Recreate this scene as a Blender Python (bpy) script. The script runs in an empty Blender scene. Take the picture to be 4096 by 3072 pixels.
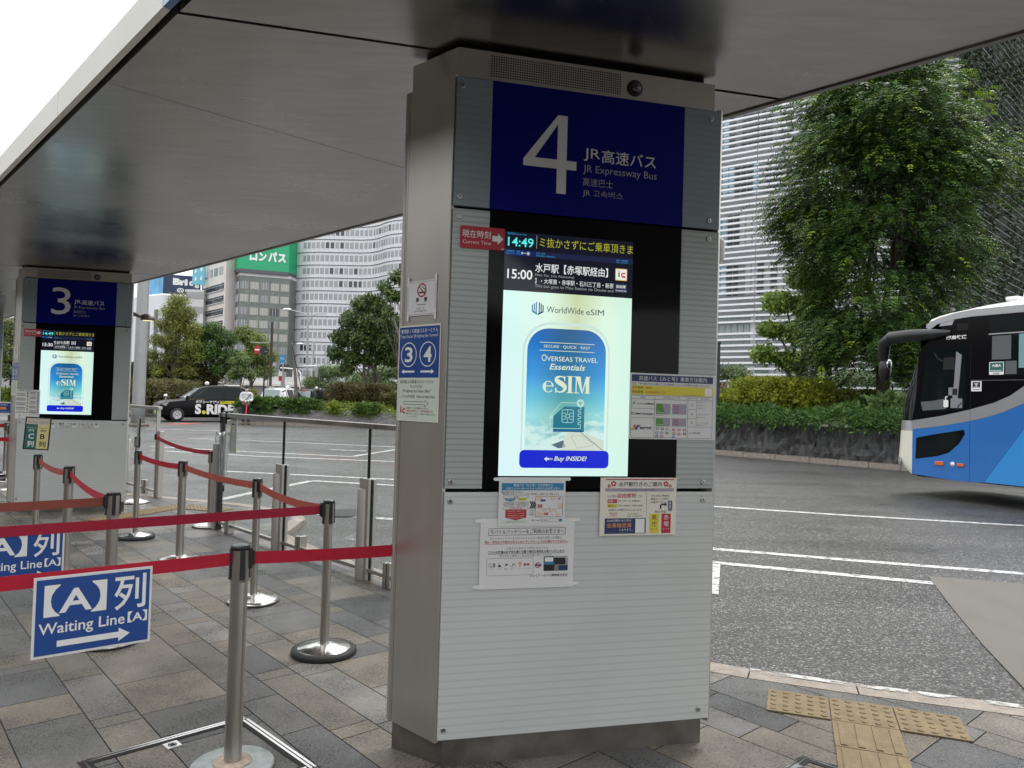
import bpy, math, random
from mathutils import Vector, Matrix
C = bpy.context.scene.collection
SC = bpy.context.scene
rnd = random.Random(7)
PI = math.pi

# ------------------------------------------------------------------ camera
cam_d = bpy.data.cameras.new("camera"); cam = bpy.data.objects.new("camera", cam_d); C.objects.link(cam)
PITCH, ROLL = math.radians(1.38), math.radians(1.65)
cr, sr, cp, sp = math.cos(ROLL), math.sin(ROLL), math.cos(PITCH), math.sin(PITCH)
RX = Vector((cr, -sp*sr, cp*sr)); UP = Vector((-sr, -sp*cr, cp*cr)); FW = Vector((0, cp, sp))
M = Matrix((RX, UP, -FW)).transposed().to_4x4(); M.translation = (0, 0, 1.5)
cam.matrix_world = M
cam_d.sensor_width = 36; cam_d.lens = 3000/4096*36; cam_d.clip_end = 3000; cam_d.clip_start = 0.02
SC.camera = cam

# ------------------------------------------------------------------ sky and sun
SUN_EL, SUN_AZ = math.radians(58), math.radians(40)      # azimuth from +Y towards +X
W = bpy.data.worlds.new("World"); SC.world = W; W.use_nodes = True
nt = W.node_tree; nt.nodes.clear()
def N(t, **k):
    n = nt.nodes.new(t)
    for a, b in k.items(): setattr(n, a, b)
    return n
sky = N('ShaderNodeTexSky', sky_type='NISHITA', sun_disc=False, sun_elevation=SUN_EL, sun_rotation=SUN_AZ, air_density=1.5, dust_density=4.0)
tc = N('ShaderNodeTexCoord'); sepx = N('ShaderNodeSeparateXYZ')
nt.links.new(tc.outputs['Generated'], sepx.inputs[0])
ramp = N('ShaderNodeMapRange'); ramp.inputs['From Min'].default_value = 0; ramp.inputs['From Max'].default_value = 1
ramp.inputs['To Min'].default_value = 11.0; ramp.inputs['To Max'].default_value = 22.0
nt.links.new(sepx.outputs['Z'], ramp.inputs['Value'])
noi = N('ShaderNodeTexNoise'); noi.inputs['Scale'].default_value = 2.2; noi.inputs['Detail'].default_value = 5
mp = N('ShaderNodeMapping'); mp.inputs['Scale'].default_value = (1, 1, 2.5)
nt.links.new(tc.outputs['Generated'], mp.inputs['Vector']); nt.links.new(mp.outputs[0], noi.inputs['Vector'])
cl = N('ShaderNodeMapRange'); cl.inputs['From Min'].default_value = .3; cl.inputs['From Max'].default_value = .7
cl.inputs['To Min'].default_value = .82; cl.inputs['To Max'].default_value = 1.12
nt.links.new(noi.outputs[0], cl.inputs['Value'])
mul = N('ShaderNodeMath', operation='MULTIPLY'); nt.links.new(ramp.outputs[0], mul.inputs[0]); nt.links.new(cl.outputs[0], mul.inputs[1])
cc = N('ShaderNodeVectorMath', operation='SCALE'); cc.inputs[0].default_value = (.97, .985, 1.0); nt.links.new(mul.outputs[0], cc.inputs['Scale'])
mix = N('ShaderNodeMix', data_type='RGBA'); mix.inputs['Factor'].default_value = .88
nt.links.new(sky.outputs[0], mix.inputs['A']); nt.links.new(cc.outputs[0], mix.inputs['B'])
bg = N('ShaderNodeBackground'); bg.inputs['Strength'].default_value = 0.13
nt.links.new(mix.outputs['Result'], bg.inputs['Color'])
wo = N('ShaderNodeOutputWorld'); nt.links.new(bg.outputs[0], wo.inputs['Surface'])
sl = bpy.data.lights.new("sun", 'SUN'); sl.energy = 1.5; sl.angle = math.radians(14); sl.color = (1, .97, .92)
so = bpy.data.objects.new("sun", sl); C.objects.link(so)
sd = Vector((math.sin(SUN_AZ)*math.cos(SUN_EL), math.cos(SUN_AZ)*math.cos(SUN_EL), math.sin(SUN_EL)))
so.rotation_euler = sd.to_track_quat('Z', 'Y').to_euler(); so.location = (0, 0, 60)
vs = SC.view_settings; vs.view_transform = 'Standard'; vs.look = 'None'; vs.exposure = 0.0; vs.gamma = 1.0; vs.use_curve_mapping = False
SC.cycles.max_bounces = 8; SC.cycles.transparent_max_bounces = 24
SC.cycles.use_denoising = True

# ------------------------------------------------------------------ materials
MATS = {}
def hexc(r, g, b):
    f = lambda c: ((c/255+.055)/1.055)**2.4 if c > 10 else c/255/12.92
    return (f(r), f(g), f(b))
def mat(name, col, rough=.6, metal=0., var=.0, vscale=4., stretch=(1, 1, 1), bump=0., bscale=40., rvar=0., coat=0., emit=None, estr=1., spec=.5, alpha=None, transl=0., attr=None, detail=4.):
    """a procedural Principled material: noise moves the colour, the roughness and the bump."""
    if name in MATS: return MATS[name]
    m = bpy.data.materials.new(name); m.use_nodes = True; MATS[name] = m
    t = m.node_tree; p = t.nodes['Principled BSDF']; L = t.links.new
    p.inputs['Base Color'].default_value = (*col, 1); p.inputs['Roughness'].default_value = rough; p.inputs['Metallic'].default_value = metal
    p.inputs['Specular IOR Level'].default_value = spec
    if coat: p.inputs['Coat Weight'].default_value = coat; p.inputs['Coat Roughness'].default_value = .06
    if emit is not None:
        p.inputs['Emission Color'].default_value = (*emit, 1); p.inputs['Emission Strength'].default_value = estr
    if alpha is not None: p.inputs['Alpha'].default_value = alpha
    if var or rvar or bump or attr:
        tc = t.nodes.new('ShaderNodeTexCoord'); mp = t.nodes.new('ShaderNodeMapping'); mp.inputs['Scale'].default_value = stretch
        L(tc.outputs['Object'], mp.inputs['Vector'])
        base = None
        if attr:
            a = t.nodes.new('ShaderNodeAttribute'); a.attribute_name = attr; base = a.outputs['Color']
        if var or rvar:
            n = t.nodes.new('ShaderNodeTexNoise'); n.inputs['Scale'].default_value = vscale; n.inputs['Detail'].default_value = detail
            n.inputs['Roughness'].default_value = .62
            L(mp.outputs[0], n.inputs['Vector'])
            if var:
                r = t.nodes.new('ShaderNodeMapRange'); r.inputs['From Min'].default_value = .3; r.inputs['From Max'].default_value = .7
                r.inputs['To Min'].default_value = 1-var; r.inputs['To Max'].default_value = 1+var
                L(n.outputs[0], r.inputs['Value'])
                s = t.nodes.new('ShaderNodeVectorMath'); s.operation = 'SCALE'; s.inputs[0].default_value = col
                if base: L(base, s.inputs[0])
                L(r.outputs[0], s.inputs['Scale']); base = s.outputs[0]
            if rvar:
                r = t.nodes.new('ShaderNodeMapRange'); r.inputs['From Min'].default_value = .3; r.inputs['From Max'].default_value = .7
                r.inputs['To Min'].default_value = max(.02, rough-rvar); r.inputs['To Max'].default_value = min(1, rough+rvar)
                L(n.outputs[0], r.inputs['Value']); L(r.outputs[0], p.inputs['Roughness'])
        if base: L(base, p.inputs['Base Color'])
        if bump:
            n2 = t.nodes.new('ShaderNodeTexNoise'); n2.inputs['Scale'].default_value = bscale; n2.inputs['Detail'].default_value = 3
            L(mp.outputs[0], n2.inputs['Vector'])
            b = t.nodes.new('ShaderNodeBump'); b.inputs['Strength'].default_value = bump; b.inputs['Distance'].default_value = .01
            L(n2.outputs[0], b.inputs['Height']); L(b.outputs[0], p.inputs['Normal'])
    if transl:
        o = t.nodes['Material Output']; tr = t.nodes.new('ShaderNodeBsdfTranslucent'); tr.inputs['Color'].default_value = (*col, 1)
        if (var or attr) and base: L(base, tr.inputs['Color'])
        mx = t.nodes.new('ShaderNodeMixShader'); mx.inputs[0].default_value = transl
        L(p.outputs[0], mx.inputs[1]); L(tr.outputs[0], mx.inputs[2]); L(mx.outputs[0], o.inputs['Surface'])
    return m
def glass(name, tint=(.93, .97, .95), rough=.0, refl=.08, opa=.0):
    """thin pane: mostly transparent, fresnel reflection"""
    if name in MATS: return MATS[name]
    m = bpy.data.materials.new(name); m.use_nodes = True; MATS[name] = m
    t = m.node_tree; t.nodes.clear(); L = t.links.new
    o = t.nodes.new('ShaderNodeOutputMaterial'); tr = t.nodes.new('ShaderNodeBsdfTransparent'); tr.inputs[0].default_value = (*tint, 1)
    g = t.nodes.new('ShaderNodeBsdfGlossy'); g.inputs['Roughness'].default_value = .02+rough; g.inputs[0].default_value = (1, 1, 1, 1)
    lw = t.nodes.new('ShaderNodeLayerWeight'); lw.inputs[0].default_value = .25
    mr = t.nodes.new('ShaderNodeMapRange'); mr.inputs['To Min'].default_value = refl*.15; mr.inputs['To Max'].default_value = min(1, refl*2.2)
    L(lw.outputs['Fresnel'], mr.inputs['Value'])
    mx = t.nodes.new('ShaderNodeMixShader'); L(mr.outputs[0], mx.inputs[0]); L(tr.outputs[0], mx.inputs[1]); L(g.outputs[0], mx.inputs[2])
    last = mx.outputs[0]
    if opa:
        d = t.nodes.new('ShaderNodeBsdfDiffuse'); d.inputs[0].default_value = (.8, .82, .82, 1)
        m2 = t.nodes.new('ShaderNodeMixShader'); m2.inputs[0].default_value = opa; L(last, m2.inputs[1]); L(d.outputs[0], m2.inputs[2]); last = m2.outputs[0]
    L(last, o.inputs['Surface'])
    return m
def screen_mat(name, build):
    m = bpy.data.materials.new(name); m.use_nodes = True; t = m.node_tree; t.nodes.clear()
    o = t.nodes.new('ShaderNodeOutputMaterial'); e = t.nodes.new('ShaderNodeEmission')
    g = t.nodes.new('ShaderNodeBsdfGlossy'); g.inputs['Roughness'].default_value = .08; g.inputs[0].default_value = (.03, .03, .03, 1)
    a = t.nodes.new('ShaderNodeAddShader'); t.links.new(e.outputs[0], a.inputs[0]); t.links.new(g.outputs[0], a.inputs[1]); t.links.new(a.outputs[0], o.inputs[0])
    c = build(t)
    if isinstance(c, tuple): e.inputs[0].default_value = (*c, 1)
    else: t.links.new(c, e.inputs[0])
    MATS[name] = m; return m

# ------------------------------------------------------------------ mesh helpers
_TXT = {}
def glyphs(s, bold=0., shear=0., res=3):
    k = (s, bold, shear, res)
    if k not in _TXT:
        c = bpy.data.curves.new('t', 'FONT'); c.body = s; c.resolution_u = res; c.offset = bold; c.shear = shear
        o = bpy.data.objects.new('t', c); me = bpy.data.meshes.new_from_object(o)
        vs = [tuple(v.co) for v in me.vertices]; fs = [tuple(p.vertices) for p in me.polygons]
        xs = [v[0] for v in vs]; ys = [v[1] for v in vs]
        _TXT[k] = (vs, fs, (min(xs), min(ys), max(xs), max(ys)))
        bpy.data.objects.remove(o); bpy.data.curves.remove(c); bpy.data.meshes.remove(me)
    return _TXT[k]
class MB:
    def __init__(s, off=(0, 0, 0)): s.v = []; s.f = []; s.m = []; s.s = []; s.col = []; s.off = Vector(off); s.usecol = False
    def add(s, vs, fs, m=0, smooth=False, col=None):
        n = len(s.v); s.v += [Vector(v) for v in vs]
        for f in fs: s.f.append(tuple(i+n for i in f)); s.m.append(m); s.s.append(smooth); s.col.append(col)
        if col: s.usecol = True
        return s
    def box(s, x0, y0, z0, x1, y1, z1, m=0, col=None):
        v = [(x0, y0, z0), (x1, y0, z0), (x1, y1, z0), (x0, y1, z0), (x0, y0, z1), (x1, y0, z1), (x1, y1, z1), (x0, y1, z1)]
        return s.add(v, [(3, 2, 1, 0), (4, 5, 6, 7), (0, 1, 5, 4), (1, 2, 6, 5), (2, 3, 7, 6), (3, 0, 4, 7)], m, False, col)
    def bar(s, a, b, w, h, m=0, up=(0, 0, 1), col=None):
        a, b = Vector(a), Vector(b); d = (b-a).normalized(); u = Vector(up)
        x = d.cross(u).normalized()*w/2; u = x.cross(d).normalized()*h/2
        v = [a-x-u, a+x-u, a+x+u, a-x+u, b-x-u, b+x-u, b+x+u, b-x+u]
        return s.add(v, [(0, 1, 2, 3), (7, 6, 5, 4), (1, 0, 4, 5), (2, 1, 5, 6), (3, 2, 6, 7), (0, 3, 7, 4)], m, False, col)
    def prism(s, pts, z0, z1, m=0, smooth=False):          # XY polygon (ccw), up in Z
        n = len(pts); zz = (lambda p, z: z(p) if callable(z) else z)
        v = [(x, y, zz((x, y), z0)) for x, y in pts]+[(x, y, zz((x, y), z1)) for x, y in pts]
        s.add(v, [tuple(range(n-1, -1, -1)), tuple(range(n, 2*n))], m)
        return s.add(v, [(i, (i+1) % n, n+(i+1) % n, n+i) for i in range(n)], m, smooth)
    def slab(s, pts, y0, y1, m=0, smooth=False):           # XZ polygon (ccw seen from -Y), y0<y1
        n = len(pts); v = [(x, y0, z) for x, z in pts]+[(x, y1, z) for x, z in pts]
        s.add(v, [tuple(range(n)), tuple(range(2*n-1, n-1, -1))], m)
        return s.add(v, [((i+1) % n, i, n+i, n+(i+1) % n) for i in range(n)], m, smooth)
    def rect(s, x0, z0, x1, z1, y, m=0): return s.add([(x0, y, z0), (x1, y, z0), (x1, y, z1), (x0, y, z1)], [(0, 1, 2, 3)], m)
    def face(s, pts, y, m=0): return s.add([(x, y, z) for x, z in pts], [tuple(range(len(pts)))], m)
    def frame(s, x0, z0, x1, z1, w, y, m=0):
        s.rect(x0, z0, x1, z0+w, y, m); s.rect(x0, z1-w, x1, z1, y, m); s.rect(x0, z0+w, x0+w, z1-w, y, m); return s.rect(x1-w, z0+w, x1, z1-w, y, m)
    def ring(s, cx, cz, r0, r1, y, m=0, n=28, sx=1., a0=0., a1=2*PI):
        v = []
        for i in range(n+1):
            a = a0+(a1-a0)*i/n; v += [(cx+sx*r0*math.cos(a), y, cz+r0*math.sin(a)), (cx+sx*r1*math.cos(a), y, cz+r1*math.sin(a))]
        return s.add(v, [(2*i, 2*i+1, 2*i+3, 2*i+2) for i in range(n)], m)
    def disc(s, cx, cz, r, y, m=0, n=24, sx=1.): return s.face([(cx+sx*r*math.cos(2*PI*i/n), cz+r*math.sin(2*PI*i/n)) for i in range(n)], y, m)
    def line(s, pts, w, y, m=0):
        for (x0, z0), (x1, z1) in zip(pts, pts[1:]):
            d = math.hypot(x1-x0, z1-z0) or 1; nx, nz = -(z1-z0)/d*w/2, (x1-x0)/d*w/2
            s.add([(x0-nx, y, z0-nz), (x1-nx, y, z1-nz), (x1+nx, y, z1+nz), (x0+nx, y, z0+nz)], [(0, 1, 2, 3)], m)
        return s
    def text(s, t, x0, z0, x1, z1, y, m=0, bold=0., shear=0., res=3, tilt=0.):   # fits the words into the box
        vs, fs, (a, b, c, d) = glyphs(t, bold, shear, res)
        kx, kz = (x1-x0)/(c-a), (z1-z0)/(d-b)
        return s.add([(x0+(v[0]-a)*kx, y, z0+(v[1]-b)*kz+tilt*(v[0]-a)*kx) for v in vs], fs, m)
    def lathe(s, prof, c=(0, 0, 0), seg=24, m=0, smooth=True, a0=0., a1=2*PI, caps=True):
        full = abs(a1-a0-2*PI) < 1e-6; k = seg if full else seg+1; v = []
        for r, z in prof:
            for i in range(k):
                a = a0+(a1-a0)*i/seg; v.append((c[0]+r*math.cos(a), c[1]+r*math.sin(a), c[2]+z))
        fs = []
        for j in range(len(prof)-1):
            for i in range(seg):
                i2 = (i+1) % k; fs.append((j*k+i, j*k+i2, (j+1)*k+i2, (j+1)*k+i))
        s.add(v, fs, m, smooth)
        if full and caps:
            b = len(s.v)-len(v)
            if prof[0][0] > 1e-4: s.f.append(tuple(b+i for i in range(k-1, -1, -1))); s.m.append(m); s.s.append(False); s.col.append(None)
            if prof[-1][0] > 1e-4: s.f.append(tuple(b+(len(prof)-1)*k+i for i in range(k))); s.m.append(m); s.s.append(False); s.col.append(None)
        return s
    def tube(s, path, r, seg=8, m=0, smooth=True, cap=True, col=None):
        P = [Vector(p) for p in path]; n = len(P); R = r if isinstance(r, (list, tuple)) else [r]*n; v = []
        ref = None
        for i in range(n):
            d = (P[min(i+1, n-1)]-P[max(i-1, 0)]).normalized()
            if ref is None: ref = d.orthogonal().normalized()
            ref = (ref-d*ref.dot(d)); ref = ref.normalized() if ref.length > 1e-6 else d.orthogonal().normalized()
            w = d.cross(ref)
            for j in range(seg):
                a = 2*PI*j/seg; v.append(P[i]+(ref*math.cos(a)+w*math.sin(a))*R[i])
        fs = [(i*seg+j, i*seg+(j+1) % seg, (i+1)*seg+(j+1) % seg, (i+1)*seg+j) for i in range(n-1) for j in range(seg)]
        s.add(v, fs, m, smooth, col)
        if cap: s.add(v[:seg], [tuple(range(seg-1, -1, -1))], m, False, col); s.add(v[-seg:], [tuple(range(seg))], m, False, col)
        return s
    def sphere(s, c, r, m=0, seg=16, rings=10, sc=(1, 1, 1), z0=-1., col=None):
        v = []; k = seg; t0 = math.asin(max(-1, z0))
        for j in range(rings+1):
            t = t0+(PI/2-t0)*j/rings
            for i in range(seg):
                a = 2*PI*i/seg; v.append((c[0]+sc[0]*r*math.cos(t)*math.cos(a), c[1]+sc[1]*r*math.cos(t)*math.sin(a), c[2]+sc[2]*r*math.sin(t)))
        return s.add(v, [(j*k+i, j*k+(i+1) % k, (j+1)*k+(i+1) % k, (j+1)*k+i) for j in range(rings) for i in range(seg)], m, True, col)
    def mesh(s, name, mats):
        me = bpy.data.meshes.new(name); me.from_pydata([v+s.off for v in s.v], [], s.f)
        for m in (mats if isinstance(mats, (list, tuple)) else [mats]): me.materials.append(MATS[m] if isinstance(m, str) else m)
        me.polygons.foreach_set('material_index', s.m); me.polygons.foreach_set('use_smooth', s.s)
        if s.usecol:
            ca = me.color_attributes.new('tone', 'FLOAT_COLOR', 'CORNER'); d = []
            for f, c in zip(s.f, s.col): d += list((*(c or (.5, .5, .5)), 1))*len(f)
            ca.data.foreach_set('color', d)
        me.update(); return me
    def build(s, name, mats, parent=None, bevel=0., loc=None, rotz=0., label=None, cat=None, group=None, kind=None):
        o = bpy.data.objects.new(name, s.mesh(name, mats)); C.objects.link(o)
        if parent: o.parent = parent
        if loc: o.location = loc
        if rotz: o.rotation_euler = (0, 0, rotz)
        if bevel:
            b = o.modifiers.new('bevel', 'BEVEL'); b.width = bevel; b.segments = 2; b.limit_method = 'ANGLE'; b.angle_limit = math.radians(40)
        tag(o, label, cat, group, kind); return o
def tag(o, label=None, cat=None, group=None, kind=None):
    for k, v in (('label', label), ('category', cat), ('group', group), ('kind', kind)):
        if v: o[k] = v
    return o
def thing(name, label, cat, loc=(0, 0, 0), rotz=0., group=None):
    o = bpy.data.objects.new(name, None); C.objects.link(o); o.location = loc; o.rotation_euler = (0, 0, rotz); o.empty_display_size = .2
    return tag(o, label, cat, group)
def dup(root, loc, rotz=0., label=None, scale=None):
    r = root.copy(); C.objects.link(r); r.location = loc; r.rotation_euler = (0, 0, rotz)
    if label: r['label'] = label
    if scale: r.scale = scale
    for ch in list(root.children):
        c = ch.copy(); C.objects.link(c); c.parent = r
        for g2 in ch.children:
            d = g2.copy(); C.objects.link(d); d.parent = c
    return r
def rrect(x0, z0, x1, z1, r, n=5):
    p = []
    for cx, cz, a in ((x1-r, z0+r, -PI/2), (x1-r, z1-r, 0), (x0+r, z1-r, PI/2), (x0+r, z0+r, PI)):
        for i in range(n+1): t = a+PI/2*i/n; p.append((cx+r*math.cos(t), cz+r*math.sin(t)))
    return p
def arrow(x0, z, x1, w, hw, hl):                      # flat arrow from x0 to x1
    s = 1 if x1 > x0 else -1; p = [(x0, z-w/2), (x1-s*hl, z-w/2), (x1-s*hl, z-hw/2), (x1, z), (x1-s*hl, z+hw/2), (x1-s*hl, z+w/2), (x0, z+w/2)]
    return p if s > 0 else p[::-1]
def ZR(y): return -.13+.008*y                        # the road rises gently away from the platform

mat('steel', (.50, .475, .44), .33, 1., var=.10, vscale=2.5, stretch=(1, 1, .25), rvar=.09)
mat('steel_side', (.56, .53, .485), .40, .86, var=.10, vscale=2.0, stretch=(1, 1, .3), rvar=.05, bump=.03, bscale=180); mat('steel_satin', (.50, .48, .45), .45, .65, var=.08, vscale=3, stretch=(1, 1, .3))
mat('steel_dark', (.25, .235, .215), .45, .9, var=.25, vscale=6, rvar=.12)
mat('steel_bright', (.72, .71, .69), .2, 1., var=.08, vscale=9, rvar=.08)
mat('black_plastic', (.012, .012, .013), .45)
mat('rubber', (.015, .015, .016), .6, bump=.1, bscale=60)
mat('black_glass', (.003, .003, .004), .08, spec=.14)
mat('gap_dark', (.01, .01, .011), .8)
mat('white_paper', (.72, .72, .71), .55, var=.03, vscale=3)
mat('cream_paper', (.78, .74, .65), .5, var=.03, vscale=3)
mat('ink_black', (.015, .015, .017), .5); mat('ink_white', (.82, .82, .80), .5); mat('ink_grey', (.22, .22, .23), .5)
mat('ink_blue', (.010, .062, .27), .4); mat('ink_navy', (.02, .035, .13), .45); mat('ink_red', (.45, .02, .035), .45)
mat('ink_yellow', (.72, .60, .05), .45); mat('ink_orange', (.75, .30, .08), .45); mat('ink_green', (.10, .28, .05), .45)
mat('ink_cyan', (.03, .22, .42), .45); mat('ink_pale_green', (.62, .68, .58), .45); mat('ink_mauve', (.36, .33, .42), .5); mat('ink_peach', (.72, .55, .45), .5)
mat('tape_white', (.78, .78, .76), .45)
# ------------------------------------------------------------------ ground: pavement, kerb, road
DA = Vector((-.6626, .749)); MA = Vector((.749, .6626))            # paving runs along DA, courses step along MA
KERB = [(-30, 22.0), (-9.5, 12.55), (-5.24, 10.93), (-3.6, 10.3), (-2.72, 9.72), (-2.47, 9.2), (-2.42, 8.2), (-1.72, 7.25), (-.95, 6.42), (-.4, 5.75), (.5, 4.95), (1.0, 4.56), (1.42, 4.36), (1.94, 4.17), (2.70, 3.93), (4.5, 3.36), (9, 2.0)]
KW = .16
def inner(P, w):
    out = []
    for i, p in enumerate(P):
        a = Vector(P[max(i-1, 0)]); b = Vector(P[min(i+1, len(P)-1)]); d = (b-a).normalized()
        out.append((p[0]+d.y*w, p[1]-d.x*w))
    return out
KIN = inner(KERB, KW)
def clipx(poly, x, keep_less):
    out = []
    for i, p in enumerate(poly):
        q = poly[(i+1) % len(poly)]; ip = (p[0] <= x) == keep_less; iq = (q[0] <= x) == keep_less
        if ip: out.append(p)
        if ip != iq: t = (x-p[0])/(q[0]-p[0]); out.append((x, p[1]+t*(q[1]-p[1])))
    return out
def cliplow(poly, a, b):                          # keep what lies below the line a-b
    f = lambda p: p[1]-(a[1]+(b[1]-a[1])*(p[0]-a[0])/(b[0]-a[0])); out = []
    for i, p in enumerate(poly):
        q = poly[(i+1) % len(poly)]; u, v = f(p), f(q)
        if u <= 0: out.append(p)
        if (u <= 0) != (v <= 0): t = u/(u-v); out.append((p[0]+t*(q[0]-p[0]), p[1]+t*(q[1]-p[1])))
    return out
KX = []
for p in KIN:
    if not KX or p[0] > KX[-1][0]+.02: KX.append(p)
pave = MB(); trnd = random.Random(21)
TONES = [((.208, .175, .135), 3), ((.185, .163, .132), 5), ((.150, .145, .136), 4), ((.112, .111, .110), 4), ((.072, .073, .076), 2), ((.210, .198, .180), 3), ((.180, .160, .128), 3)]
TL = [c for c, w in TONES for _ in range(w)]
# square tactile slabs lie in these places: the paving stops round them by being lower
m = -6.0; bounds = [-6.0]
fixed = [.27, .57, .877, 1.075, 1.485, 1.677, 1.877, 2.08, 2.49, 2.69]
while m < .2: m += trnd.choice((.2, .3, .4, .3)); bounds.append(m)
bounds = [b for b in bounds if b < .16]+fixed
m = 2.69
while m < 8.5: m += trnd.choice((.2, .3, .41, .2)); bounds.append(m)
for m0, m1 in zip(bounds, bounds[1:]):
    a = -6-trnd.random()
    while a < 24:
        l = trnd.choice((.11, .2, .3, .45, .45, .6, .75))*1.0; tone = trnd.choice(TL); g = .0028
        k = trnd.uniform(.70, .93); tone = tuple(c*k for c in tone)
        q = [tuple(DA*aa+MA*mm) for aa, mm in ((a+g, m0+g), (a+g, m1-g), (a+l-g, m1-g), (a+l-g, m0+g))]
        a += l
        xs = [p[0] for p in q]; ys = [p[1] for p in q]
        if max(ys) < -.5 or max(xs) < -14 or min(xs) > 8 or min(ys) > 15: continue
        for e0, e1 in zip(KX, KX[1:]):
            if e1[0] < min(xs) or e0[0] > max(xs): continue
            pl = clipx(clipx(q, e0[0], False), e1[0], True) if (e0[0] > min(xs) or e1[0] < max(xs)) else q
            if len(pl) > 2: pl = cliplow(pl, e0, e1)
            if len(pl) > 2:
                if sum(pl[i][0]*pl[(i+1) % len(pl)][1]-pl[(i+1) % len(pl)][0]*pl[i][1] for i in range(len(pl))) < 0: pl = pl[::-1]
                pave.add([(x, y, 0) for x, y in pl], [tuple(range(len(pl)))], 0, False, tone)
def tile_mat():
    m = mat('paving_stone', (.2, .2, .2), .36, var=.42, vscale=70, attr='tone', rvar=.12, bump=.55, bscale=150, detail=3)
    t = m.node_tree; p = t.nodes['Principled BSDF']
    tc = [n for n in t.nodes if n.type == 'TEX_COORD'][0]
    n = t.nodes.new('ShaderNodeTexNoise'); n.inputs['Scale'].default_value = 2.6; n.inputs['Detail'].default_value = 6; n.inputs['Roughness'].default_value = .6
    t.links.new(tc.outputs['Object'], n.inputs['Vector'])
    r = t.nodes.new('ShaderNodeMapRange'); r.inputs['From Min'].default_value = .35; r.inputs['From Max'].default_value = .68; r.inputs['To Min'].default_value = .62; r.inputs['To Max'].default_value = 1.28
    t.links.new(n.outputs[0], r.inputs['Value'])
    src = p.inputs['Base Color'].links[0].from_socket
    s = t.nodes.new('ShaderNodeVectorMath'); s.operation = 'SCALE'; t.links.new(src, s.inputs[0]); t.links.new(r.outputs[0], s.inputs['Scale']); t.links.new(s.outputs[0], p.inputs['Base Color'])
    # damp patches are smoother
    src = p.inputs['Roughness'].links[0].from_socket
    d = t.nodes.new('ShaderNodeMapRange'); d.inputs['From Min'].default_value = .42; d.inputs['From Max'].default_value = .58; d.inputs['To Min'].default_value = .72; d.inputs['To Max'].default_value = 1.15
    t.links.new(n.outputs[0], d.inputs['Value'])
    q = t.nodes.new('ShaderNodeMath'); q.operation = 'MULTIPLY'; t.links.new(src, q.inputs[0]); t.links.new(d.outputs[0], q.inputs[1]); t.links.new(q.outputs[0], p.inputs['Roughness'])
tile_mat()
pave.build('pavement', 'paving_stone', kind='structure')
bed = MB(); mat('joint_mortar', (.035, .034, .032), .9)
BK = [(x, y) for x, y in KERB if x >= -14]
KSIM = inner(KERB, .04)
bed.prism([(-30, -30), (9, -30)]+[(x, y) for x, y in reversed(KSIM)], -.3, -.006)
bed.build('pavement_bed', 'joint_mortar', kind='structure')
# kerb stones
mat('kerb_stone', (.30, .255, .215), .7, var=.25, vscale=14, bump=.5, bscale=90, detail=8)
kb = MB(); acc = 0
for i in range(len(KERB)-1):
    a, b, ai, bi = [Vector(p) for p in (KERB[i], KERB[i+1], KIN[i], KIN[i+1])]
    L = (b-a).length; n = max(1, round(L/.75))
    for k in range(n):
        t0, t1 = k/n, (k+1)/n; g = .004/L
        q = [a.lerp(b, t0+g), ai.lerp(bi, t0+g), ai.lerp(bi, t1-g), a.lerp(b, t1-g)]
        kb.prism([tuple(p) for p in q], -.35, .003)
kb.build('kerb', 'kerb_stone', kind='structure', bevel=.008)
# worn white paint along the kerb of the near bay
def worn(name, col, lo=.36, hi=.5, scale=9):
    m = mat(name, col, .65, var=.12, vscale=30); t = m.node_tree; p = t.nodes['Principled BSDF']; o = t.nodes['Material Output']
    tc = [n for n in t.nodes if n.type == 'TEX_COORD'][0]
    n = t.nodes.new('ShaderNodeTexNoise'); n.inputs['Scale'].default_value = scale; n.inputs['Detail'].default_value = 8; n.inputs['Roughness'].default_value = .75
    t.links.new(tc.outputs['Object'], n.inputs['Vector'])
    r = t.nodes.new('ShaderNodeMapRange'); r.inputs['From Min'].default_value = lo; r.inputs['From Max'].default_value = hi
    t.links.new(n.outputs[0], r.inputs['Value']); t.links.new(r.outputs[0], p.inputs['Alpha'])
worn('kerb_paint', (.52, .52, .50), .44, .56, 6); worn('road_paint', (.50, .50, .49), .36, .50, 13); worn('red_paint', (.55, .06, .05), .2, .4, 5)
kp = MB(); kq = inner(KERB, .055)
for i in range(11, 15):
    if i == 11: continue
    kp.add([(*KERB[i], .0075), (*kq[i], .0075), (*kq[i+1], .0075), (*KERB[i+1], .0075)], [(0, 1, 2, 3)])
kp.build('kerb_paint_line', 'kerb_paint', kind='structure')
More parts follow.
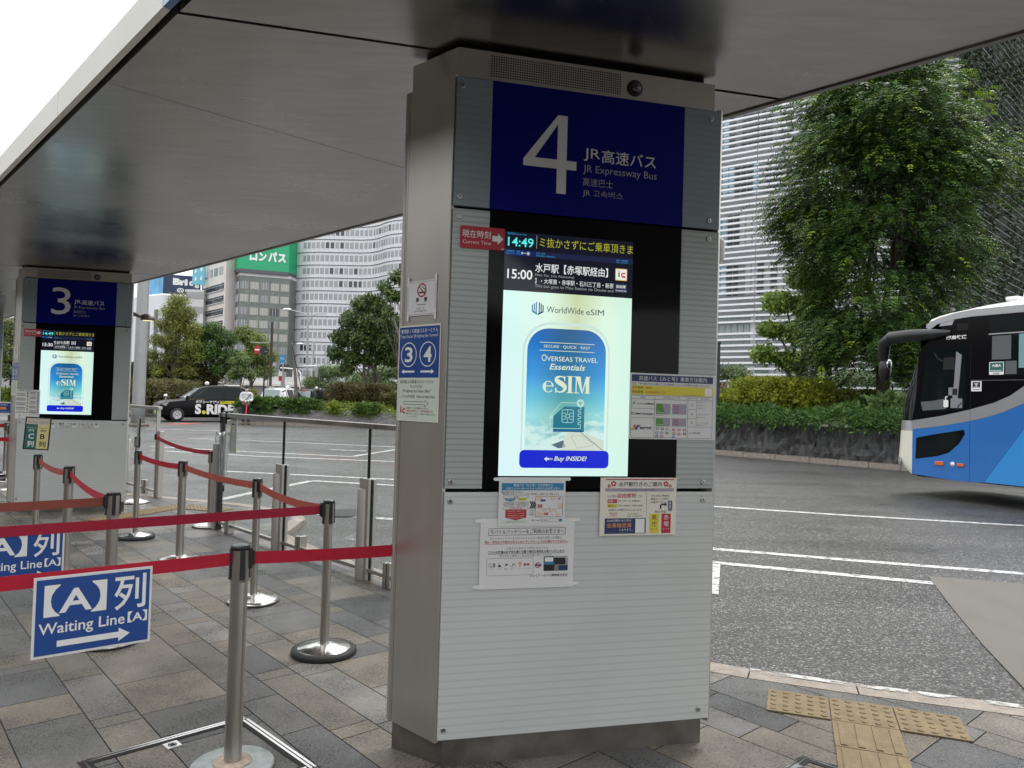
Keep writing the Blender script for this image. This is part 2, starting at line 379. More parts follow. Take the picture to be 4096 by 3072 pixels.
# road: asphalt with light aggregate
def asphalt():
    m = mat('asphalt', (.075, .075, .075), .62); t = m.node_tree; p = t.nodes['Principled BSDF']; L = t.links.new
    tc = t.nodes.new('ShaderNodeTexCoord')
    v = t.nodes.new('ShaderNodeTexVoronoi'); v.inputs['Scale'].default_value = 85; L(tc.outputs['Object'], v.inputs['Vector'])
    cr = t.nodes.new('ShaderNodeValToRGB'); e = cr.color_ramp.elements
    e[0].position = .0; e[0].color = (.022, .022, .023, 1); e[1].position = 1; e[1].color = (.30, .29, .27, 1)
    for po, c in ((.45, (.044, .044, .045, 1)), (.7, (.082, .081, .078, 1)), (.88, (.118, .115, .108, 1))):
        x = e.new(po); x.color = c
    sx = t.nodes.new('ShaderNodeSeparateColor'); L(v.outputs['Color'], sx.inputs[0]); L(sx.outputs[0], cr.inputs[0])
    n = t.nodes.new('ShaderNodeTexNoise'); n.inputs['Scale'].default_value = .35; n.inputs['Detail'].default_value = 6; n.inputs['Roughness'].default_value = .6; L(tc.outputs['Object'], n.inputs['Vector'])
    mr = t.nodes.new('ShaderNodeMapRange'); mr.inputs['From Min'].default_value = .32; mr.inputs['From Max'].default_value = .68; mr.inputs['To Min'].default_value = .78; mr.inputs['To Max'].default_value = 1.25; L(n.outputs[0], mr.inputs['Value'])
    # oil and tyre stains: streaks along the lanes and a few dark spots
    m3 = t.nodes.new('ShaderNodeMapping'); m3.inputs['Rotation'].default_value = (0, 0, .28); m3.inputs['Scale'].default_value = (.10, 1.3, 1); L(tc.outputs['Object'], m3.inputs[0])
    n3 = t.nodes.new('ShaderNodeTexNoise'); n3.inputs['Scale'].default_value = 1.5; n3.inputs['Detail'].default_value = 5; L(m3.outputs[0], n3.inputs['Vector'])
    k3 = t.nodes.new('ShaderNodeMapRange'); k3.inputs['From Min'].default_value = .35; k3.inputs['From Max'].default_value = .62; k3.inputs['To Min'].default_value = .80; k3.inputs['To Max'].default_value = 1.08; L(n3.outputs[0], k3.inputs['Value'])
    n4 = t.nodes.new('ShaderNodeTexNoise'); n4.inputs['Scale'].default_value = 1.7; n4.inputs['Detail'].default_value = 3; L(tc.outputs['Object'], n4.inputs['Vector'])
    k4 = t.nodes.new('ShaderNodeMapRange'); k4.inputs['From Min'].default_value = .66; k4.inputs['From Max'].default_value = .76; k4.inputs['To Min'].default_value = 1.0; k4.inputs['To Max'].default_value = .55; L(n4.outputs[0], k4.inputs['Value'])
    q3 = t.nodes.new('ShaderNodeMath'); q3.operation = 'MULTIPLY'; L(k3.outputs[0], q3.inputs[0]); L(k4.outputs[0], q3.inputs[1]); q4 = t.nodes.new('ShaderNodeMath'); q4.operation = 'MULTIPLY'; L(q3.outputs[0], q4.inputs[0]); L(mr.outputs[0], q4.inputs[1])
    s = t.nodes.new('ShaderNodeVectorMath'); s.operation = 'SCALE'; L(cr.outputs[0], s.inputs[0]); L(q4.outputs[0], s.inputs['Scale']); L(s.outputs[0], p.inputs['Base Color'])
    r2 = t.nodes.new('ShaderNodeMapRange'); r2.inputs['From Min'].default_value = .35; r2.inputs['From Max'].default_value = .65; r2.inputs['To Min'].default_value = .62; r2.inputs['To Max'].default_value = .33; L(n.outputs[0], r2.inputs['Value']); L(r2.outputs[0], p.inputs['Roughness'])
    b = t.nodes.new('ShaderNodeBump'); b.inputs['Strength'].default_value = .5; b.inputs['Distance'].default_value = .006; L(v.outputs['Distance'], b.inputs['Height']); L(b.outputs[0], p.inputs['Normal'])
asphalt()
rd = MB(); rd.add([(-400, -60, ZR(-60)), (400, -60, ZR(-60)), (400, 60, ZR(60)), (-400, 60, ZR(60)), (400, 900, ZR(60)), (-400, 900, ZR(60))], [(0, 1, 2, 3), (3, 2, 4, 5)])
rd.build('road', 'asphalt', kind='structure')
mk = MB()
def mark(pts, w, b=mk, up=.004):
    for (x0, y0), (x1, y1) in zip(pts, pts[1:]):
        d = Vector((x1-x0, y1-y0)).normalized(); nx, ny = -d.y*w/2, d.x*w/2
        b.add([(x, y, ZR(y)+up) for x, y in ((x0-nx, y0-ny), (x1-nx, y1-ny), (x1+nx, y1+ny), (x0+nx, y0+ny))], [(0, 1, 2, 3)])
for pts, w in (([(-7.94, 23.45), (-3.42, 22.55), (3.17, 11.73)], .15), ([(-5.0, 20.8), (-3.95, 20.68)], .15), ([(-9.66, 20.13), (-6.51, 19.28), (-3.95, 18.79), (-3.26, 21.54)], .15),
               ([(-9.06, 19.0), (-6.12, 18.12), (-2.68, 17.76), (2.27, 8.35)], .15), ([(-5.58, 14.67), (-4.91, 14.57), (-2.12, 14.1)], .15),
               ([(-4.2, 10.95), (-3.75, 12.78), (-3.55, 13.53), (-1.99, 13.21), (2.08, 7.65)], .15), ([(-2.76, 9.98), (-1.47, 9.69), (1.0, 6.6)], .14),
               ([(3.17, 11.73), (4.96, 11.2), (7.31, 10.67), (12, 9.6)], .13), ([(2.27, 8.35), (3.77, 7.91), (5.17, 7.54), (8, 6.8)], .13), ([(2.08, 7.65), (3.97, 7.02)], .13), ([(2.10, 7.6), (1.75, 6.4)], .10),
               ([(-13.67, 28.06), (-10.79, 28.45)], .15), ([(-10.19, 23.71), (-7.97, 23.56)], .15)):
    mark(pts, w)
mk.build('road_marking_lines', 'road_paint', kind='structure')
rdp = MB(); rdp.add([(x, y, ZR(y)+.004) for x, y in ((-14.9, 31.9), (-14.2, 32.6), (-13.64, 33.6), (-14.5, 33.4))], [(0, 1, 2, 3)])
rdp.add([(x, y, ZR(y)+.004) for x, y in ((-16.6, 30.9), (-15.1, 30.9), (-15.0, 31.5), (-16.6, 31.6))], [(0, 1, 2, 3)])
rdp.build('road_marking_red', 'red_paint', kind='structure')
mat('concrete', (.125, .113, .098), .7, var=.12, vscale=3, stretch=(1, .3, 1), bump=.2, bscale=120, rvar=.1)
cs = MB(); cs.add([(x, y, ZR(y)+.008) for x, y in ((4.07, 7.29), (3.62, 6.1), (3.31, 5.24), (3.05, 4.44), (2.9, 3.9), (9, 1.6), (12, 5.2))], [(0, 1, 2, 3, 4, 5, 6)][:1])
cs.f[-1] = cs.f[-1][::-1] if False else cs.f[-1]
cs.build('concrete_slab', 'concrete', kind='structure')
ir = MB(); mat('iron', (.05, .05, .05), .6, .6, bump=.4, bscale=50)
ir.prism([(-2.3+.33*math.cos(2*PI*i/24)+.12, 10.05+.33*math.sin(2*PI*i/24)) for i in range(24)], -.06, ZR(10)+.012)
ir.build('manhole_cover', 'iron', label='dark round manhole cover on the road behind the railing post', cat='manhole cover')
# tactile paving
mat('tactile_yellow', (.205, .152, .08), .75, var=.22, vscale=12, bump=.4, bscale=110, detail=7)
def tactile(name, o, ex, ey, cells, label, lw=.30):
    o = Vector(o); ex = Vector(ex).normalized(); ey = Vector(ey).normalized(); b = MB()
    P = lambda i, j, z: (o.x+ex.x*i+ey.x*j, o.y+ex.y*i+ey.y*j, z)
    for ci, cj, dots in cells:
        i0, j0 = ci*lw+.003, cj*lw+.003; e = lw-.006
        v = [P(i0, j0, .001), P(i0+e, j0, .001), P(i0+e, j0+e, .001), P(i0, j0+e, .001)]
        b.add(v+[(x, y, .008) for x, y, _ in v], [(4, 5, 6, 7), (0, 1, 5, 4), (1, 2, 6, 5), (2, 3, 7, 6), (3, 0, 4, 7)])
        if dots:
            for a in range(5):
                for c in range(5):
                    q = P(i0+e*(a+.5)/5, j0+e*(c+.5)/5, .008); b.lathe([(.015, 0), (.012, .0035), (.007, .005)], q, 10)
        else:
            for a in range(4):
                x0 = i0+e*(a+.5)/4; 
                b.bar(P(x0, j0+.015, .0095), P(x0, j0+e-.015, .0095), .026, .006)
    b.build(name, 'tactile_yellow', label=label, cat='tactile paving')
tactile('tactile_paving', (1.31, 3.77), (.94, -.33), (.35, .94), [(0, 0, 1), (1, 0, 1), (2, 0, 1), (1, -1, 0), (1, -2, 0), (1, -3, 0)], 'yellow tactile paving with dots and bars on the pavement right of the number 4 pillar')
tactile('tactile_paving', (-4.52, 9.80), (.95, -.30), (.30, .95), [(i, 0, 1) for i in range(3)]+[(0, -k, 0) for k in range(1, 5)], 'yellow tactile paving by the kerb right of the number 3 pillar')
# metal frames of access covers set in the paving
def cover(pts, label, plate=None):
    b = MB()
    P = [Vector((*p, 0)) for p in pts]
    for i in range(len(P)):
        a, c = P[i], P[(i+1) % len(P)]; d = (c-a).normalized(); nrm = Vector((-d.y, d.x, 0)); c2 = c-d*.031
        for off, m in ((.0, 0), (.018, 0)): b.bar(a+nrm*off+Vector((0, 0, .0)), c2+nrm*off, .012, .010, m)
        b.bar(a+nrm*.009+Vector((0, 0, -.001)), c2+nrm*.009, .006, .008, 1); b.bar(a+nrm*.034+Vector((0, 0, -.001)), c2+nrm*.034, .016, .0072, 1)
    if plate:
        q = Vector((*plate, 0)); d = (P[1]-P[0]).normalized(); e = Vector((-d.y, d.x, 0)); v = [q, q+d*.06, q+d*.06+e*.06, q+e*.06]
        b.prism([(p.x, p.y) for p in v], -.004, .006, 0)
        c = q+d*.03+e*.03
        b.ring(0, 0, .014, .017, 0, 1, 20)
        for k in range(len(b.v)-42, len(b.v)): p = b.v[k]; b.v[k] = Vector((c.x+d.x*p.x*1.2+e.x*p.z, c.y+d.y*p.x*1.2+e.y*p.z, .0075))
        for s_ in (-.006, .006): b.bar((c.x-e.x*.01+d.x*s_, c.y-e.y*.01+d.y*s_, .007), (c.x+e.x*.01+d.x*s_, c.y+e.y*.01+d.y*s_, .007), .003, .002, 1)
    b.build('access_cover', ['steel_bright', 'gap_dark'], label=label, cat='access cover', group='metal framed access covers in the paving')
cover([(-1.70, 3.05), (-1.25, 2.62), (-.75, 3.07), (-1.20, 3.52)][::1], 'metal edged access cover in the paving under the nearest belt post', (-1.44, 3.22))
cover([(1.31, 3.29), (.9, 2.9), (1.2, 2.62), (1.63, 3.03)], 'metal edged access cover at the bottom of the photo right of the number 4 pillar', (1.255, 3.205))

# ------------------------------------------------------------------ canopy
U = Vector((.968, .250)); ROT = math.atan2(.250, .968)
FL4 = Vector((-.270, 3.066, 0)); FL3 = Vector((-5.95, 9.05, 0)); STEP = FL3-FL4; FL2 = FL3+STEP*1.0; FL5 = FL4-STEP
CZ = 2.99
def canopy_mat():
    m = mat('soffit_metal', (.42, .402, .386), .30, 1.0)
    t = m.node_tree; p = t.nodes['Principled BSDF']; L = t.links.new
    tc = t.nodes.new('ShaderNodeTexCoord'); mp = t.nodes.new('ShaderNodeMapping'); mp.inputs['Rotation'].default_value = (0, 0, -.25); mp.inputs['Scale'].default_value = (1.2, 7, 1); L(tc.outputs['Object'], mp.inputs[0])
    n = t.nodes.new('ShaderNodeTexNoise'); n.inputs['Scale'].default_value = 2.4; n.inputs['Detail'].default_value = 7; n.inputs['Roughness'].default_value = .62; L(mp.outputs[0], n.inputs['Vector'])
    n2 = t.nodes.new('ShaderNodeTexNoise'); n2.inputs['Scale'].default_value = .9; n2.inputs['Detail'].default_value = 4; L(tc.outputs['Object'], n2.inputs['Vector'])
    a = t.nodes.new('ShaderNodeMapRange'); a.inputs['From Min'].default_value = .3; a.inputs['From Max'].default_value = .7; a.inputs['To Min'].default_value = .90; a.inputs['To Max'].default_value = 1.10; L(n.outputs[0], a.inputs['Value'])
    c = t.nodes.new('ShaderNodeMapRange'); c.inputs['From Min'].default_value = .3; c.inputs['From Max'].default_value = .7; c.inputs['To Min'].default_value = .86; c.inputs['To Max'].default_value = 1.12; L(n2.outputs[0], c.inputs['Value'])
    q = t.nodes.new('ShaderNodeMath'); q.operation = 'MULTIPLY'; L(a.outputs[0], q.inputs[0]); L(c.outputs[0], q.inputs[1])
    s = t.nodes.new('ShaderNodeVectorMath'); s.operation = 'SCALE'; s.inputs[0].default_value = (.42, .402, .386); L(q.outputs[0], s.inputs['Scale']); L(s.outputs[0], p.inputs['Base Color'])
    r = t.nodes.new('ShaderNodeMapRange'); r.inputs['From Min'].default_value = .3; r.inputs['From Max'].default_value = .7; r.inputs['To Min'].default_value = .22; r.inputs['To Max'].default_value = .40; L(n2.outputs[0], r.inputs['Value']); L(r.outputs[0], p.inputs['Roughness'])
    b = t.nodes.new('ShaderNodeBump'); b.inputs['Strength'].default_value = .03; b.inputs['Distance'].default_value = .01; L(n.outputs[0], b.inputs['Height']); L(b.outputs[0], p.inputs['Normal'])
canopy_mat()
mat('fascia', (.76, .745, .68), .5, var=.06, vscale=2, rvar=.1); mat('fascia_glass', (.10, .20, .38), .1, .3)
AX = Vector((-.690, .724)); NX = Vector((.724, .690))
def ledge(a): return 1.0+.012*(a-3)/3.6*1.0 if a < 12 else 1.03
RE = [(-8, 3.30), (.7, 3.38), (1.74, 3.36), (5.0, 3.48), (7.0, 3.42), (9.3, 3.37), (11, 3.30), (20, 3.15), (30, 3.0)]
def redge(a):
    for (a0, m0), (a1, m1) in zip(RE, RE[1:]):
        if a <= a1: return m0+(m1-m0)*(a-a0)/(a1-a0)
    return RE[-1][1]
def J(k):                                       # the joint line at pillar k (4,3,2): where it meets both edges, as a
    o = Vector((-1.357, 2.893))+STEP.to_2d()*(4-k); n = Vector((-U.y, U.x)); c = o.dot(n); res = []
    for f in (ledge, redge):
        a = o.dot(AX)
        for _ in range(30):
            mm = f(a); a = (c-mm*NX.dot(n))/AX.dot(n)
        res.append(a)
    return res
canopy = thing('bus_stop_canopy', 'long grey metal canopy over the bus stops with a pale fascia', 'canopy', (0, 0, 0))
for k in (5, 4, 3, 2):
    (l0, r0), (l1, r1) = J(k), J(k-1); g = .013
    left = [l0+g+(l1-l0-2*g)*i/6 for i in range(7)]; right = [r0+g+(r1-r0-2*g)*i/10 for i in range(11)]
    pts = [AX*a+NX*(ledge(a)+.03) for a in reversed(left)]+[AX*a+NX*redge(a) for a in right]
    b = MB(); b.prism([tuple(p) for p in pts][::-1] if False else [tuple(p) for p in pts], CZ, CZ+.05)
    b.build('soffit_panel', 'soffit_metal', canopy)
    b = MB()
    n = 5
    for i in range(n):
        a0, a1 = l0+(l1-l0)*i/n+.004, l0+(l1-l0)*(i+1)/n-.004
        q = [AX*a0+NX*(ledge(a0)-.03), AX*a1+NX*(ledge(a1)-.03), AX*a1+NX*ledge(a1), AX*a0+NX*ledge(a0)]
        b.prism([tuple(p) for p in q][::-1], CZ, CZ+.145, 1 if (k == 5 and i == n-1) else 0)
    b.build('fascia', ['fascia', 'fascia_glass'], canopy)
    b = MB()
    for t in (.115,):
        p0 = AX*(l0+(l1-l0)*t)+NX*(ledge(0)+.05); p1 = AX*(r0+(r1-r0)*t)+NX*(redge(r0+(r1-r0)*t)-.01)
        p1 = p0+NX*((p1-p0).dot(NX)); b.bar((*p0, CZ), (*p1, CZ), .0006, .0015)
    b.build('seam', 'gap_dark', canopy)
b = MB(); aa = [-7+i*1.5 for i in range(22)]
b.prism([tuple(AX*a+NX*(ledge(a)-.01)) for a in reversed(aa)]+[tuple(AX*a+NX*(redge(a)-.02)) for a in aa], CZ+.055, CZ+.14)
b.build('roof_deck', 'gap_dark', canopy)
b = MB()
for a0, a1 in zip(aa, aa[1:]):
    q = [AX*a0+NX*redge(a0), AX*a1+NX*redge(a1), AX*a1+NX*(redge(a1)+.03), AX*a0+NX*(redge(a0)+.03)]
    b.prism([tuple(p) for p in q][::-1], CZ-.008, CZ+.145)
b.build('edge_trim', 'steel_dark', canopy)
# ------------------------------------------------------------------ pillars with departure screens
def stripe_mat(name, col, dark, per, duty):
    m = mat(name, col, .18, spec=.4); t = m.node_tree; p = t.nodes['Principled BSDF']; L = t.links.new
    tc = t.nodes.new('ShaderNodeTexCoord'); sx = t.nodes.new('ShaderNodeSeparateXYZ'); L(tc.outputs['Object'], sx.inputs[0])
    def fr(per, duty, lo):
        d = t.nodes.new('ShaderNodeMath'); d.operation = 'DIVIDE'; d.inputs[1].default_value = per; L(sx.outputs['Z'], d.inputs[0])
        f = t.nodes.new('ShaderNodeMath'); f.operation = 'FRACT'; L(d.outputs[0], f.inputs[0])
        r = t.nodes.new('ShaderNodeMapRange'); r.inputs['From Min'].default_value = duty-.03; r.inputs['From Max'].default_value = duty+.03; r.inputs['To Min'].default_value = lo; L(f.outputs[0], r.inputs['Value']); return r.outputs[0]
    a = fr(per, duty, dark); b = fr(.0032, .4, .97)
    q = t.nodes.new('ShaderNodeMath'); q.operation = 'MULTIPLY'; L(a, q.inputs[0]); L(b, q.inputs[1])
    n = t.nodes.new('ShaderNodeTexNoise'); n.inputs['Scale'].default_value = 2; n.inputs['Detail'].default_value = 4; L(tc.outputs['Object'], n.inputs['Vector'])
    r = t.nodes.new('ShaderNodeMapRange'); r.inputs['From Min'].default_value = .3; r.inputs['From Max'].default_value = .7; r.inputs['To Min'].default_value = .95; r.inputs['To Max'].default_value = 1.05; L(n.outputs[0], r.inputs['Value'])
    q2 = t.nodes.new('ShaderNodeMath'); q2.operation = 'MULTIPLY'; L(q.outputs[0], q2.inputs[0]); L(r.outputs[0], q2.inputs[1])
    s = t.nodes.new('ShaderNodeVectorMath'); s.operation = 'SCALE'; s.inputs[0].default_value = col; L(q2.outputs[0], s.inputs['Scale']); L(s.outputs[0], p.inputs['Base Color'])
stripe_mat('striped_glass', (.60, .62, .603), .90, .0298, .30)
stripe_mat('striped_glass_fine', (.42, .455, .44), .80, .0235, .34)
stripe_mat('striped_glass_blue', (.24, .285, .31), .92, .0298, .30)
mat('panel_blue', (.0015, .004, .15), .15, spec=.2)
mat('panel_letter', (.66, .66, .65), .3, spec=.2); mat('panel_letter_dim', (.34, .34, .37), .3, spec=.2)
mat('grille', (.05, .048, .045), .5, .6)
mat('lens_black', (.008, .008, .009), .05, spec=.8, coat=1.)
def e_mat(name, c, k=1.): return screen_mat(name, lambda t: tuple(x*k for x in c))
e_mat('lcd_black', (.006, .007, .016)); e_mat('lcd_navy', (.012, .016, .055)); e_mat('lcd_stripe', (.006, .016, .12)); e_mat('lcd_cyan', (.10, .86, .80)); e_mat('lcd_yellow', (.36, .37, .03)); e_mat('lcd_white', (.80, .84, .83)); e_mat('lcd_dim', (.30, .34, .33)); e_mat('lcd_blue_text', (.03, .30, .58))
e_mat('lcd_ink', (.006, .02, .05)); e_mat('lcd_logo_a', (.03, .20, .34)); e_mat('lcd_logo_b', (.02, .03, .16)); e_mat('lcd_cream', (.70, .78, .60)); e_mat('lcd_red', (.48, .01, .02)); e_mat('lcd_gold', (.62, .45, .12)); e_mat('lcd_badge', (.03, .035, .09)); e_mat('lcd_brown', (.30, .17, .05)); e_mat('lcd_card', (.01, .17, .25)); e_mat('lcd_card_b', (.012, .10, .24)); e_mat('lcd_line', (.42, .72, .62)); e_mat('lcd_wing', (.62, .70, .58)); e_mat('lcd_wing_dark', (.10, .15, .19)); e_mat('lcd_shadow', (.56, .74, .70))
def ad_bg(x0, x1, z0, z1):
    def f(t):
        L = t.links.new; tc = t.nodes.new('ShaderNodeTexCoord'); s = t.nodes.new('ShaderNodeSeparateXYZ'); L(tc.outputs['Object'], s.inputs[0])
        r = t.nodes.new('ShaderNodeMapRange'); r.inputs['From Min'].default_value = x0; r.inputs['From Max'].default_value = x1; L(s.outputs['X'], r.inputs['Value'])
        c = t.nodes.new('ShaderNodeValToRGB'); e = c.color_ramp.elements; e[0].position = 0; e[0].color = (.66, .93, .90, 1); e[1].position = 1; e[1].color = (.62, .88, .76, 1)
        a = e.new(.34); a.color = (.72, .93, .78, 1); a = e.new(.56); a.color = (.56, .66, .36, 1); a = e.new(.78); a.color = (.72, .90, .72, 1)
        L(r.outputs[0], c.inputs[0])
        q = t.nodes.new('ShaderNodeMapRange'); q.inputs['From Min'].default_value = z0; q.inputs['From Max'].default_value = z1; L(s.outputs['Z'], q.inputs['Value'])
        c2 = t.nodes.new('ShaderNodeValToRGB'); e = c2.color_ramp.elements; e[0].position = .25; e[0].color = (.70, .92, .94, 1); e[1].position = 1; e[1].color = (.66, .90, .80, 1); L(r.outputs[0], c2.inputs[0])
        m = t.nodes.new('ShaderNodeMix'); m.data_type = 'RGBA'; L(q.outputs[0], m.inputs['Factor']); L(c2.outputs[0], m.inputs['A']); L(c.outputs[0], m.inputs['B'])
        return m.outputs['Result']
    return f
def ad_pic(x0, x1, z0, z1):
    def f(t):
        L = t.links.new; tc = t.nodes.new('ShaderNodeTexCoord'); s = t.nodes.new('ShaderNodeSeparateXYZ'); L(tc.outputs['Object'], s.inputs[0])
        q = t.nodes.new('ShaderNodeMapRange'); q.inputs['From Min'].default_value = z0; q.inputs['From Max'].default_value = z1; L(s.outputs['Z'], q.inputs['Value'])
        c = t.nodes.new('ShaderNodeValToRGB'); e = c.color_ramp.elements
        e[0].position = 0; e[0].color = (.25, .55, .66, 1); e[1].position = 1; e[1].color = (.012, .13, .50, 1)
        for p, k in ((.28, (.30, .70, .74, 1)), (.42, (.13, .55, .72, 1)), (.62, (.03, .30, .72, 1))): a = e.new(p); a.color = k
        L(q.outputs[0], c.inputs[0])
        c2 = t.nodes.new('ShaderNodeValToRGB'); e = c2.color_ramp.elements
        e[0].position = 0; e[0].color = (.22, .42, .42, 1); e[1].position = 1; e[1].color = (.008, .09, .22, 1)
        for p, k in ((.28, (.22, .50, .42, 1)), (.42, (.07, .33, .36, 1)), (.62, (.015, .17, .34, 1))): a = e.new(p); a.color = k
        L(q.outputs[0], c2.inputs[0])
        r = t.nodes.new('ShaderNodeMapRange'); r.inputs['From Min'].default_value = x0; r.inputs['From Max'].default_value = x1; L(s.outputs['X'], r.inputs['Value'])
        w = t.nodes.new('ShaderNodeValToRGB'); e = w.color_ramp.elements; e[0].position = .08; e[0].color = (0, 0, 0, 1); e[1].position = .98; e[1].color = (0, 0, 0, 1)
        a = e.new(.42); a.color = (.9, .9, .9, 1); a = e.new(.6); a.color = (.9, .9, .9, 1); L(r.outputs[0], w.inputs[0])
        m = t.nodes.new('ShaderNodeMix'); m.data_type = 'RGBA'; L(w.outputs[0], m.inputs['Factor']); L(c.outputs[0], m.inputs['A']); L(c2.outputs[0], m.inputs['B'])
        # clouds in the lower third of the picture
        mp = t.nodes.new('ShaderNodeMapping'); mp.inputs['Scale'].default_value = (1, 1, 1.9); L(tc.outputs['Object'], mp.inputs[0])
        n = t.nodes.new('ShaderNodeTexNoise'); n.inputs['Scale'].default_value = 16; n.inputs['Detail'].default_value = 8; n.inputs['Roughness'].default_value = .58; L(mp.outputs[0], n.inputs['Vector'])
        k = t.nodes.new('ShaderNodeMapRange'); k.inputs['From Min'].default_value = z0+.20; k.inputs['From Max'].default_value = z0+.03; k.inputs['To Min'].default_value = -.25; k.inputs['To Max'].default_value = .22; L(s.outputs['Z'], k.inputs['Value'])
        ad = t.nodes.new('ShaderNodeMath'); ad.operation = 'ADD'; L(n.outputs[0], ad.inputs[0]); L(k.outputs[0], ad.inputs[1])
        st = t.nodes.new('ShaderNodeMapRange'); st.inputs['From Min'].default_value = .46; st.inputs['From Max'].default_value = .66; L(ad.outputs[0], st.inputs['Value'])
        m2 = t.nodes.new('ShaderNodeMix'); m2.data_type = 'RGBA'; L(st.outputs[0], m2.inputs['Factor']); L(m.outputs['Result'], m2.inputs['A']); m2.inputs['B'].default_value = (.62, .84, .80, 1)
        return m2.outputs['Result']
    return f
screen_mat('lcd_advert', ad_bg(.23, .805, 1.193, 1.966)); screen_mat('lcd_window', ad_pic(.338, .69, 1.302, 1.815)); e_mat('lcd_button', (.008, .02, .62))

SERIF = {  # thick-and-thin capitals drawn as strokes in a unit-high box: polygons
    'S': None}
def serif_esim(b, x0, z0, x1, z1, y, m):
    """heavy high-contrast serif word eSIM"""
    w = x1-x0; h = z1-z0
    X = lambda f: x0+f*w; Z = lambda f: z0+f*h
    # e : outer bowl, open to the right, with a crossbar
    cx, cz, rx, rz = X(.115), Z(.34), .115*w, .34*h
    v = []; n = 30
    for i in range(n+1):
        a = math.radians(8)+(math.radians(325)-math.radians(8))*i/n
        t = .5*(1+math.cos(2*a)); th = (.16+.26*max(0, -math.cos(a)))
        ox, oz = cx+rx*math.cos(a), cz+rz*math.sin(a); ix, iz = cx+rx*(1-th-.18*t)*math.cos(a), cz+rz*(1-.13)*math.sin(a)
        v += [(ox, y, oz), (ix, y, iz)]
    b.add(v, [(2*i, 2*i+1, 2*i+3, 2*i+2) for i in range(n)], m); b.rect(X(.05), Z(.355), X(.228), Z(.41), y, m)
    # S
    pts = [(.462, .80), (.43, .93), (.365, .955), (.30, .90), (.285, .76), (.33, .63), (.41, .50), (.462, .36), (.45, .17), (.385, .055), (.31, .07), (.262, .24)]
    wd = [.02, .022, .026, .05, .085, .10, .10, .085, .055, .028, .022, .02]
    P = []
    for k in range(len(pts)-1):
        for s_ in range(4):
            t = s_/4; p0 = pts[max(k-1, 0)]; p1 = pts[k]; p2 = pts[k+1]; p3 = pts[min(k+2, len(pts)-1)]
            f = lambda i: .5*(2*p1[i]+(p2[i]-p0[i])*t+(2*p0[i]-5*p1[i]+4*p2[i]-p3[i])*t*t+(3*p1[i]-p0[i]-3*p2[i]+p3[i])*t**3)
            P.append((f(0), f(1), wd[k]+(wd[k+1]-wd[k])*t))
    P.append((*pts[-1], wd[-1])); v = []
    for i, (px, pz, ww) in enumerate(P):
        q0, q1 = P[max(i-1, 0)], P[min(i+1, len(P)-1)]; dx, dz = (q1[0]-q0[0])*w, (q1[1]-q0[1])*h; d = math.hypot(dx, dz); nx, nz = -dz/d*ww*w/2, dx/d*ww*w/2
        v += [(X(px)-nx, y, Z(pz)-nz), (X(px)+nx, y, Z(pz)+nz)]
    b.add(v, [(2*i, 2*i+2, 2*i+3, 2*i+1) for i in range(len(P)-1)], m)
    b.face([(X(.262), Z(0)), (X(.285), Z(0)), (X(.285), Z(.3)), (X(.262), Z(.3))], y, m); b.face([(X(.447), Z(.7)), (X(.468), Z(.7)), (X(.468), Z(1)), (X(.447), Z(1))], y, m)
    # I
    b.rect(X(.535), Z(.03), X(.605), Z(.97), y, m)
    for zz in (0, .955): b.rect(X(.50), Z(zz), X(.64), Z(zz+.045), y, m)
    # M
    for s0, s1 in ((.655, .765), (.885, 1.0)): b.rect(X(s0), Z(0), X(s1), Z(.045), y, m)
    b.rect(X(.69), Z(.04), X(.712), Z(.97), y, m); b.rect(X(.908), Z(.04), X(.978), Z(.97), y, m); b.rect(X(.655), Z(.955), X(.74), Z(1), y, m); b.rect(X(.90), Z(.955), X(1), Z(1), y, m)
    b.face([(X(.822), Z(.0)), (X(.838), Z(0)), (X(.94), Z(.9)), (X(.90), Z(.9))], y, m); b.face([(X(.822), Z(0)), (X(.77), Z(1)), (X(.69), Z(1))], y, m); b.face([(X(.822), Z(0)), (X(.838), Z(0)), (X(.79), Z(1)), (X(.77), Z(1))], y, m)

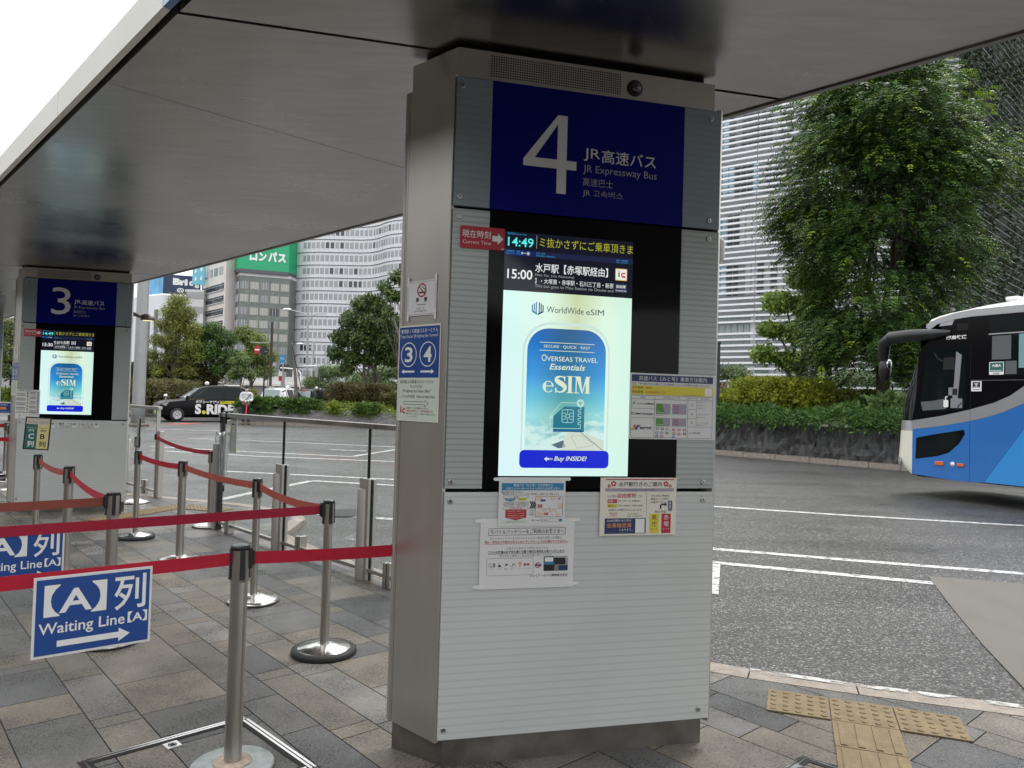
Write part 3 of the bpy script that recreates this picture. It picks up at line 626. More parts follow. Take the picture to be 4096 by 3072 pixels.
def pillar(number, fl, label, rows):
    root = thing('bus_stop_pillar', label, 'pillar', fl, ROT, 'bus stop pillars with departure screens')
    Wd = 1.229; sv = (-.171, .276)
    hexa = lambda i, y0=0.: [(0+i, y0+i), (Wd-i*.6, y0+i), (Wd-i*.6+sv[0], sv[1]-i), (sv[0]+i*.6, sv[1]-i)]
    b = MB(); b.prism(hexa(.035), 0, .112); b.build('plinth', 'steel_dark', root, .004)
    b = MB(); b.prism(hexa(.03, .012), .112, 2.845); b.build('core', 'gap_dark', root)
    # steel side panel on the left, back and right
    b = MB(); su = Vector((sv[0], sv[1])).normalized()
    def wall(p, q, th, z0, z1):
        p, q = Vector(p), Vector(q); d = (q-p).normalized(); nn = Vector((d.y, -d.x))*th
        b.prism([tuple(p), tuple(q), tuple(q-nn), tuple(p-nn)], z0, z1)
    wall(sv, (-.002, .0), .02, .112, 2.848); b.build('side_panel', 'steel_side', root, .003)
    b = MB(); wall((Wd+.002, 0), (Wd+sv[0], sv[1]), .02, .112, 2.848); b.build('side_panel', 'steel_side', root, .003)
    b = MB(); wall((Wd+sv[0]-.004, sv[1]), (sv[0]+.004, sv[1]), .018, .112, 2.846); b.build('back_panel', 'steel_side', root)
    # glass front: lower panel, strips, number panel
    b = MB(); b.box(.007, -.010, .125, 1.219, .010, 1.125); b.build('lower_panel', 'striped_glass', root, .002)
    for x0, x1 in ((.007, .161), (1.035, 1.219)):
        b = MB(); b.box(x0, -.010, 1.140, x1, .010, 2.290); b.build('screen_side_strip', 'striped_glass_fine', root, .002)
        b = MB(); b.box(x0, -.010, 2.302, x1-.003 if x0 < .1 else x1, .010, 2.838); b.build('top_side_strip', 'striped_glass_blue', root, .002)
    b = MB(); b.box(.162, -.009, 1.138, 1.034, .010, 2.292); b.build('screen_glass', 'black_glass', root)
    b = MB(); b.box(.159, -.010, 2.300, 1.037, .010, 2.838); pn = b.build('number_panel', 'panel_blue', root)
    b = MB(); y = -.0112
    if number == '4':
        X0, X1, Z0, Z1 = .297, .533, 2.392, 2.727; w, h = X1-X0, Z1-Z0; P = lambda a, c: (X0+a*w, Z0+c*h)
        b.add([(p[0], y, p[1]) for p in (P(.63, 0), P(.81, 0), P(.81, 1), P(.63, 1), P(.0, .315), P(.0, .40), P(1, .315), P(1, .43), P(.63, .315), P(.63, .43), P(.21, .43), P(.81, .315), P(.81, .43), P(.63, .88))],
              [(0, 1, 2, 3), (4, 8, 9, 10, 5), (11, 6, 7, 12), (5, 10, 13, 3)])
    else: b.text(number, .318, 2.412, .528, 2.742, y)
    b.text('JR', .566, 2.545, .640, 2.600, y); b.text('高速バス', .648, 2.543, .902, 2.602, y, 0, .004)
    b.text('JR Expressway Bus', .564, 2.487, .907, 2.528, y, 1, .0); b.text('高速巴士', .564, 2.437, .702, 2.472, y, 1); b.text('JR 고속버스', .564, 2.388, .750, 2.423, y, 1)
    b.build('lettering', ['panel_letter', 'panel_letter_dim'], pn)
    # cap, loudspeaker grille, dome camera
    b = MB(); b.prism([(.012, .012), (Wd-.034, .012), (Wd-.034+sv[0]*.93, sv[1]-.02), (sv[0]+.025, sv[1]-.02)], 2.848, 2.968); cap = b.build('cap', 'steel_side', root)
    b = MB(); b.prism([(.05, .05), (Wd-.07, .05), (Wd-.07+sv[0]*.8, sv[1]-.05), (sv[0]+.08, sv[1]-.05)], 2.968, CZ+.004); b.build('ceiling_shade_block', 'gap_dark', root)  # black block stands in for the shadow in the recess under the ceiling
    b = MB(); b.box(.147, .008, 2.858, .739, .014, 2.958, 0)
    for i in range(57):
        for j in range(9): b.box(.1515+i*.0103, .0070, 2.862+j*.0104, .1515+i*.0103+.006, .0085, 2.868+j*.0104, 1)
    b.build('loudspeaker_grille', ['steel_side', 'gap_dark'], cap)
    b = MB(); b.lathe([(.036, 0), (.036, .006), (.030, .010)], (0, 0, 0), 24, 1); b.sphere((0, 0, .006), .027, 0, 20, 8, (1, 1, 1), 0)
    for i, v in enumerate(b.v): b.v[i] = Vector((.803+v.x, .012-v.z, 2.899+v.y))
    b.build('dome_camera', ['lens_black', 'black_plastic'], cap)
    for x in (.031, 1.168):
        for z in (2.80, 2.338, 2.256, 1.168, 1.090, .168):
            b = MB(); b.lathe([(.0115, 0), (.0115, .003), (.009, .0045)], (0, 0, 0), 14, 0); b.box(-.006, -.001, .0045, .006, .001, .0048, 1); b.box(-.001, -.006, .0045, .001, .006, .0048, 1)
            for i, v in enumerate(b.v): b.v[i] = Vector((x+v.x*.8+v.y*.6, -.010-v.z, z+v.y*.8-v.x*.6))
            b.build('screw', ['steel', 'gap_dark'], root)
    # the lit screen
    y = -.0096
    b = MB(); b.rect(.228, 1.966, .805, 2.213, y, 0); b.rect(.228, 2.114, .805, 2.137, y-.0003, 1); b.rect(.228, 2.114, .358, 2.137, y-.0006, 2)
    scr = b.build('departure_screen', ['lcd_black', 'lcd_navy', 'lcd_stripe'], root)
    b = MB(); y2 = y-.0012
    b.text('14:49', .241, 2.152, .352, 2.190, y2, 0, .008); b.text('現在時刻 Current Time', .238, 2.200, .322, 2.209, y2, 5)
    b.rect(.365, 2.15, .367, 2.205, y2, 4)
    b.text(rows[0], .379, 2.158, .803, 2.198, y2, 1)
    b.text('15:00' if number == '4' else '15:30', .242, 2.016, .351, 2.056, y2, 3, .012)
    b.text(rows[1], .363, 2.050, rows[5], 2.089, y2, 3, .006); b.text(rows[2], .363, 2.031, .536, 2.044, y2, 4)
    b.text(rows[3], .363, 2.003, .717, 2.025, y2, 3); b.text(rows[4], .363, 1.983, .717, 1.999, y2, 4)
    b.text('出発時刻', .236, 2.127, .270, 2.135, y2, 5); b.text('Dep. Time', .236, 2.117, .272, 2.124, y2, 5); b.text('遅延', .280, 2.127, .296, 2.135, y2, 5); b.text('Delay', .280, 2.117, .298, 2.125, y2, 5)
    b.ring(.305, 2.1255, .0025, .0045, y2, 3, 14); b.rect(.313, 2.125, .320, 2.1265, y2, 3); b.disc(.330, 2.1255, .0042, y2, 3, 12)
    for i in range(8): a = i*PI/4; b.line([(.330+.006*math.cos(a), 2.1255+.006*math.sin(a)), (.330+.009*math.cos(a), 2.1255+.009*math.sin(a))], .0012, y2, 3)
    b.text('行先 / 案内', .366, 2.126, .404, 2.134, y2, 5); b.text('Destination / Information', .366, 2.117, .449, 2.124, y2, 5); b.text('備考 / 空席情報', .728, 2.123, .781, 2.131, y2, 5); b.text('Details / Seat availability', .728, 2.115, .781, 2.121, y2, 5)
    b.face(rrect(.724, 2.040, .779, 2.092, .004), y2, 6); b.face(rrect(.7275, 2.0435, .7755, 2.0885, .003), y2-.0004, 3)
    b.rect(.737, 2.055, .745, 2.074, y2-.0008, 8); b.ring(.741, 2.079, .0028, .0045, y2-.0008, 8, 12, 1.5); b.ring(.762, 2.065, .005, .0105, y2-.0008, 7, 18, 1.1, PI/2, 3*PI/2); b.rect(.762, 2.0695, .770, 2.0755, y2-.0008, 7); b.rect(.758, 2.0545, .770, 2.061, y2-.0008, 7); b.disc(.758, 2.054, .003, y2-.001, 7, 10); b.disc(.768, 2.054, .003, y2-.001, 7, 10)
    b.face(rrect(.724, 1.988, .780, 2.026, .003), y2, 9); b.text('自由席', .731, 2.007, .773, 2.021, y2-.0004, 3, .01); b.text('Unreserved Seat', .727, 1.993, .777, 2.000, y2-.0004, 3)
    b.build('departure_lettering', ['lcd_cyan', 'lcd_yellow', 'lcd_black', 'lcd_white', 'lcd_dim', 'lcd_blue_text', 'lcd_gold', 'lcd_red', 'lcd_brown', 'lcd_badge'], scr)
    # the advertisement on the lower part of the screen
    b = MB(); b.rect(.228, 1.193, .805, 1.966, y, 0); ad = b.build('advert_screen', 'lcd_advert', root)
    b = MB()
    def arch(x0, x1, z0, z1, r): return [(x0, z0), (x1, z0)]+[p for p in rrect(x0, z0, x1, z1, r, 8) if p[1] > z0+.1]
    b.face(arch(.319, .709, 1.302, 1.842, .125), y-.0004, 0); b.face(arch(.326, .702, 1.302, 1.832, .118), y-.0008, 1); b.build('window_frame', ['lcd_shadow', 'lcd_advert'], ad)
    b = MB(); b.face(arch(.338, .690, 1.302, 1.816, .095), y-.0012, 0); b.build('sky_picture', 'lcd_window', ad)
    b = MB(); yy = y-.0020
    b.face([(.500, 1.302), (.520, 1.378), (.600, 1.378), (.690, 1.345), (.690, 1.302)], yy, 0); b.face([(.455, 1.325), (.507, 1.345), (.520, 1.315), (.485, 1.310)], yy, 1)
    b.line([(.585, 1.378), (.687, 1.303)], .0022, yy-.0003, 2); b.line([(.54, 1.362), (.585, 1.366), (.645, 1.330)], .001, yy-.0003, 1); b.line([(.54, 1.362), (.57, 1.312), (.642, 1.325)], .001, yy-.0003, 1)
    b.build('wing_picture', ['lcd_wing', 'lcd_wing_dark', 'lcd_logo_b'], ad)
    b = MB(); yy = y-.0026
    b.face([(.460, 1.380), (.598, 1.380), (.598, 1.488), (.508, 1.488), (.460, 1.446)], yy, 2); b.face([(.464, 1.388), (.598, 1.388), (.598, 1.488), (.508, 1.488), (.464, 1.448)], yy-.0004, 0)
    ol = [(.447, 1.395), (.447, 1.450), (.494, 1.504), (.565, 1.504)]; b.line(ol, .0024, yy-.0008, 1); b.line([(.447, 1.395), (.582, 1.395), (.582, 1.412), (.570, 1.412), (.570, 1.420), (.582, 1.420), (.582, 1.428), (.570, 1.428), (.570, 1.438), (.582, 1.438), (.582, 1.447), (.570, 1.447), (.570, 1.457), (.582, 1.457), (.582, 1.466), (.570, 1.466), (.570, 1.475), (.582, 1.475), (.582, 1.488)], .0024, yy-.0008, 1)
    c = rrect(.498, 1.420, .549, 1.474, .008); b.line(c+[c[0]], .0024, yy-.0008, 1)
    for p in ([(.523, 1.420), (.523, 1.438)], [(.523, 1.458), (.523, 1.474)], [(.498, 1.447), (.516, 1.447)], [(.531, 1.447), (.549, 1.447)], [(.498, 1.434), (.512, 1.434), (.516, 1.440), (.531, 1.440), (.536, 1.434), (.549, 1.434)], [(.498, 1.460), (.512, 1.460), (.516, 1.455), (.531, 1.455), (.536, 1.460), (.549, 1.460)], [(.516, 1.440), (.516, 1.455)], [(.531, 1.440), (.531, 1.455)]): b.line(p, .0020, yy-.0008, 1)
    b.disc(.579, 1.503, .017, yy-.0012, 1); b.disc(.579, 1.496, .0022, yy-.0016, 2, 10)
    for r in (.006, .010, .014): b.ring(.579, 1.496, r-.0018, r, yy-.0016, 2, 10, 1, PI*.25, PI*.75)
    b.build('card_picture', ['lcd_card', 'lcd_line', 'lcd_card_b'], ad)
    b = MB(); b.face(rrect(.316, 1.227, .714, 1.302, .02), y-.0030, 0); bt = b.build('button_picture', 'lcd_button', ad)
    b = MB(); yy = y-.0038
    b.text('Buy INSIDE!', .468, 1.252, .614, 1.277, yy, 0, .016, .25); b.face([(.424, 1.265), (.436, 1.275), (.436, 1.269), (.446, 1.269), (.446, 1.261), (.436, 1.261), (.436, 1.255)], yy, 0)
    for k in range(3): b.rect(.448+k*.005, 1.261, .4505+k*.005, 1.269, yy, 0)
    b.line([(.391, 1.756), (.636, 1.756)], .0024, yy, 0); b.line([(.391, 1.722), (.636, 1.722)], .0024, yy, 0); b.text('SECURE · QUICK · EASY', .409, 1.732, .617, 1.746, yy, 0)
    b.text('O', .401, 1.677, .423, 1.705, yy, 0); b.text('VERSEAS TRAVEL', .424, 1.678, .652, 1.698, yy, 0, .004); b.text('Essentials', .437, 1.642, .596, 1.667, yy, 0, .012, .25)
    serif_esim(b, .409, 1.545, .621, 1.617, yy, 0)
    for i in range(5):
        x = .3525+i*.0056; h = (.038, .046, .054, .046, .038)[i]
    zc = 1.8965
    for i, (dx, hi, lo) in enumerate(((-.026, .014, -.014), (-.0175, .020, -.018), (-.009, .026, -.022))):
        b.face([(.378+dx, zc+lo), (.378+dx+.0048, zc+lo-.003), (.378+dx+.0048, zc+hi+.003), (.378+dx, zc+hi)], yy, 1); b.face([(.378-dx-.0048, zc+lo-.003), (.378-dx, zc+lo), (.378-dx, zc+hi), (.378-dx-.0048, zc+hi+.003)], yy, 2)
    b.face([(.352, zc-.014), (.3765, zc-.028), (.3765, zc-.020), (.352, zc-.008)], yy, 1); b.face([(.404, zc-.014), (.404, zc-.008), (.3795, zc-.020), (.3795, zc-.028)], yy, 2)
    b.text('WorldWide', .417, 1.882, .583, 1.909, yy, 3); b.text('eSIM', .594, 1.882, .675, 1.907, yy, 3)
    b.build('advert_lettering', ['lcd_cream', 'lcd_logo_a', 'lcd_logo_b', 'lcd_ink'], ad)
    return root
P4 = pillar('4', FL4, 'nearest grey steel and glass pillar with a blue 4 panel and lit screen', ['ミ抜かさずにご乗車頂きま', '水戸駅【赤塚駅経由】', 'Mito Sta. (via Akatsuka)', '】・大塚東・赤塚駅・石川三丁目・新原', 'This bus goes to Mito Station via Otsuka and', .690])
P3 = pillar('3', FL3, 'steel and glass pillar with a blue 3 panel further along the platform', ['を抜かさずにご乗車頂きま', 'ちはら台駅【B】', 'Chiharadai Sta.', '・おゆみ野駅・しのだい団地・おゆ', 'This bus goes to Chiharadai Station via', .60])
# the next pillar is cut off by the edge of the photo
P2 = thing('bus_stop_pillar', 'grey pillar cut off at the left edge of the photo, beyond the number 3 pillar', 'pillar', FL2, ROT, 'bus stop pillars with departure screens')
for nm, x0, z0, x1, z1, mm in (('lower_panel', .007, .125, 1.219, 1.125, 'striped_glass'), ('screen_side_strip', .007, 1.14, .161, 2.29, 'striped_glass_fine'), ('screen_side_strip', 1.035, 1.14, 1.219, 2.29, 'striped_glass_fine'), ('top_panel', .007, 2.302, 1.219, 2.838, 'striped_glass_blue'), ('screen_glass', .163, 1.138, 1.033, 2.292, 'black_glass')):
    b = MB(); b.box(x0, -.01, z0, x1, .01, z1); b.build(nm, mm, P2, .002)
b = MB(); b.prism([(0, .012), (1.229, .012), (1.058, .276), (-.171, .276)], .11, 2.848); b.build('side_panel', 'steel_side', P2)
b = MB(); b.prism([(.03, .04), (1.2, .04), (1.03, .24), (-.13, .24)], 0, .11); b.build('plinth', 'steel_dark', P2)
b = MB(); b.prism([(.02, .02), (1.2, .02), (1.03, .25), (-.15, .25)], 2.85, CZ-.002); b.build('cap', 'steel_side', P2)
# small security camera on the right flank of the near pillar
t = thing('security_camera', 'small white security camera on the right edge of the number 4 pillar', 'camera', FL4+Vector((U.x*1.24, U.y*1.24, 2.23)), ROT)
b = MB(); b.box(-.02, .03, -.03, .005, .09, .03, 0); b.build('bracket', 'white_paper', t)
b = MB(); b.lathe([(.0, -.06), (.018, -.055), (.024, -.04), (.026, .03), (.018, .05), (0, .056)], (.022, .06, 0), 16); b.build('housing', 'white_paper', t)
# ------------------------------------------------------------------ notices and signs fixed to the pillars
def local(fl, x, y, z, rot=ROT):
    c, s = math.cos(rot), math.sin(rot); return Vector((fl[0]+c*x-s*y, fl[1]+s*x+c*y, fl[2]+z))
def notice(name, label, cat, fl, x0, z0, x1, z1, y=-.0125, paper='white_paper', tapes=(), rot=ROT, th=.0012, group=None, rounded=0., border=None):
    root = thing(name, label, cat, local(fl, x0, y, z0, rot), rot, group); off = (-x0, -y, -z0)
    b = MB(off)
    if rounded: b.slab(rrect(x0, z0, x1, z1, rounded), y-th, y)
    else: b.slab([(x0, z0), (x1, z0), (x1, z1), (x0, z1)], y-th, y)
    b.build('paper' if th < .002 else 'plate', paper, root)
    for tx, tz, a in tapes:
        b = MB(off); w, l = .014, .04; c, s = math.cos(a)*l/2, math.sin(a)*l/2; nx, nz = -math.sin(a)*w/2, math.cos(a)*w/2
        p = [(tx-c-nx, tz-s-nz), (tx+c-nx, tz+s-nz), (tx+c+nx*.2, tz+s+nz*.2), (tx+c+nx, tz+s+nz), (tx-c+nx, tz-s+nz)]
        b.slab([(tx-c-nx, tz-s-nz), (tx+c-nx, tz+s-nz), (tx+c+math.cos(a)*w*.4, tz+s), (tx+c+nx, tz+s+nz), (tx-c+nx, tz-s+nz), (tx-c-math.cos(a)*w*.4, tz-s)], y-th-.0006, y-th); b.build('tape', 'tape_white', root)
    return root, MB(off), y-th-.0007
INKS = ['ink_black', 'ink_white', 'ink_red', 'ink_navy', 'ink_yellow', 'ink_grey', 'ink_cyan', 'ink_orange', 'ink_green', 'ink_peach', 'ink_mauve', 'ink_pale_green', 'ink_blue']
K, Wt, R_, NV, YE, GY, CY, ORG, GR, PE, MV, PG, BL = range(13)
def arrow_plate(fl, label):
    r, b, y = notice('direction_plate', label, 'sign', fl, .038, 2.128, .226, 2.220, -.011, 'ink_red', th=.004, rounded=.007, group='red arrow plates beside the screens')
    b.text('現在時刻', .046, 2.172, .166, 2.204, y, 0, .004); b.text('Current Time', .049, 2.147, .168, 2.162, y, 0)
    b.face(arrow(.171, 2.175, .222, .026, .055, .026), y, 1); b.face(arrow(.1725, 2.175, .220, .023, .048, .0235), y-.0004, 0)
    b.rect(.213, 2.132, .223, 2.136, y, 0); b.build('lettering', ['ink_white', 'ink_black'], r)
arrow_plate(FL4, 'red plate with a white arrow beside the clock on the number 4 pillar')
arrow_plate(FL3, 'red plate with a white arrow beside the clock on the number 3 pillar')
# large guide on how to board, over the right edge of the black glass
r, b, y = notice('notice', 'white notice with a dark blue heading and yellow band, right of the screen', 'notice', FL4, .803, 1.356, 1.217, 1.643, -.0125)
b.rect(.812, 1.606, 1.203, 1.636, y, NV); b.text('高速バス《みと号》乗車方法案内', .845, 1.611, 1.172, 1.631, y-.0005, Wt)
b.text('注意', .812, 1.592, .832, 1.601, y, R_); b.text('下記の便は予約が必要です（その他高速バスネットでの予約をお願いいたします）', .842, 1.592, 1.185, 1.601, y, K)
b.rect(.812, 1.549, 1.203, 1.589, y, YE); b.text('水戸駅発', .814, 1.574, .866, 1.585, y-.0005, K); b.text('20:00', .877, 1.574, .907, 1.584, y-.0005, R_); b.text('東京駅発', .814, 1.555, .866, 1.567, y-.0005, K); b.text('22:00以降のバス', .877, 1.555, .970, 1.567, y-.0005, R_); b.text('予約につきましては高速バスネットへお問合せ下さい', 1.06, 1.5505, 1.16, 1.5545, y-.0005, K); b.rect(1.163, 1.5515, 1.199, 1.585, y-.0005, Wt)
x0, x1, zt, zb = .812, 1.203, 1.546, 1.362
for zz in (zt, 1.530, zb): b.rect(x0, zz-.0006, x1, zz+.0006, y, K)
for zz in (1.489, 1.449): b.rect(x0, zz-.0005, .922, zz+.0005, y, K)
b.rect(.922, 1.448, 1.082, 1.449, y, K); b.rect(1.082, 1.489, 1.125, 1.490, y, K); b.rect(1.082, 1.449, 1.125, 1.450, y, K); b.rect(1.082, 1.412, x1, 1.413, y, K)
for xx in (x0, .922, 1.082, x1): b.rect(xx-.0006, zb, xx+.0006, zt, y, K)
b.rect(1.1245, 1.413, 1.1255, zt, y, K)
for t, a, c in (('運行会社', .855, .88), ('利用可能なICカード一覧', .963, 1.042), ('系統チャージ', 1.086, 1.121), ('備考・注意事項', 1.146, 1.182)): b.text(t, a, 1.535, c, 1.5415, y, K)
b.text('JR', .817, 1.504, .833, 1.518, y, GR, .02); b.text('ジェイアールバス関東株式会社', .838, 1.505, .919, 1.514, y, K, .02); b.disc(.819, 1.466, .006, y, K, 16); b.disc(.819, 1.466, .003, y-.0004, Wt, 12); b.text('関東鉄道株式会社', .830, 1.461, .917, 1.470, y, K, .03)
b.face([(.813, 1.395), (.825, 1.395), (.838, 1.409), (.826, 1.409)], y, ORG); b.disc(.830, 1.413, .005, y-.0004, R_, 14); b.face([(.832, 1.403), (.843, 1.416), (.858, 1.416), (.845, 1.405), (.844, 1.396), (.832, 1.395)], y, BL); b.text('茨城交通', .854, 1.397, .914, 1.409, y, K, .04)
for zz, hh in ((1.466, .046), (1.413, .034)):
    b.rect(.930, zz, .998, zz+hh, y, GY); b.rect(.9305, zz+.0005, .9975, zz+hh-.0005, y-.0002, MV); b.face([(.9305, zz+.0005), (.972, zz+.0005), (.960, zz+hh-.0005), (.9305, zz+hh-.0005)], y-.0004, GR); b.text('Suica', .935, zz+.004, .968, zz+.011, y-.0008, Wt)
    b.rect(1.006, zz, 1.076, zz+hh, y, MV)
    for i, t in enumerate(('Kitaca', 'TOICA', 'PASMO')): b.text(t, 1.013, zz+hh*(.72-.28*i), 1.04, zz+hh*(.72-.28*i)+.006, y-.0004, R_, .03)
    b.text('相互利用可能なカード', .931, zz-.008, .975, zz-.005, y, R_)
for t, zz in (('○', 1.509), ('○', 1.469)): b.ring(1.103, zz, .0035, .0048, y, K, 16)
b.line([(1.098, 1.425), (1.108, 1.436)], .0012, y, K); b.line([(1.098, 1.436), (1.108, 1.425)], .0012, y, K)
for i, (t, zz, e) in enumerate((('車内販売あり○', 1.519, 1.166), ('予約制あり○', 1.506, 1.166), ('学割設定あり○', 1.493, 1.166), ('水戸駅以外の停留所より', 1.466, 1.192), ('乗車できません', 1.453, 1.168), ('クレジットカード決済のみ可', 1.428, 1.187), ('現金支払可', 1.418, 1.175))): b.text(t, 1.128, zz, e, zz+.006, y, GY)
b.text('みと号時刻表', 1.090, 1.381, 1.146, 1.390, y, GY, .01)
for i, (c, xx, zz) in enumerate(((GY, .933, 1.397), (BL, .955, 1.397), (MV, .978, 1.396), (R_, 1.01, 1.393), (R_, 1.036, 1.394), (R_, 1.062, 1.393), (CY, .930, 1.379), (GY, .953, 1.379), (K, .978, 1.379), (R_, 1.012, 1.376), (R_, 1.036, 1.375), (K, 1.063, 1.376), (NV, .930, 1.364), (R_, .954, 1.364), (CY, 1.010, 1.363))): b.face(rrect(xx-.001, zz, xx+.013, zz+.010, .002, 2), y, c); b.rect(xx+.002, zz+.003, xx+.010, zz+.007, y-.0004, Wt)
b.build('lettering', INKS, r)
# landscape notice about the ferry terminal
r, b, y = notice('notice', 'small landscape notice with a blue heading and a map, just under the screen', 'notice', FL4, .232, .985, .521, 1.188, -.0155, tapes=((.232, 1.180, 0), (.519, 1.181, 0)))
b.rect(.243, 1.134, .513, 1.164, y, CY); b.text('高速バス「みと号」で水戸駅から', .294, 1.150, .464, 1.161, y-.0005, Wt, .008); b.text('大洗フェリーターミナルへ行かれるお客さまへ', .260, 1.1365, .498, 1.147, y-.0005, Wt, .008)
b.text('■水戸駅北口3番のりばから', .243, 1.1235, .335, 1.130, y, K, .01); b.text('茨城交通「大洗フェリーターミナル行（那珂湊行）」路線バスをご利用ください', .249, 1.1155, .492, 1.122, y, K, .01)
b.frame(.252, 1.101, .359, 1.112, .001, y, K); b.text('東京駅', .296, 1.1035, .316, 1.1095, y, K); b.face([(.258, 1.100), (.302, 1.100), (.302, 1.094), (.280, 1.088), (.258, 1.094)], y, CY); b.face([(.315, 1.100), (.352, 1.100), (.352, 1.094), (.334, 1.089), (.315, 1.094)], y, YE); b.text('赤塚ルート', .267, 1.0935, .293, 1.0985, y-.0004, Wt); b.text('県庁ルート', .320, 1.0935, .347, 1.0985, y-.0004, K)
for a, c, t in ((.252, .303, '水戸駅北口3番'), (.308, .359, '水戸駅南口')): b.frame(a, 1.075, c, 1.086, .001, y, K); b.text(t, a+.006, 1.0775, c-.006, 1.0835, y, K); b.text('徒歩2分', a+.004, 1.068, a+.022, 1.073, y, K); b.text('徒歩5分', a+.027, 1.068, a+.045, 1.073, y, K)
b.frame(.252, 1.055, .359, 1.066, .001, y, R_); b.text('水戸駅 北口3番', .279, 1.0575, .332, 1.0635, y, R_); b.face([(.262, 1.054), (.262, 1.021), (.307, 1.010), (.352, 1.021), (.352, 1.054)][::-1], y, R_)
for i, t in enumerate(('茨城交通・路線バス', '大洗フェリーターミナル経由', '那珂湊駅行ご乗車', '大洗駅入口下車')): b.text(t, .272, 1.045-i*.009, .342, 1.0505-i*.009, y-.0004, PE)
b.rect(.252, .999, .358, 1.010, y, CY); b.rect(.252, .999, .358, 1.010, y-.0002, PG); b.text('大洗フェリーターミナル', .268, 1.001, .342, 1.0075, y-.0005, NV)
for i in range(3): x = .364+i*.008; b.face([(x, 1.088), (x+.006, 1.088), (x+.014, 1.073), (x+.006, 1.058), (x, 1.058), (x+.008, 1.073)][::-1], y, K)
b.text('水戸駅', .366, 1.046, .383, 1.052, y, K); b.text('のりば', .366, 1.038, .383, 1.044, y, K); b.text('詳細図', .366, 1.030, .383, 1.036, y, K)
b.frame(.390, 1.022, .511, 1.110, .0014, y, K)
for a, c, e, f, m_ in ((.392, 1.095, .42, 1.109, PE), (.455, 1.096, .475, 1.109, PE), (.490, 1.06, .51, 1.082, PE), (.395, 1.026, .423, 1.044, PE), (.418, 1.047, .44, 1.055, PE), (.455, 1.045, .485, 1.054, PE), (.480, 1.025, .497, 1.04, PE), (.40, 1.062, .421, 1.075, R_), (.428, 1.031, .448, 1.041, R_), (.412, 1.088, .434, 1.096, BL), (.468, 1.07, .478, 1.078, PG), (.489, 1.095, .50, 1.104, MV)): b.rect(a, c, e, f, y, m_)
b.line([(.391, 1.057), (.510, 1.057)], .001, y-.0003, GY); b.line([(.452, 1.068), (.452, 1.045), (.470, 1.03)], .0012, y-.0004, GY); b.text('水戸駅', .403, 1.066, .418, 1.072, y-.0005, Wt); b.text('駅ビル', .431, 1.0335, .445, 1.0395, y-.0005, Wt)
b.text('詳しくは', .376, 1.005, .408, 1.0125, y, K, .01); b.frame(.412, 1.003, .510, 1.0145, .0008, y, GY); b.text('茨交 路線バス', .417, 1.006, .455, 1.0115, y, GY); b.rect(.496, 1.0035, .509, 1.014, y-.0003, CY)
b.build('lettering', INKS, r)
# mobile battery notice
r, b, y = notice('notice', 'large white notice with a boxed heading and a bus photo, lowest on the pillar', 'notice', FL4, .159, .727, .567, 1.017, -.0125, tapes=((.159, 1.008, 0), (.566, 1.010, 0), (.158, .738, 0), (.567, .741, 0)))
b.frame(.194, .948, .527, .977, .0016, y, K); b.text('モバイルバッテリーをご利用のお客さまへ', .202, .953, .521, .972, y, K, .006)
b.text('モバイルバッテリーなどのリチウムイオン電池を内蔵した機器は、', .200, .930, .514, .941, y, GY); b.text('発火・発熱などの恐れがあるためトランクルームではお預かりできません。', .178, .914, .540, .926, y, R_, .012); b.rect(.178, .9115, .536, .9127, y, R_)
b.text('お客さまに安全にご利用いただくため', .272, .889, .451, .899, y, GY); b.text('これらの機器は必ず目の届く位置で適切な管理をお願いいたします。', .194, .873, .527, .885, y, K, .012); b.rect(.194, .8705, .524, .8717, y, K); b.text('皆さまのご理解とご協力をお願い申し上げます。', .243, .858, .473, .868, y, GY)
c = rrect(.190, .783, .389, .853, .008); b.line(c+[c[0]], .0012, y, GY)
b.rect(.199, .818, .213, .833, y, BL); b.rect(.200, .820, .212, .832, y-.0003, PG); b.rect(.217, .817, .226, .834, y, GY); b.line([(.240, .836), (.243, .824)], .002, y, GY); b.face([(.238, .818), (.250, .818), (.251, .825), (.240, .826)], y, K); b.face([(.268, .821), (.280, .825), (.279, .830), (.268, .828)], y, NV); b.line([(.296, .817), (.304, .832)], .004, y, GY); b.line([(.304, .832), (.313, .819)], .002, y, K); b.disc(.332, .831, .006, y, ORG, 12); b.rect(.330, .816, .334, .828, y, ORG); b.rect(.347, .820, .358, .832, y, MV); b.rect(.349, .823, .356, .829, y-.0003, R_); b.face(rrect(.360, .822, .373, .830, .003, 3), y, R_)
for a, t in ((.197, 'ノートパソコン'), (.234, 'モバイル'), (.265, '電動歯ブラシ'), (.293, '電動シェーバー'), (.322, 'ハンディファン'), (.351, 'ゲーム機'), (.378, '…など')): b.text(t, a, .808, a+.021 if t[0] != '…' else a+.008, .8115, y, K)
b.ring(.409, .8215, .008, .0115, y, R_, 20); b.line([(.402, .829), (.416, .814)], .003, y, R_); b.face(arrow(.396, .8215, .426, .006, .014, .008), y+.0002, BL)
b.rect(.434, .796, .541, .858, y, GY); b.rect(.434, .840, .541, .858, y-.0002, PG); b.rect(.435, .833, .480, .857, y-.0004, K); b.rect(.439, .835, .476, .853, y-.0006, Wt); b.rect(.438, .822, .478, .834, y-.0006, CY); b.rect(.436, .797, .482, .823, y-.0006, K); b.rect(.480, .823, .530, .851, y-.0006, K); b.rect(.500, .797, .541, .818, y-.0007, NV); b.rect(.531, .820, .541, .850, y-.0007, MV); b.text('JR BUS KANT', .484, .851, .540, .857, y-.0008, NV, .01); b.disc(.496, .801, .006, y-.0009, GY, 14)
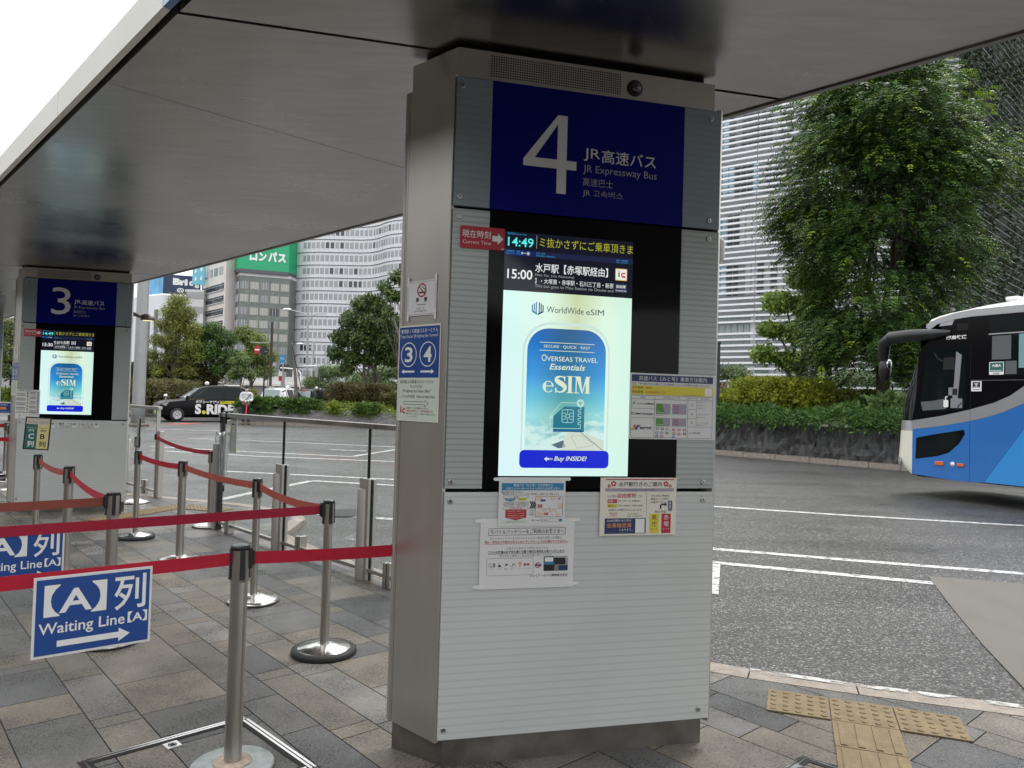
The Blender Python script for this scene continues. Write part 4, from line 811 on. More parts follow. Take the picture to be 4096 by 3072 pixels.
b.text('ジェイアールバス関東株式会社', .375, .772, .541, .785, y, K, .006)
b.build('lettering', INKS, r)
# cream notice for Mito passengers
r, b, y = notice('notice', 'cream notice with red flowers in its heading, below the screen on the right', 'notice', FL4, .679, .939, 1.036, 1.188, -.0145, 'cream_paper')
b.rect(.702, 1.178, 1.024, 1.182, y, R_); b.text('水戸駅行きのご案内', .763, 1.149, .965, 1.170, y, K, .008)
for x, z, s in ((.739, 1.162, .0115), (.719, 1.152, .007), (.985, 1.161, .0115), (1.005, 1.152, .007)):
    for i in range(5): a = PI/2+i*2*PI/5; b.disc(x+s*.62*math.cos(a), z+s*.62*math.sin(a), s*.48, y-.0002*i*.5, R_, 10)
    b.ring(x, z, s*.25, s*.45, y-.0008, Wt, 12)
b.rect(.702, 1.128, 1.023, 1.142, y, MV); b.text('To passengers for Mito station.', .795, 1.131, .935, 1.1385, y-.0004, K)
b.text('みと号は', .710, 1.103, .754, 1.113, y, K); b.text('自由席制', .759, 1.101, .844, 1.121, y, R_, .01); b.text('です。', .850, 1.103, .876, 1.112, y, K); b.line([(.894, 1.022), (.894, 1.122)], .001, y, K)
for zz, c, t, k in ((1.079, R_, '赤塚', Wt), (1.059, YE, '県庁', K)): b.rect(.713, zz, .757, zz+.016, y, c); b.text(t, .716, zz+.003, .738, zz+.013, y-.0004, k, .01); b.text('ルート', .740, zz+.004, .754, zz+.010, y-.0004, k)
b.text('【石岡・内原・大塚・赤塚駅経由】', .762, 1.084, .863, 1.091, y, K); b.text('【石岡・茨城町西IC・茨城県庁前経由】', .762, 1.064, .876, 1.071, y, K); b.text('2系統の水戸駅行きがございます。', .718, 1.044, .876, 1.054, y, K)
for i, t in enumerate(('運賃・時刻表', 'ご利用案内は', 'こちらから→')): b.text(t, .722, 1.033-i*.008, .760, 1.039-i*.008, y, R_)
b.text('※自由席制は', .804, 1.029, .858, 1.036, y, GR); b.text('始発～21時台まで', .804, 1.018, .876, 1.026, y, GR)
b.rect(.702, .947, .893, 1.013, y, NV); b.text('22:00以降の みと号は', .712, .998, .824, 1.009, y-.0004, Wt); b.text('全席指定席', .711, .973, .826, .993, y-.0004, ORG, .012); b.text('となります。', .770, .959, .830, .969, y-.0004, Wt); b.text('ご利用方法・インターネット（発車オーライネット）にて', .711, .951, .834, .9555, y-.0004, GY); b.rect(.844, .949, .887, 1.010, y-.0003, Wt)
for i, t in enumerate(('それぞれご利用の', '経由ルートの列に', 'お並び下さい。')): b.text(t, .914, 1.104-i*.0135, 1.003-(.016 if i == 2 else 0), 1.114-i*.0135, y, K)
b.face([(.958, 1.052), (.958, 1.068), (.966, 1.075), (.981, 1.075), (.981, 1.082), (.992, 1.072), (.981, 1.062), (.981, 1.068), (.968, 1.068), (.965, 1.064), (.965, 1.052)], y, K); b.rect(.997, 1.043, 1.017, 1.087, y, NV); b.text('乗', 1.001, 1.070, 1.013, 1.083, y-.0004, Wt); b.text('車', 1.001, 1.056, 1.013, 1.068, y-.0004, Wt); b.text('口', 1.001, 1.045, 1.013, 1.054, y-.0004, Wt); b.text('列の先頭', .934, 1.034, .988, 1.046, y, K)
for x, c, k, t in ((.911, YE, K, '県庁'), (.967, R_, Wt, '赤塚')):
    b.rect(x, .947, x+.044, 1.031, y, c); b.text(t[0], x+.010, 1.004, x+.034, 1.026, y-.0004, k); b.text(t[1], x+.010, .975, x+.034, .998, y-.0004, k); b.text('ルート', x+.006, .960, x+.038, .970, y-.0004, k)
b.build('lettering', INKS, r)
# signs on the slanting left flank of each pillar
def flank_signs(fl, nums, which):
    rot = math.atan2(-.691, .723); o = local(fl, -.171, .276, 0)
    r, b, y = notice('no_smoking_sign', 'white no smoking sign on the left flank of the %s pillar' % which, 'sign', o, .060, 1.857, .252, 2.006, -.003, 'white_paper', ((.064, 2.006, PI/2), (.247, 2.006, PI/2), (.066, 1.858, PI/2), (.247, 1.858, PI/2)), rot, group='no smoking signs on the pillars')
    b.frame(.066, 1.862, .246, 2.001, .0012, y, GY); b.ring(.157, 1.965, .024, .030, y-.0006, R_, 30); b.line([(.137, 1.984), (.177, 1.946)], .005, y-.0009, R_)
    b.rect(.139, 1.952, .170, 1.958, y, K); b.rect(.171, 1.952, .177, 1.958, y, K); b.line([(.176, 1.962), (.176, 1.970), (.162, 1.975), (.163, 1.983), (.158, 1.987)], .003, y, K)
    b.text('禁', .118, 1.915, .140, 1.934, y, K, .02); b.text('煙', .172, 1.915, .194, 1.934, y, K, .02); b.text('No Smoking', .128, 1.899, .184, 1.908, y, K); b.text('路上喫煙', .127, 1.885, .152, 1.891, y, K); b.text('禁止', .166, 1.885, .178, 1.891, y, K); b.text('千代田区・東京駅路上喫煙禁止地区です。', .110, 1.873, .194, 1.879, y, K)
    b.build('lettering', INKS, r)
    r, b, y = notice('terminal_sign', 'blue sign with circled %s and %s above a pale panel on the %s pillar' % (nums[0], nums[1], which), 'sign', o, .012, 1.406, .288, 1.817, -.003, 'cream_paper', (), rot, .002, group='blue circled number signs on the pillars')
    b.rect(.017, 1.592, .283, 1.810, y, BL); b.text('東京駅ＪＲ高速バスターミナル', .027, 1.783, .272, 1.801, y-.0005, Wt, .006); b.text('Tokyo Station "JR Highway Bus Terminal"', .022, 1.760, .275, 1.777, y-.0005, Wt)
    for x, n in ((.084, nums[0]), (.210, nums[1])): b.ring(x, 1.691, .049, .053, y-.0005, Wt, 32); b.text(n, x-.026, 1.658, x+.026, 1.724, y-.0005, Wt, .02)
    b.face(arrow(.125, 1.618, .036, .008, .020, .020), y-.0005, Wt); b.face(arrow(.166, 1.618, .255, .008, .020, .020), y-.0005, Wt)
    b.rect(.017, 1.411, .283, 1.592, y+.0002, PG)
    b.text('東京駅ＪＲ高速バスターミナル', .030, 1.567, .254, 1.582, y-.0003, K); b.text('きっぷうりば', .100, 1.548, .180, 1.562, y-.0003, K); b.text('"JR Highway Bus Ticket Office"', .047, 1.526, .236, 1.542, y-.0003, K); b.text('１００m先右側  100m & Right Side', .027, 1.503, .262, 1.519, y-.0003, K)
    b.line([(.058, 1.490), (.200, 1.490), (.200, 1.498), (.224, 1.484), (.200, 1.470), (.200, 1.478), (.058, 1.478), (.058, 1.490)], .0018, y-.0003, K)
    b.rect(.036, 1.440, .045, 1.459, y-.0004, R_); b.ring(.041, 1.465, .003, .005, y-.0004, R_, 12, 1.4); b.ring(.062, 1.449, .005, .011, y-.0004, R_, 18, 1.0, PI/2, 3*PI/2); b.rect(.062, 1.454, .070, 1.460, y-.0004, R_); b.rect(.058, 1.438, .070, 1.445, y-.0004, R_)
    for i, (t, c, e) in enumerate((('左記のマークがある路線（みと号）は、', K, .225), ('全国の交通系ICカードが御利用頂けます。', R_, .258), ('事前にチャージのうえ、車内にてお支払い下さい。', K, .272), ('（オートチャージ不可）', GY, .150))): b.text(t, .080, 1.458-i*.012, e, 1.467-i*.012, y-.0003, c)
    b.build('lettering', INKS, r)
flank_signs(FL4, '34', 'number 4'); flank_signs(FL3, '23', 'number 3')
# on the number 3 pillar: timetable and three small stickers
r, b, y = notice('timetable', 'grey printed timetable taped to the left edge of the number 3 pillar', 'timetable', FL3, -.020, 1.13, .240, 1.48, -.0125)
b.rect(-.010, 1.462, .20, 1.468, y, GY)
for i in range(14):
    zz = 1.444-i*.0185; b.rect(-.012, zz, .085, zz+.010, y, GY if i % 3 else PG); b.rect(.128, zz, .195, zz+.010, y, GY if (i+1) % 3 else PG); b.rect(.098, zz, .116, zz+.012, y, NV if i < 3 or i % 2 else YE); b.rect(.208, zz, .228, zz+.012, y, NV if i in (0, 2, 5, 6) else GY)
b.frame(.135, 1.178, .228, 1.215, .002, y-.0003, K); b.text('のりば案内', .15, 1.19, .21, 1.203, y-.0003, K); b.text('高速バス時刻表', .02, 1.468, .14, 1.476, y, K)
b.build('lettering', INKS, r)
for i, (x0, x1, t) in enumerate(((.255, .415, '鹿島・神栖線'), (.445, .655, '富里・多古線'), (.690, .900, 'はさき号'))):
    r, b, y = notice('sticker', ('narrow black and white sticker half hidden behind the C and B poster', 'middle one of three narrow black and white stickers under the far screen', 'rightmost of three narrow black and white stickers under the far screen')[i], 'sticker', FL3, x0, 1.030, x1, 1.093, -.0115, group='narrow stickers under the far screen')
    b.text(t, x0+.01, 1.066, x1-.01, 1.089, y, K, .02); b.text('運賃・時刻表', x0+.015, 1.049, x1-.06, 1.062, y, K); b.text('列車案内', x0+.015, 1.034, x1-.06, 1.046, y, K); b.build('lettering', INKS, r)

# ------------------------------------------------------------------ belt posts
mat('belt_red', (.56, .010, .04), .55, var=.08, vscale=30, transl=.25); mat('belt_crimson', (.42, .010, .045), .6, var=.08, vscale=30, transl=.2); mat('belt_lit_pink', (.52, .135, .105), .65, var=.12, vscale=20, transl=.35); mat('belt_brown', (.30, .075, .05), .6, var=.10, vscale=14, transl=.2)  # the paler pink of some belts is light put into the base colour
mat('granite_base', (.33, .36, .35), .45, var=.25, vscale=30, rvar=.1); mat('rusty_collar', (.42, .33, .26), .6, var=.3, vscale=40); mat('cap_grey', (.30, .33, .33), .35, .5, var=.1, vscale=30)
def make_post(kind, label):
    t = thing('belt_post', label, 'belt post', (0, 0, 0), 0, 'belt posts in the waiting lines')
    h = .89
    rp, rh, hb = (.0335, .0365, .885) if kind in 'AG' else (.026, .0315, .75)
    b = MB()
    if kind == 'G': b.lathe([(.160, 0), (.160, .016), (.156, .020), (.07, .026)], seg=48); b.build('base', 'granite_base', t); b = MB(); b.lathe([(.075, .0258), (.072, .031), (.045, .034), (.034, .034)], seg=32); b.build('collar', 'rusty_collar', t)
    else:
        r0 = .178 if kind in 'RS' else .182
        z0 = .026 if kind == 'R' else .0
        b.lathe([(r0-.022 if kind == 'R' else r0, z0), (r0-.022 if kind == 'R' else r0, z0+(.004 if kind == 'R' else .024)), (r0-.028, z0+.010 if kind == 'R' else .030), (.085, .048), (.062, .058), (.036, .060), (.030, .060)], seg=48); b.build('base', 'steel_bright', t)
        b = MB(); b.lathe([(r0+.008, 0), (r0+.010, .006), (r0+.008, .026), (r0-.004, .034), (r0-.022, .034)] if kind == 'R' else [(r0-.004, 0), (r0+.0035, .004), (r0+.003, .009), (r0, .0095)], seg=48); b.build('rim', 'rubber', t)
    b = MB(); b.lathe([(rp, .02), (rp, hb)], seg=28, caps=False); b.build('pole', 'steel', t)
    b = MB(); z0 = hb-.135 if kind in 'AG' else hb
    b.lathe([(rp+.0005, z0-.004), (rh, z0), (rh, h-.004)], seg=28, caps=False); hd = b.build('head', 'steel', t)
    b = MB()
    for k in range(4):
        a = k*PI/2; c, s = math.cos(a), math.sin(a)
        b.bar((c*(rh-.002), s*(rh-.002), h-.012), (c*(rh-.002), s*(rh-.002), h-.128), .020, .012, 0, (c, s, 0)); b.lathe([(.010, -.004), (.010, .004)], (c*(rh-.002), s*(rh-.002), h-.128), 10, 0)
    b.build('belt_slot', 'black_plastic', hd)
    b = MB(); b.lathe([(rh+.0015, h-.016), (rh+.002, h-.002), (rh-.003, h+.001)], seg=28); b.lathe([(rh-.004, h+.0005), (rh-.006, h+.003), (0, h+.0035)], seg=28, m=1); b.build('cap', ['black_plastic', 'cap_grey'], t)
    return t
protos = {}
def post(kind, x, y, a, label, scale=None):
    if kind not in protos: t = protos[kind] = make_post(kind, label); t.location = (x, y, 0); t.rotation_euler = (0, 0, a)
    else: t = dup(protos[kind], (x, y, 0), a, label)
    if scale: t.scale = (1, 1, scale)
    return t
post('G', -1.078, 3.048, .62, 'nearest belt post, on a grey stone disc with a rusty collar'); post('A', -2.37, 4.515, .6, 'belt post on a silver disc just behind the front blue sign')
post('R', -1.057, 4.432, .65, 'slim belt post on a black rubber rimmed disc beside the near pillar'); post('S', -1.83, 5.475, .85, 'slim belt post on a silver disc, second in the line along the railing')
post('A', -2.91, 6.70, .85, 'belt post between a red and a lit pink belt, third in the line along the railing'); post('R', -3.81, 7.71, .8, 'belt post with a slanted B poster on top, at the end of the railing line')
post('A', -3.49, 5.965, .75, 'belt post in front of the number 3 pillar, right of the C and B poster'); post('R', -4.36, 6.95, .8, 'belt post carrying the upright C and B poster')
post('S', -3.37, 8.50, .4, 'belt post on a wide silver disc against the start of the glass railing', .95); post('S', -5.02, 10.12, .3, 'belt post half hidden at the right edge of the number 3 pillar')
post('S', -8.0, 12.0, .3, 'distant belt post at the left edge of the photo, left of the number 3 pillar'); post('A', -8.72, 13.0, .3, 'farthest belt post, behind the others at the left edge of the photo')
# cassettes are the black buckles at the ends of the belts
def belt(p, q, m, label, sag=.0, w=.050, za=.838, zb=.838, ends=(1, 1), gap=.036):
    p, q = Vector((*p, za)), Vector((*q, zb)); d = (q-p); d.z = 0; d.normalize(); root = thing('queue_belt', label, 'belt', p, 0, 'queue belts'); b = MB(); n = 14
    a0 = p+d*(gap if ends[0] else 0); a1 = q-d*(gap if ends[1] else 0); nn = Vector((-d.y, d.x, 0))*.0009; v = []
    for i in range(n+1):
        t = i/n; c = a0.lerp(a1, t)-p; c.z -= sag*4*t*(1-t)
        v += [c+nn+Vector((0, 0, w/2)), c+nn-Vector((0, 0, w/2)), c-nn-Vector((0, 0, w/2)), c-nn+Vector((0, 0, w/2))]
    f = []
    for i in range(n): f += [(4*i+k, 4*i+(k+1) % 4, 4*i+4+(k+1) % 4, 4*i+4+k) for k in range(4)]
    b.add(v, f, 0, False); b.build('ribbon', m, root)
    for k, e in enumerate(ends):
        if e == 1:
            b = MB(); c = (a0 if k == 0 else a1)-p; dd = d if k == 0 else -d; b.bar(c-dd*.012-Vector((0, 0, 0)), c+dd*.012, .030, .082); b.bar(c+dd*.010, c+dd*.020, .016, .060); b.build('buckle', 'black_plastic', root, .002)
    return root
belt((-1.078, 3.048), (-.455, 3.315), 'belt_red', 'nearest red belt from the front belt post to the number 4 pillar', .004, ends=(1, 0))
belt((-1.078, 3.048), (-2.35, 2.03), 'belt_red', 'red belt carrying the front blue waiting line sign', .002, ends=(0, 0))
belt((-1.057, 4.432), (-3.05, 2.91), 'belt_crimson', 'dark crimson belt carrying the blue waiting line sign cut off at the left', .002, ends=(1, 0))
belt((-2.37, 4.515), (-3.9, 3.35), 'belt_brown', 'brownish red belt leaving the photo on the left behind the two blue signs', .006, ends=(1, 0))
belt((-3.49, 5.965), (-2.37, 4.515), 'belt_red', 'short sagging red belt in front of the number 3 pillar', .035); belt((-4.36, 6.95), (-3.49, 5.965), 'belt_lit_pink', 'lit pink belt beside the C and B poster', .03)
belt((-3.81, 7.71), (-2.91, 6.70), 'belt_red', 'red belt beside the slanted B poster', .02); belt((-2.91, 6.70), (-1.83, 5.475), 'belt_lit_pink', 'lit salmon belt in the middle of the line along the railing', .02); belt((-1.83, 5.475), (-1.057, 4.432), 'belt_lit_pink', 'lit pink belt ending at the rubber rimmed belt post', .03)
belt((-5.02, 10.62), (-3.33, 8.45), 'belt_red', 'red belt closing the boarding gap by the kerb', .05, ends=(1, 0), za=.865, zb=.835)
belt((-6.16, 9.26), (-7.4, 9.55), 'belt_red', 'red belt fixed to the left flank of the number 3 pillar', .0, ends=(0, 0), za=.86, zb=.86); belt((-8.72, 13.0), (-10.2, 13.2), 'belt_red', 'short far red belt at the left edge of the photo', .0, ends=(1, 0), w=.06)
# small tape repair on the crimson belt
# blue waiting line signs hung on the belts
def line_sign(o, ang, label, tilt=0.):
    r = thing('waiting_line_sign', label, 'sign', o, ang, 'blue waiting line signs on the belts'); w, h = .378, .279
    if tilt: r.rotation_euler = (0, tilt, ang)
    b = MB(); b.slab([(0, 0), (w, 0), (w, h), (0, h)], -.006, 0); b.build('board', 'white_paper', r); X = lambda f: f*w; Z = lambda f: f*h; y = -.0068
    b = MB(); b.rect(X(.022), Z(.032), X(.978), Z(.968), y, 0); b.build('blue_field', 'ink_blue', r); y -= .0007
    b = MB(); b.text('【A】', X(.085), Z(.50), X(.60), Z(.895), y, 0, .02); b.text('列', X(.665), Z(.47), X(.945), Z(.925), y, 0, .013); b.text('Waiting Line', X(.05), Z(.245), X(.765), Z(.425), y, 0, .010); b.text('【A】', X(.79), Z(.29), X(.965), Z(.435), y, 0, .02)
    b.face([(X(a), Z(c)) for a, c in arrow(.20, .155, .815, .075, .175, .10)], y); b.build('lettering', 'ink_white', r)
    b = MB()
    for xx in (.06, .30): b.box(xx, .0, h-.075, xx+.02, .012, h-.005)
    b.build('belt_clip', 'black_plastic', r)
line_sign((-1.627, 2.600, .567), math.atan2(.236, .295), 'blue and white waiting line sign in front, whole board in view')
line_sign((-2.43, 3.396, .575), math.atan2(.606, .795), 'blue and white waiting line sign cut off by the left edge of the photo')
# posters on top of two belt posts
mat('poster_green', (.03, .13, .11), .35); mat('poster_yellow', (.66, .60, .28), .35); mat('poster_beige', (.55, .50, .42), .35); mat('poster_photo', (.12, .13, .22), .3, var=.8, vscale=9)
def queue_poster(o, ang, label, both, lean=0.):
    r = thing('queue_poster', label, 'sign', o, ang, 'framed queue posters on belt posts'); r.rotation_euler = (0, lean, ang); w, h = .205, .30
    b = MB(); b.slab([(-w/2, .03), (w/2, .03), (w/2, .03+h), (-w/2, .03+h)], -.008, .004); b.bar((0, 0, -.06), (0, 0, .04), .012, .012); b.build('frame', 'black_plastic', r, .002)
    b = MB(); y = -.0092; x0, x1, z0, z1 = -w/2+.011, w/2-.011, .041, .03+h-.011
    if both:
        b.rect(x0, z0, 0, z1-.055, y, 0); b.rect(0, z0, x1, z1-.055, y, 1); b.rect(x0, z1-.055, x1, z1, y, 2); b.build('poster', ['poster_green', 'poster_yellow', 'poster_beige'], r)
        b = MB(); y -= .0007; b.text('[C]', x0+.024, .196, x0+.064, .216, y, 0, .02); b.text('[B]', .026, .196, .066, .216, y, 1, .02); b.text('C', x0+.025, .130, x0+.068, .177, y, 0, .02); b.text('B', .026, .130, .064, .177, y, 1, .02); b.text('列', x0+.020, .055, x0+.074, .110, y, 0, .02); b.text('列', .020, .055, .074, .110, y, 1, .02); b.text('Waiting Line', .008, .225, .085, .236, y, 1); b.text('Waiting Line', x0+.008, .225, -.008, .236, y, 0); b.text('千葉 ちはら台', x0+.01, .275, -.008, .292, y, 3); b.text('茨城 水戸', .012, .275, x1-.01, .292, y, 3)
    else:
        b.rect(x0, z0, 0, z1-.035, y, 1); b.rect(0, z0, x1, z1-.035, y, 3); b.rect(x0, z1-.035, x1, z1, y, 2); b.build('poster', ['poster_green', 'poster_yellow', 'poster_beige', 'poster_photo'], r)
        b = MB(); y -= .0007; b.text('B', x0+.02, .14, x0+.07, .20, y, 1, .02); b.text('列', x0+.015, .06, x0+.075, .12, y, 1)
    b.build('lettering', ['ink_white', 'ink_black', 'ink_red', 'ink_grey'], r)
queue_poster((-4.375, 6.93, .905), .42, 'black framed poster with a green C half and a yellow B half', True, .055)
queue_poster((-3.81, 7.70, .905), -1.02, 'slanted black framed B poster seen almost edge on', False, .10)
# small blue notice board at the far left
r = thing('notice_board', 'small blue board on a thin stand, left of the number 3 pillar', 'sign', (-7.45, 11.0, 0), .3)
b = MB(); b.slab([(-.11, 1.10), (.11, 1.10), (.11, 1.29), (-.11, 1.29)], -.01, 0, 0); b.rect(-.10, 1.125, .10, 1.27, -.0108, 1); b.rect(-.09, 1.175, .05, 1.215, -.0115, 2); b.text('乗車待機列', -.085, 1.235, .06, 1.258, -.0115, 0); b.text('Queue', -.02, 1.135, .085, 1.155, -.0115, 0); b.build('board', ['ink_white', 'ink_blue', 'ink_orange'], r)
b = MB(); b.bar((0, .005, .02), (0, .005, 1.12), .02, .02); b.lathe([(.14, 0), (.14, .012), (.02, .022)], seg=24); b.build('stand', 'steel', r)

# ------------------------------------------------------------------ glass railings
glass('railing_glass', (.965, .98, .97), 0, .05)
def railing(o, ang, length, posts, clamps, label, end0=True):
    r = thing('glass_railing', label, 'railing', o, ang, 'glass railings along the platform')
    b = MB(); b.box(-.02, -.035, 1.245, length, .030, 1.290); b.build('top_rail', 'steel', r, .006)
    edges = [0.02]+posts+[length]
    for a, c in zip(edges, edges[1:]):
        b = MB(); b.box(a+.008, .004, .115, c-.008, .014, 1.244); b.build('glass_pane', 'railing_glass', r)
    for a, c in zip([.03]+[k+.03 for k in clamps], [k-.03 for k in clamps]+[length]):
        b = MB(); b.box(a, -.015, .066, c, .018, .098); b.build('bottom_rail', 'steel', r, .004)
    for x in posts:
        b = MB(); b.box(x-.008, .0, .83, x+.008, .018, 1.245); b.build('mullion', 'gap_dark', r)
        b = MB(); b.box(x-.078, -.030, .0, x+.058, -.004, .832); b.lathe([(.046, 0.0), (.046, .74), (.040, .752), (0, .753)], (x-.018, -.030, 0), 20, 0, True, PI, 2*PI); p = b.build('post', 'steel_satin', r, .004)
        b = MB(); b.box(x-.074, -.003, .0, x+.054, .006, .826); b.build('seam_strip', 'rubber', p)
        b = MB(); b.box(x-.076, .016, 0, x+.070, .045, .828); b.build('post_back', 'steel_satin', p, .004)
    for x in clamps:
        b = MB(); b.box(x-.045, -.045, .0, x-.006, .0, .20); b.box(x+.004, -.04, .0, x+.04, .035, .205); b.build('clamp', 'steel', r, .005)
    if end0:
        b = MB(); b.box(-.10, -.05, 0, -.02, .02, .945); b.build('end_post', 'steel_satin', r, .006)
        b = MB(); b.box(.0, -.02, 0, .022, .03, 1.245); b.build('end_bar', 'rubber' if length > 3.5 else 'steel_satin', r)
    return r
railing((-3.20, 8.32, 0), math.atan2(-.7158, .6986), 3.9, [1.42, 2.90], [.30, 1.84, 3.26], 'long glass railing with steel posts along the kerb behind the near pillar')
railing((-5.02, 10.72, 0), math.atan2(.7158, -.6986), 3.2, [1.4, 2.8], [.5, 1.9], 'glass railing by the number 3 pillar, mostly hidden by it')
# clear plastic umbrellas hooked over the top rail
glass('clear_plastic', (.90, .92, .92), .25, .08, .12)
def umbrella(o, ang, label, tipz, spread):
    r = thing('umbrella', label, 'umbrella', o, ang, 'clear umbrellas hung on the railing')
    z = tipz-o[2]
    hook = [(.0, 0, -.12), (.0, 0, -.02)]+[(.032-.032*math.cos(a*PI/8), 0, -.02+.032*math.sin(a*PI/8)) for a in range(1, 9)]+[(.064, 0, -.05)]
    b = MB(); b.tube(hook, .0105, 10); b.build('handle', 'black_plastic', r)
    b = MB(); b.tube([(0, 0, -.10), (0, 0, z+.02)], .0045, 8); b.build('shaft', 'steel_bright', r)
    b = MB(); b.lathe([(.016, -.24), (spread*.9, -.22), (spread, -.30), (spread*.72, -.42), (.030, -.52), (.022, z+.12), (.008, z+.05)], seg=22, caps=False)
    for i, v in enumerate(b.v):
        a = math.atan2(v.y, v.x); k = 1+.22*math.sin(a*7+v.z*9); b.v[i] = Vector((v.x*k, v.y*k*.7, v.z+.012*math.sin(a*8)))
    b.build('canopy', 'clear_plastic', r)
    b = MB(); b.lathe([(.008, z+.06), (.007, z+.0), (.003, z-.01)], seg=10); b.build('tip', 'black_plastic', r)
umbrella((-3.095, 8.165, 1.295), math.atan2(.6986, .7158), 'clear umbrella hooked over the railing, its black tip hanging free', .445, .052)
umbrella((-3.19, 8.265, 1.295), math.atan2(.6986, .7158), 'clear umbrella hooked over the very end of the railing, behind the wide belt post', .50, .055)
r = thing('notice_pouch', 'clear pouch with a blue arrow drawing taped to the railing glass behind the umbrellas', 'notice', (-3.06, 8.215, .86), math.atan2(-.7158, .6986))
b = MB(); b.slab([(0, 0), (.165, 0), (.165, .385), (0, .385)], -.006, -.004); b.build('pouch', 'white_paper', r)
b = MB(); y = -.0068; b.line([(.045, .31), (.115, .31), (.130, .29), (.130, .12)], .010, y, 0); b.face(arrow(.09, .31, .035, .012, .035, .02), y, 0); b.rect(.095, .03, .145, .055, y, 1); b.rect(.05, .25, .085, .28, y, 1); b.rect(.015, .18, .032, .30, y, 2); b.text('乗車口', .05, .34, .12, .36, y, 3); b.build('lettering', ['ink_blue', 'ink_yellow', 'ink_orange', 'ink_grey'], r)
# spot lamp on the right flank of the far pillar
r = thing('spot_lamp', 'small lit spot lamp on a bracket on the right edge of the number 3 pillar', 'lamp', local(FL3, 1.235, .05, 2.44), ROT)
b = MB(); b.tube([(-.02, 0, .03), (.02, 0, .02), (.06, -.01, 0), (.10, -.03, .0)], [.028, .024, .018, .016], 10); b.build('arm', 'steel_dark', r)
b = MB(); b.lathe([(.075, -.05), (.085, -.04), (.085, .0), (.065, .025), (.02, .035), (0, .036)], (.165, -.05, .0), 24); b.build('lamp_head', 'steel_dark', r)
mat('lamp_lit', (.9, .8, .5), .4, emit=(1., .86, .42), estr=1.1); b = MB(); b.lathe([(.0, -.052), (.066, -.050), (.073, -.046)], (.165, -.05, .0), 24, caps=False); b.build('lamp_glass', 'lamp_lit', r)
# ------------------------------------------------------------------ planting
import numpy as np
NR = np.random.default_rng(11)
def leaf_mat(name, rough=.5, tr=.30):
    m = mat(name, (.05, .09, .025), rough, attr='tone', var=.12, vscale=1.5, transl=tr, spec=.35); return m
leaf_mat('leaf', .42, .28); leaf_mat('leaf_soft', .6, .3)
mat('bark', (.085, .070, .055), .85, var=.35, vscale=12, stretch=(1, 1, .25), bump=.6, bscale=30); mat('bark_pale', (.15, .135, .115), .85, var=.3, vscale=10, stretch=(1, 1, .3), bump=.5, bscale=25)
def quads(name, Q, col, m, parent=None, **kw):
    """Q (n,4,3) leaf faces, col (n,3)"""
    n = len(Q); me = bpy.data.meshes.new(name); me.vertices.add(4*n); me.vertices.foreach_set('co', Q.reshape(-1).astype(np.float32)); me.loops.add(4*n)
    me.loops.foreach_set('vertex_index', np.arange(4*n, dtype=np.int32)); me.polygons.add(n); me.polygons.foreach_set('loop_start', np.arange(0, 4*n, 4, dtype=np.int32)); me.polygons.foreach_set('loop_total', np.full(n, 4, np.int32))
    me.materials.append(MATS[m]); ca = me.color_attributes.new('tone', 'FLOAT_COLOR', 'CORNER')
    c4 = np.ones((n, 4, 4), np.float32); c4[:, :, :3] = col[:, None, :]; ca.data.foreach_set('color', c4.reshape(-1)); me.update(calc_edges=True); me.validate()
    o = bpy.data.objects.new(name, me); C.objects.link(o)
    if parent: o.parent = parent
    tag(o, **kw); return o
def unit(v): return v/np.maximum(np.linalg.norm(v, axis=-1, keepdims=True), 1e-6)
def leaf_quads(P, D, Nn, L, Wd):
    """pointed leaves: rhombus at P along D with face normal about Nn"""
    S = unit(np.cross(D, Nn)); L = np.asarray(L)[:, None]; Wd = np.asarray(Wd)[:, None]
    return np.stack([P, P+D*L*.45+S*Wd*.5, P+D*L, P+D*L*.45-S*Wd*.5], 1)
def tones(n, a, b, sp=.25):
    t = NR.random((n, 1)); c = np.array(a)*(1-t)+np.array(b)*t; return c*(1+NR.normal(0, sp, (n, 1))).clip(.45, 1.7)
def cloud(centres, radii, n, size, ca, cb, squash=1., droop=.2, ratio=.45, shell=.55):
    """simple leaves on and in a set of clumps"""
    C0 = np.array(centres, float); R = np.array(radii, float); w = R**2; w /= w.sum()
    idx = NR.choice(len(C0), n, p=w); d = unit(NR.normal(size=(n, 3))); r = (shell+(1-shell)*NR.random((n, 1)))*R[idx][:, None]
    r *= 1+.16*np.sin(d[:, :1]*7+idx[:, None]*1.7)*np.cos(d[:, 2:]*6)
    P = C0[idx]+d*r*np.array([1, 1, squash]); N_ = unit(d+NR.normal(0, .7, (n, 3))+np.array([0, 0, .4])); D = unit(np.cross(N_, NR.normal(size=(n, 3)))+np.array([0, 0, -droop]))
    s = size*(.65+.7*NR.random(n)); tone = tones(n, ca, cb); k = NR.random(len(C0))[:, None]*.5+.75
    return leaf_quads(P, D, N_, s, s*ratio), tone*k[idx]
def limbs(b, base, tips, r0, sag=.0, seg=7):
    for tip, rr in tips:
        p0, p1 = Vector(base), Vector(tip); pts = []; rs = []
        for i in range(6):
            t = i/5; p = p0.lerp(p1, t); p.z += math.sin(t*PI)*(p1-p0).length*.08; w = (p1-p0).length*.03*math.sin(t*5+p1.x*3); p.x += w; p.y += w*.5
            pts.append(p); rs.append(r0*(1-t)+rr*t)
        b.tube(pts, rs, seg)
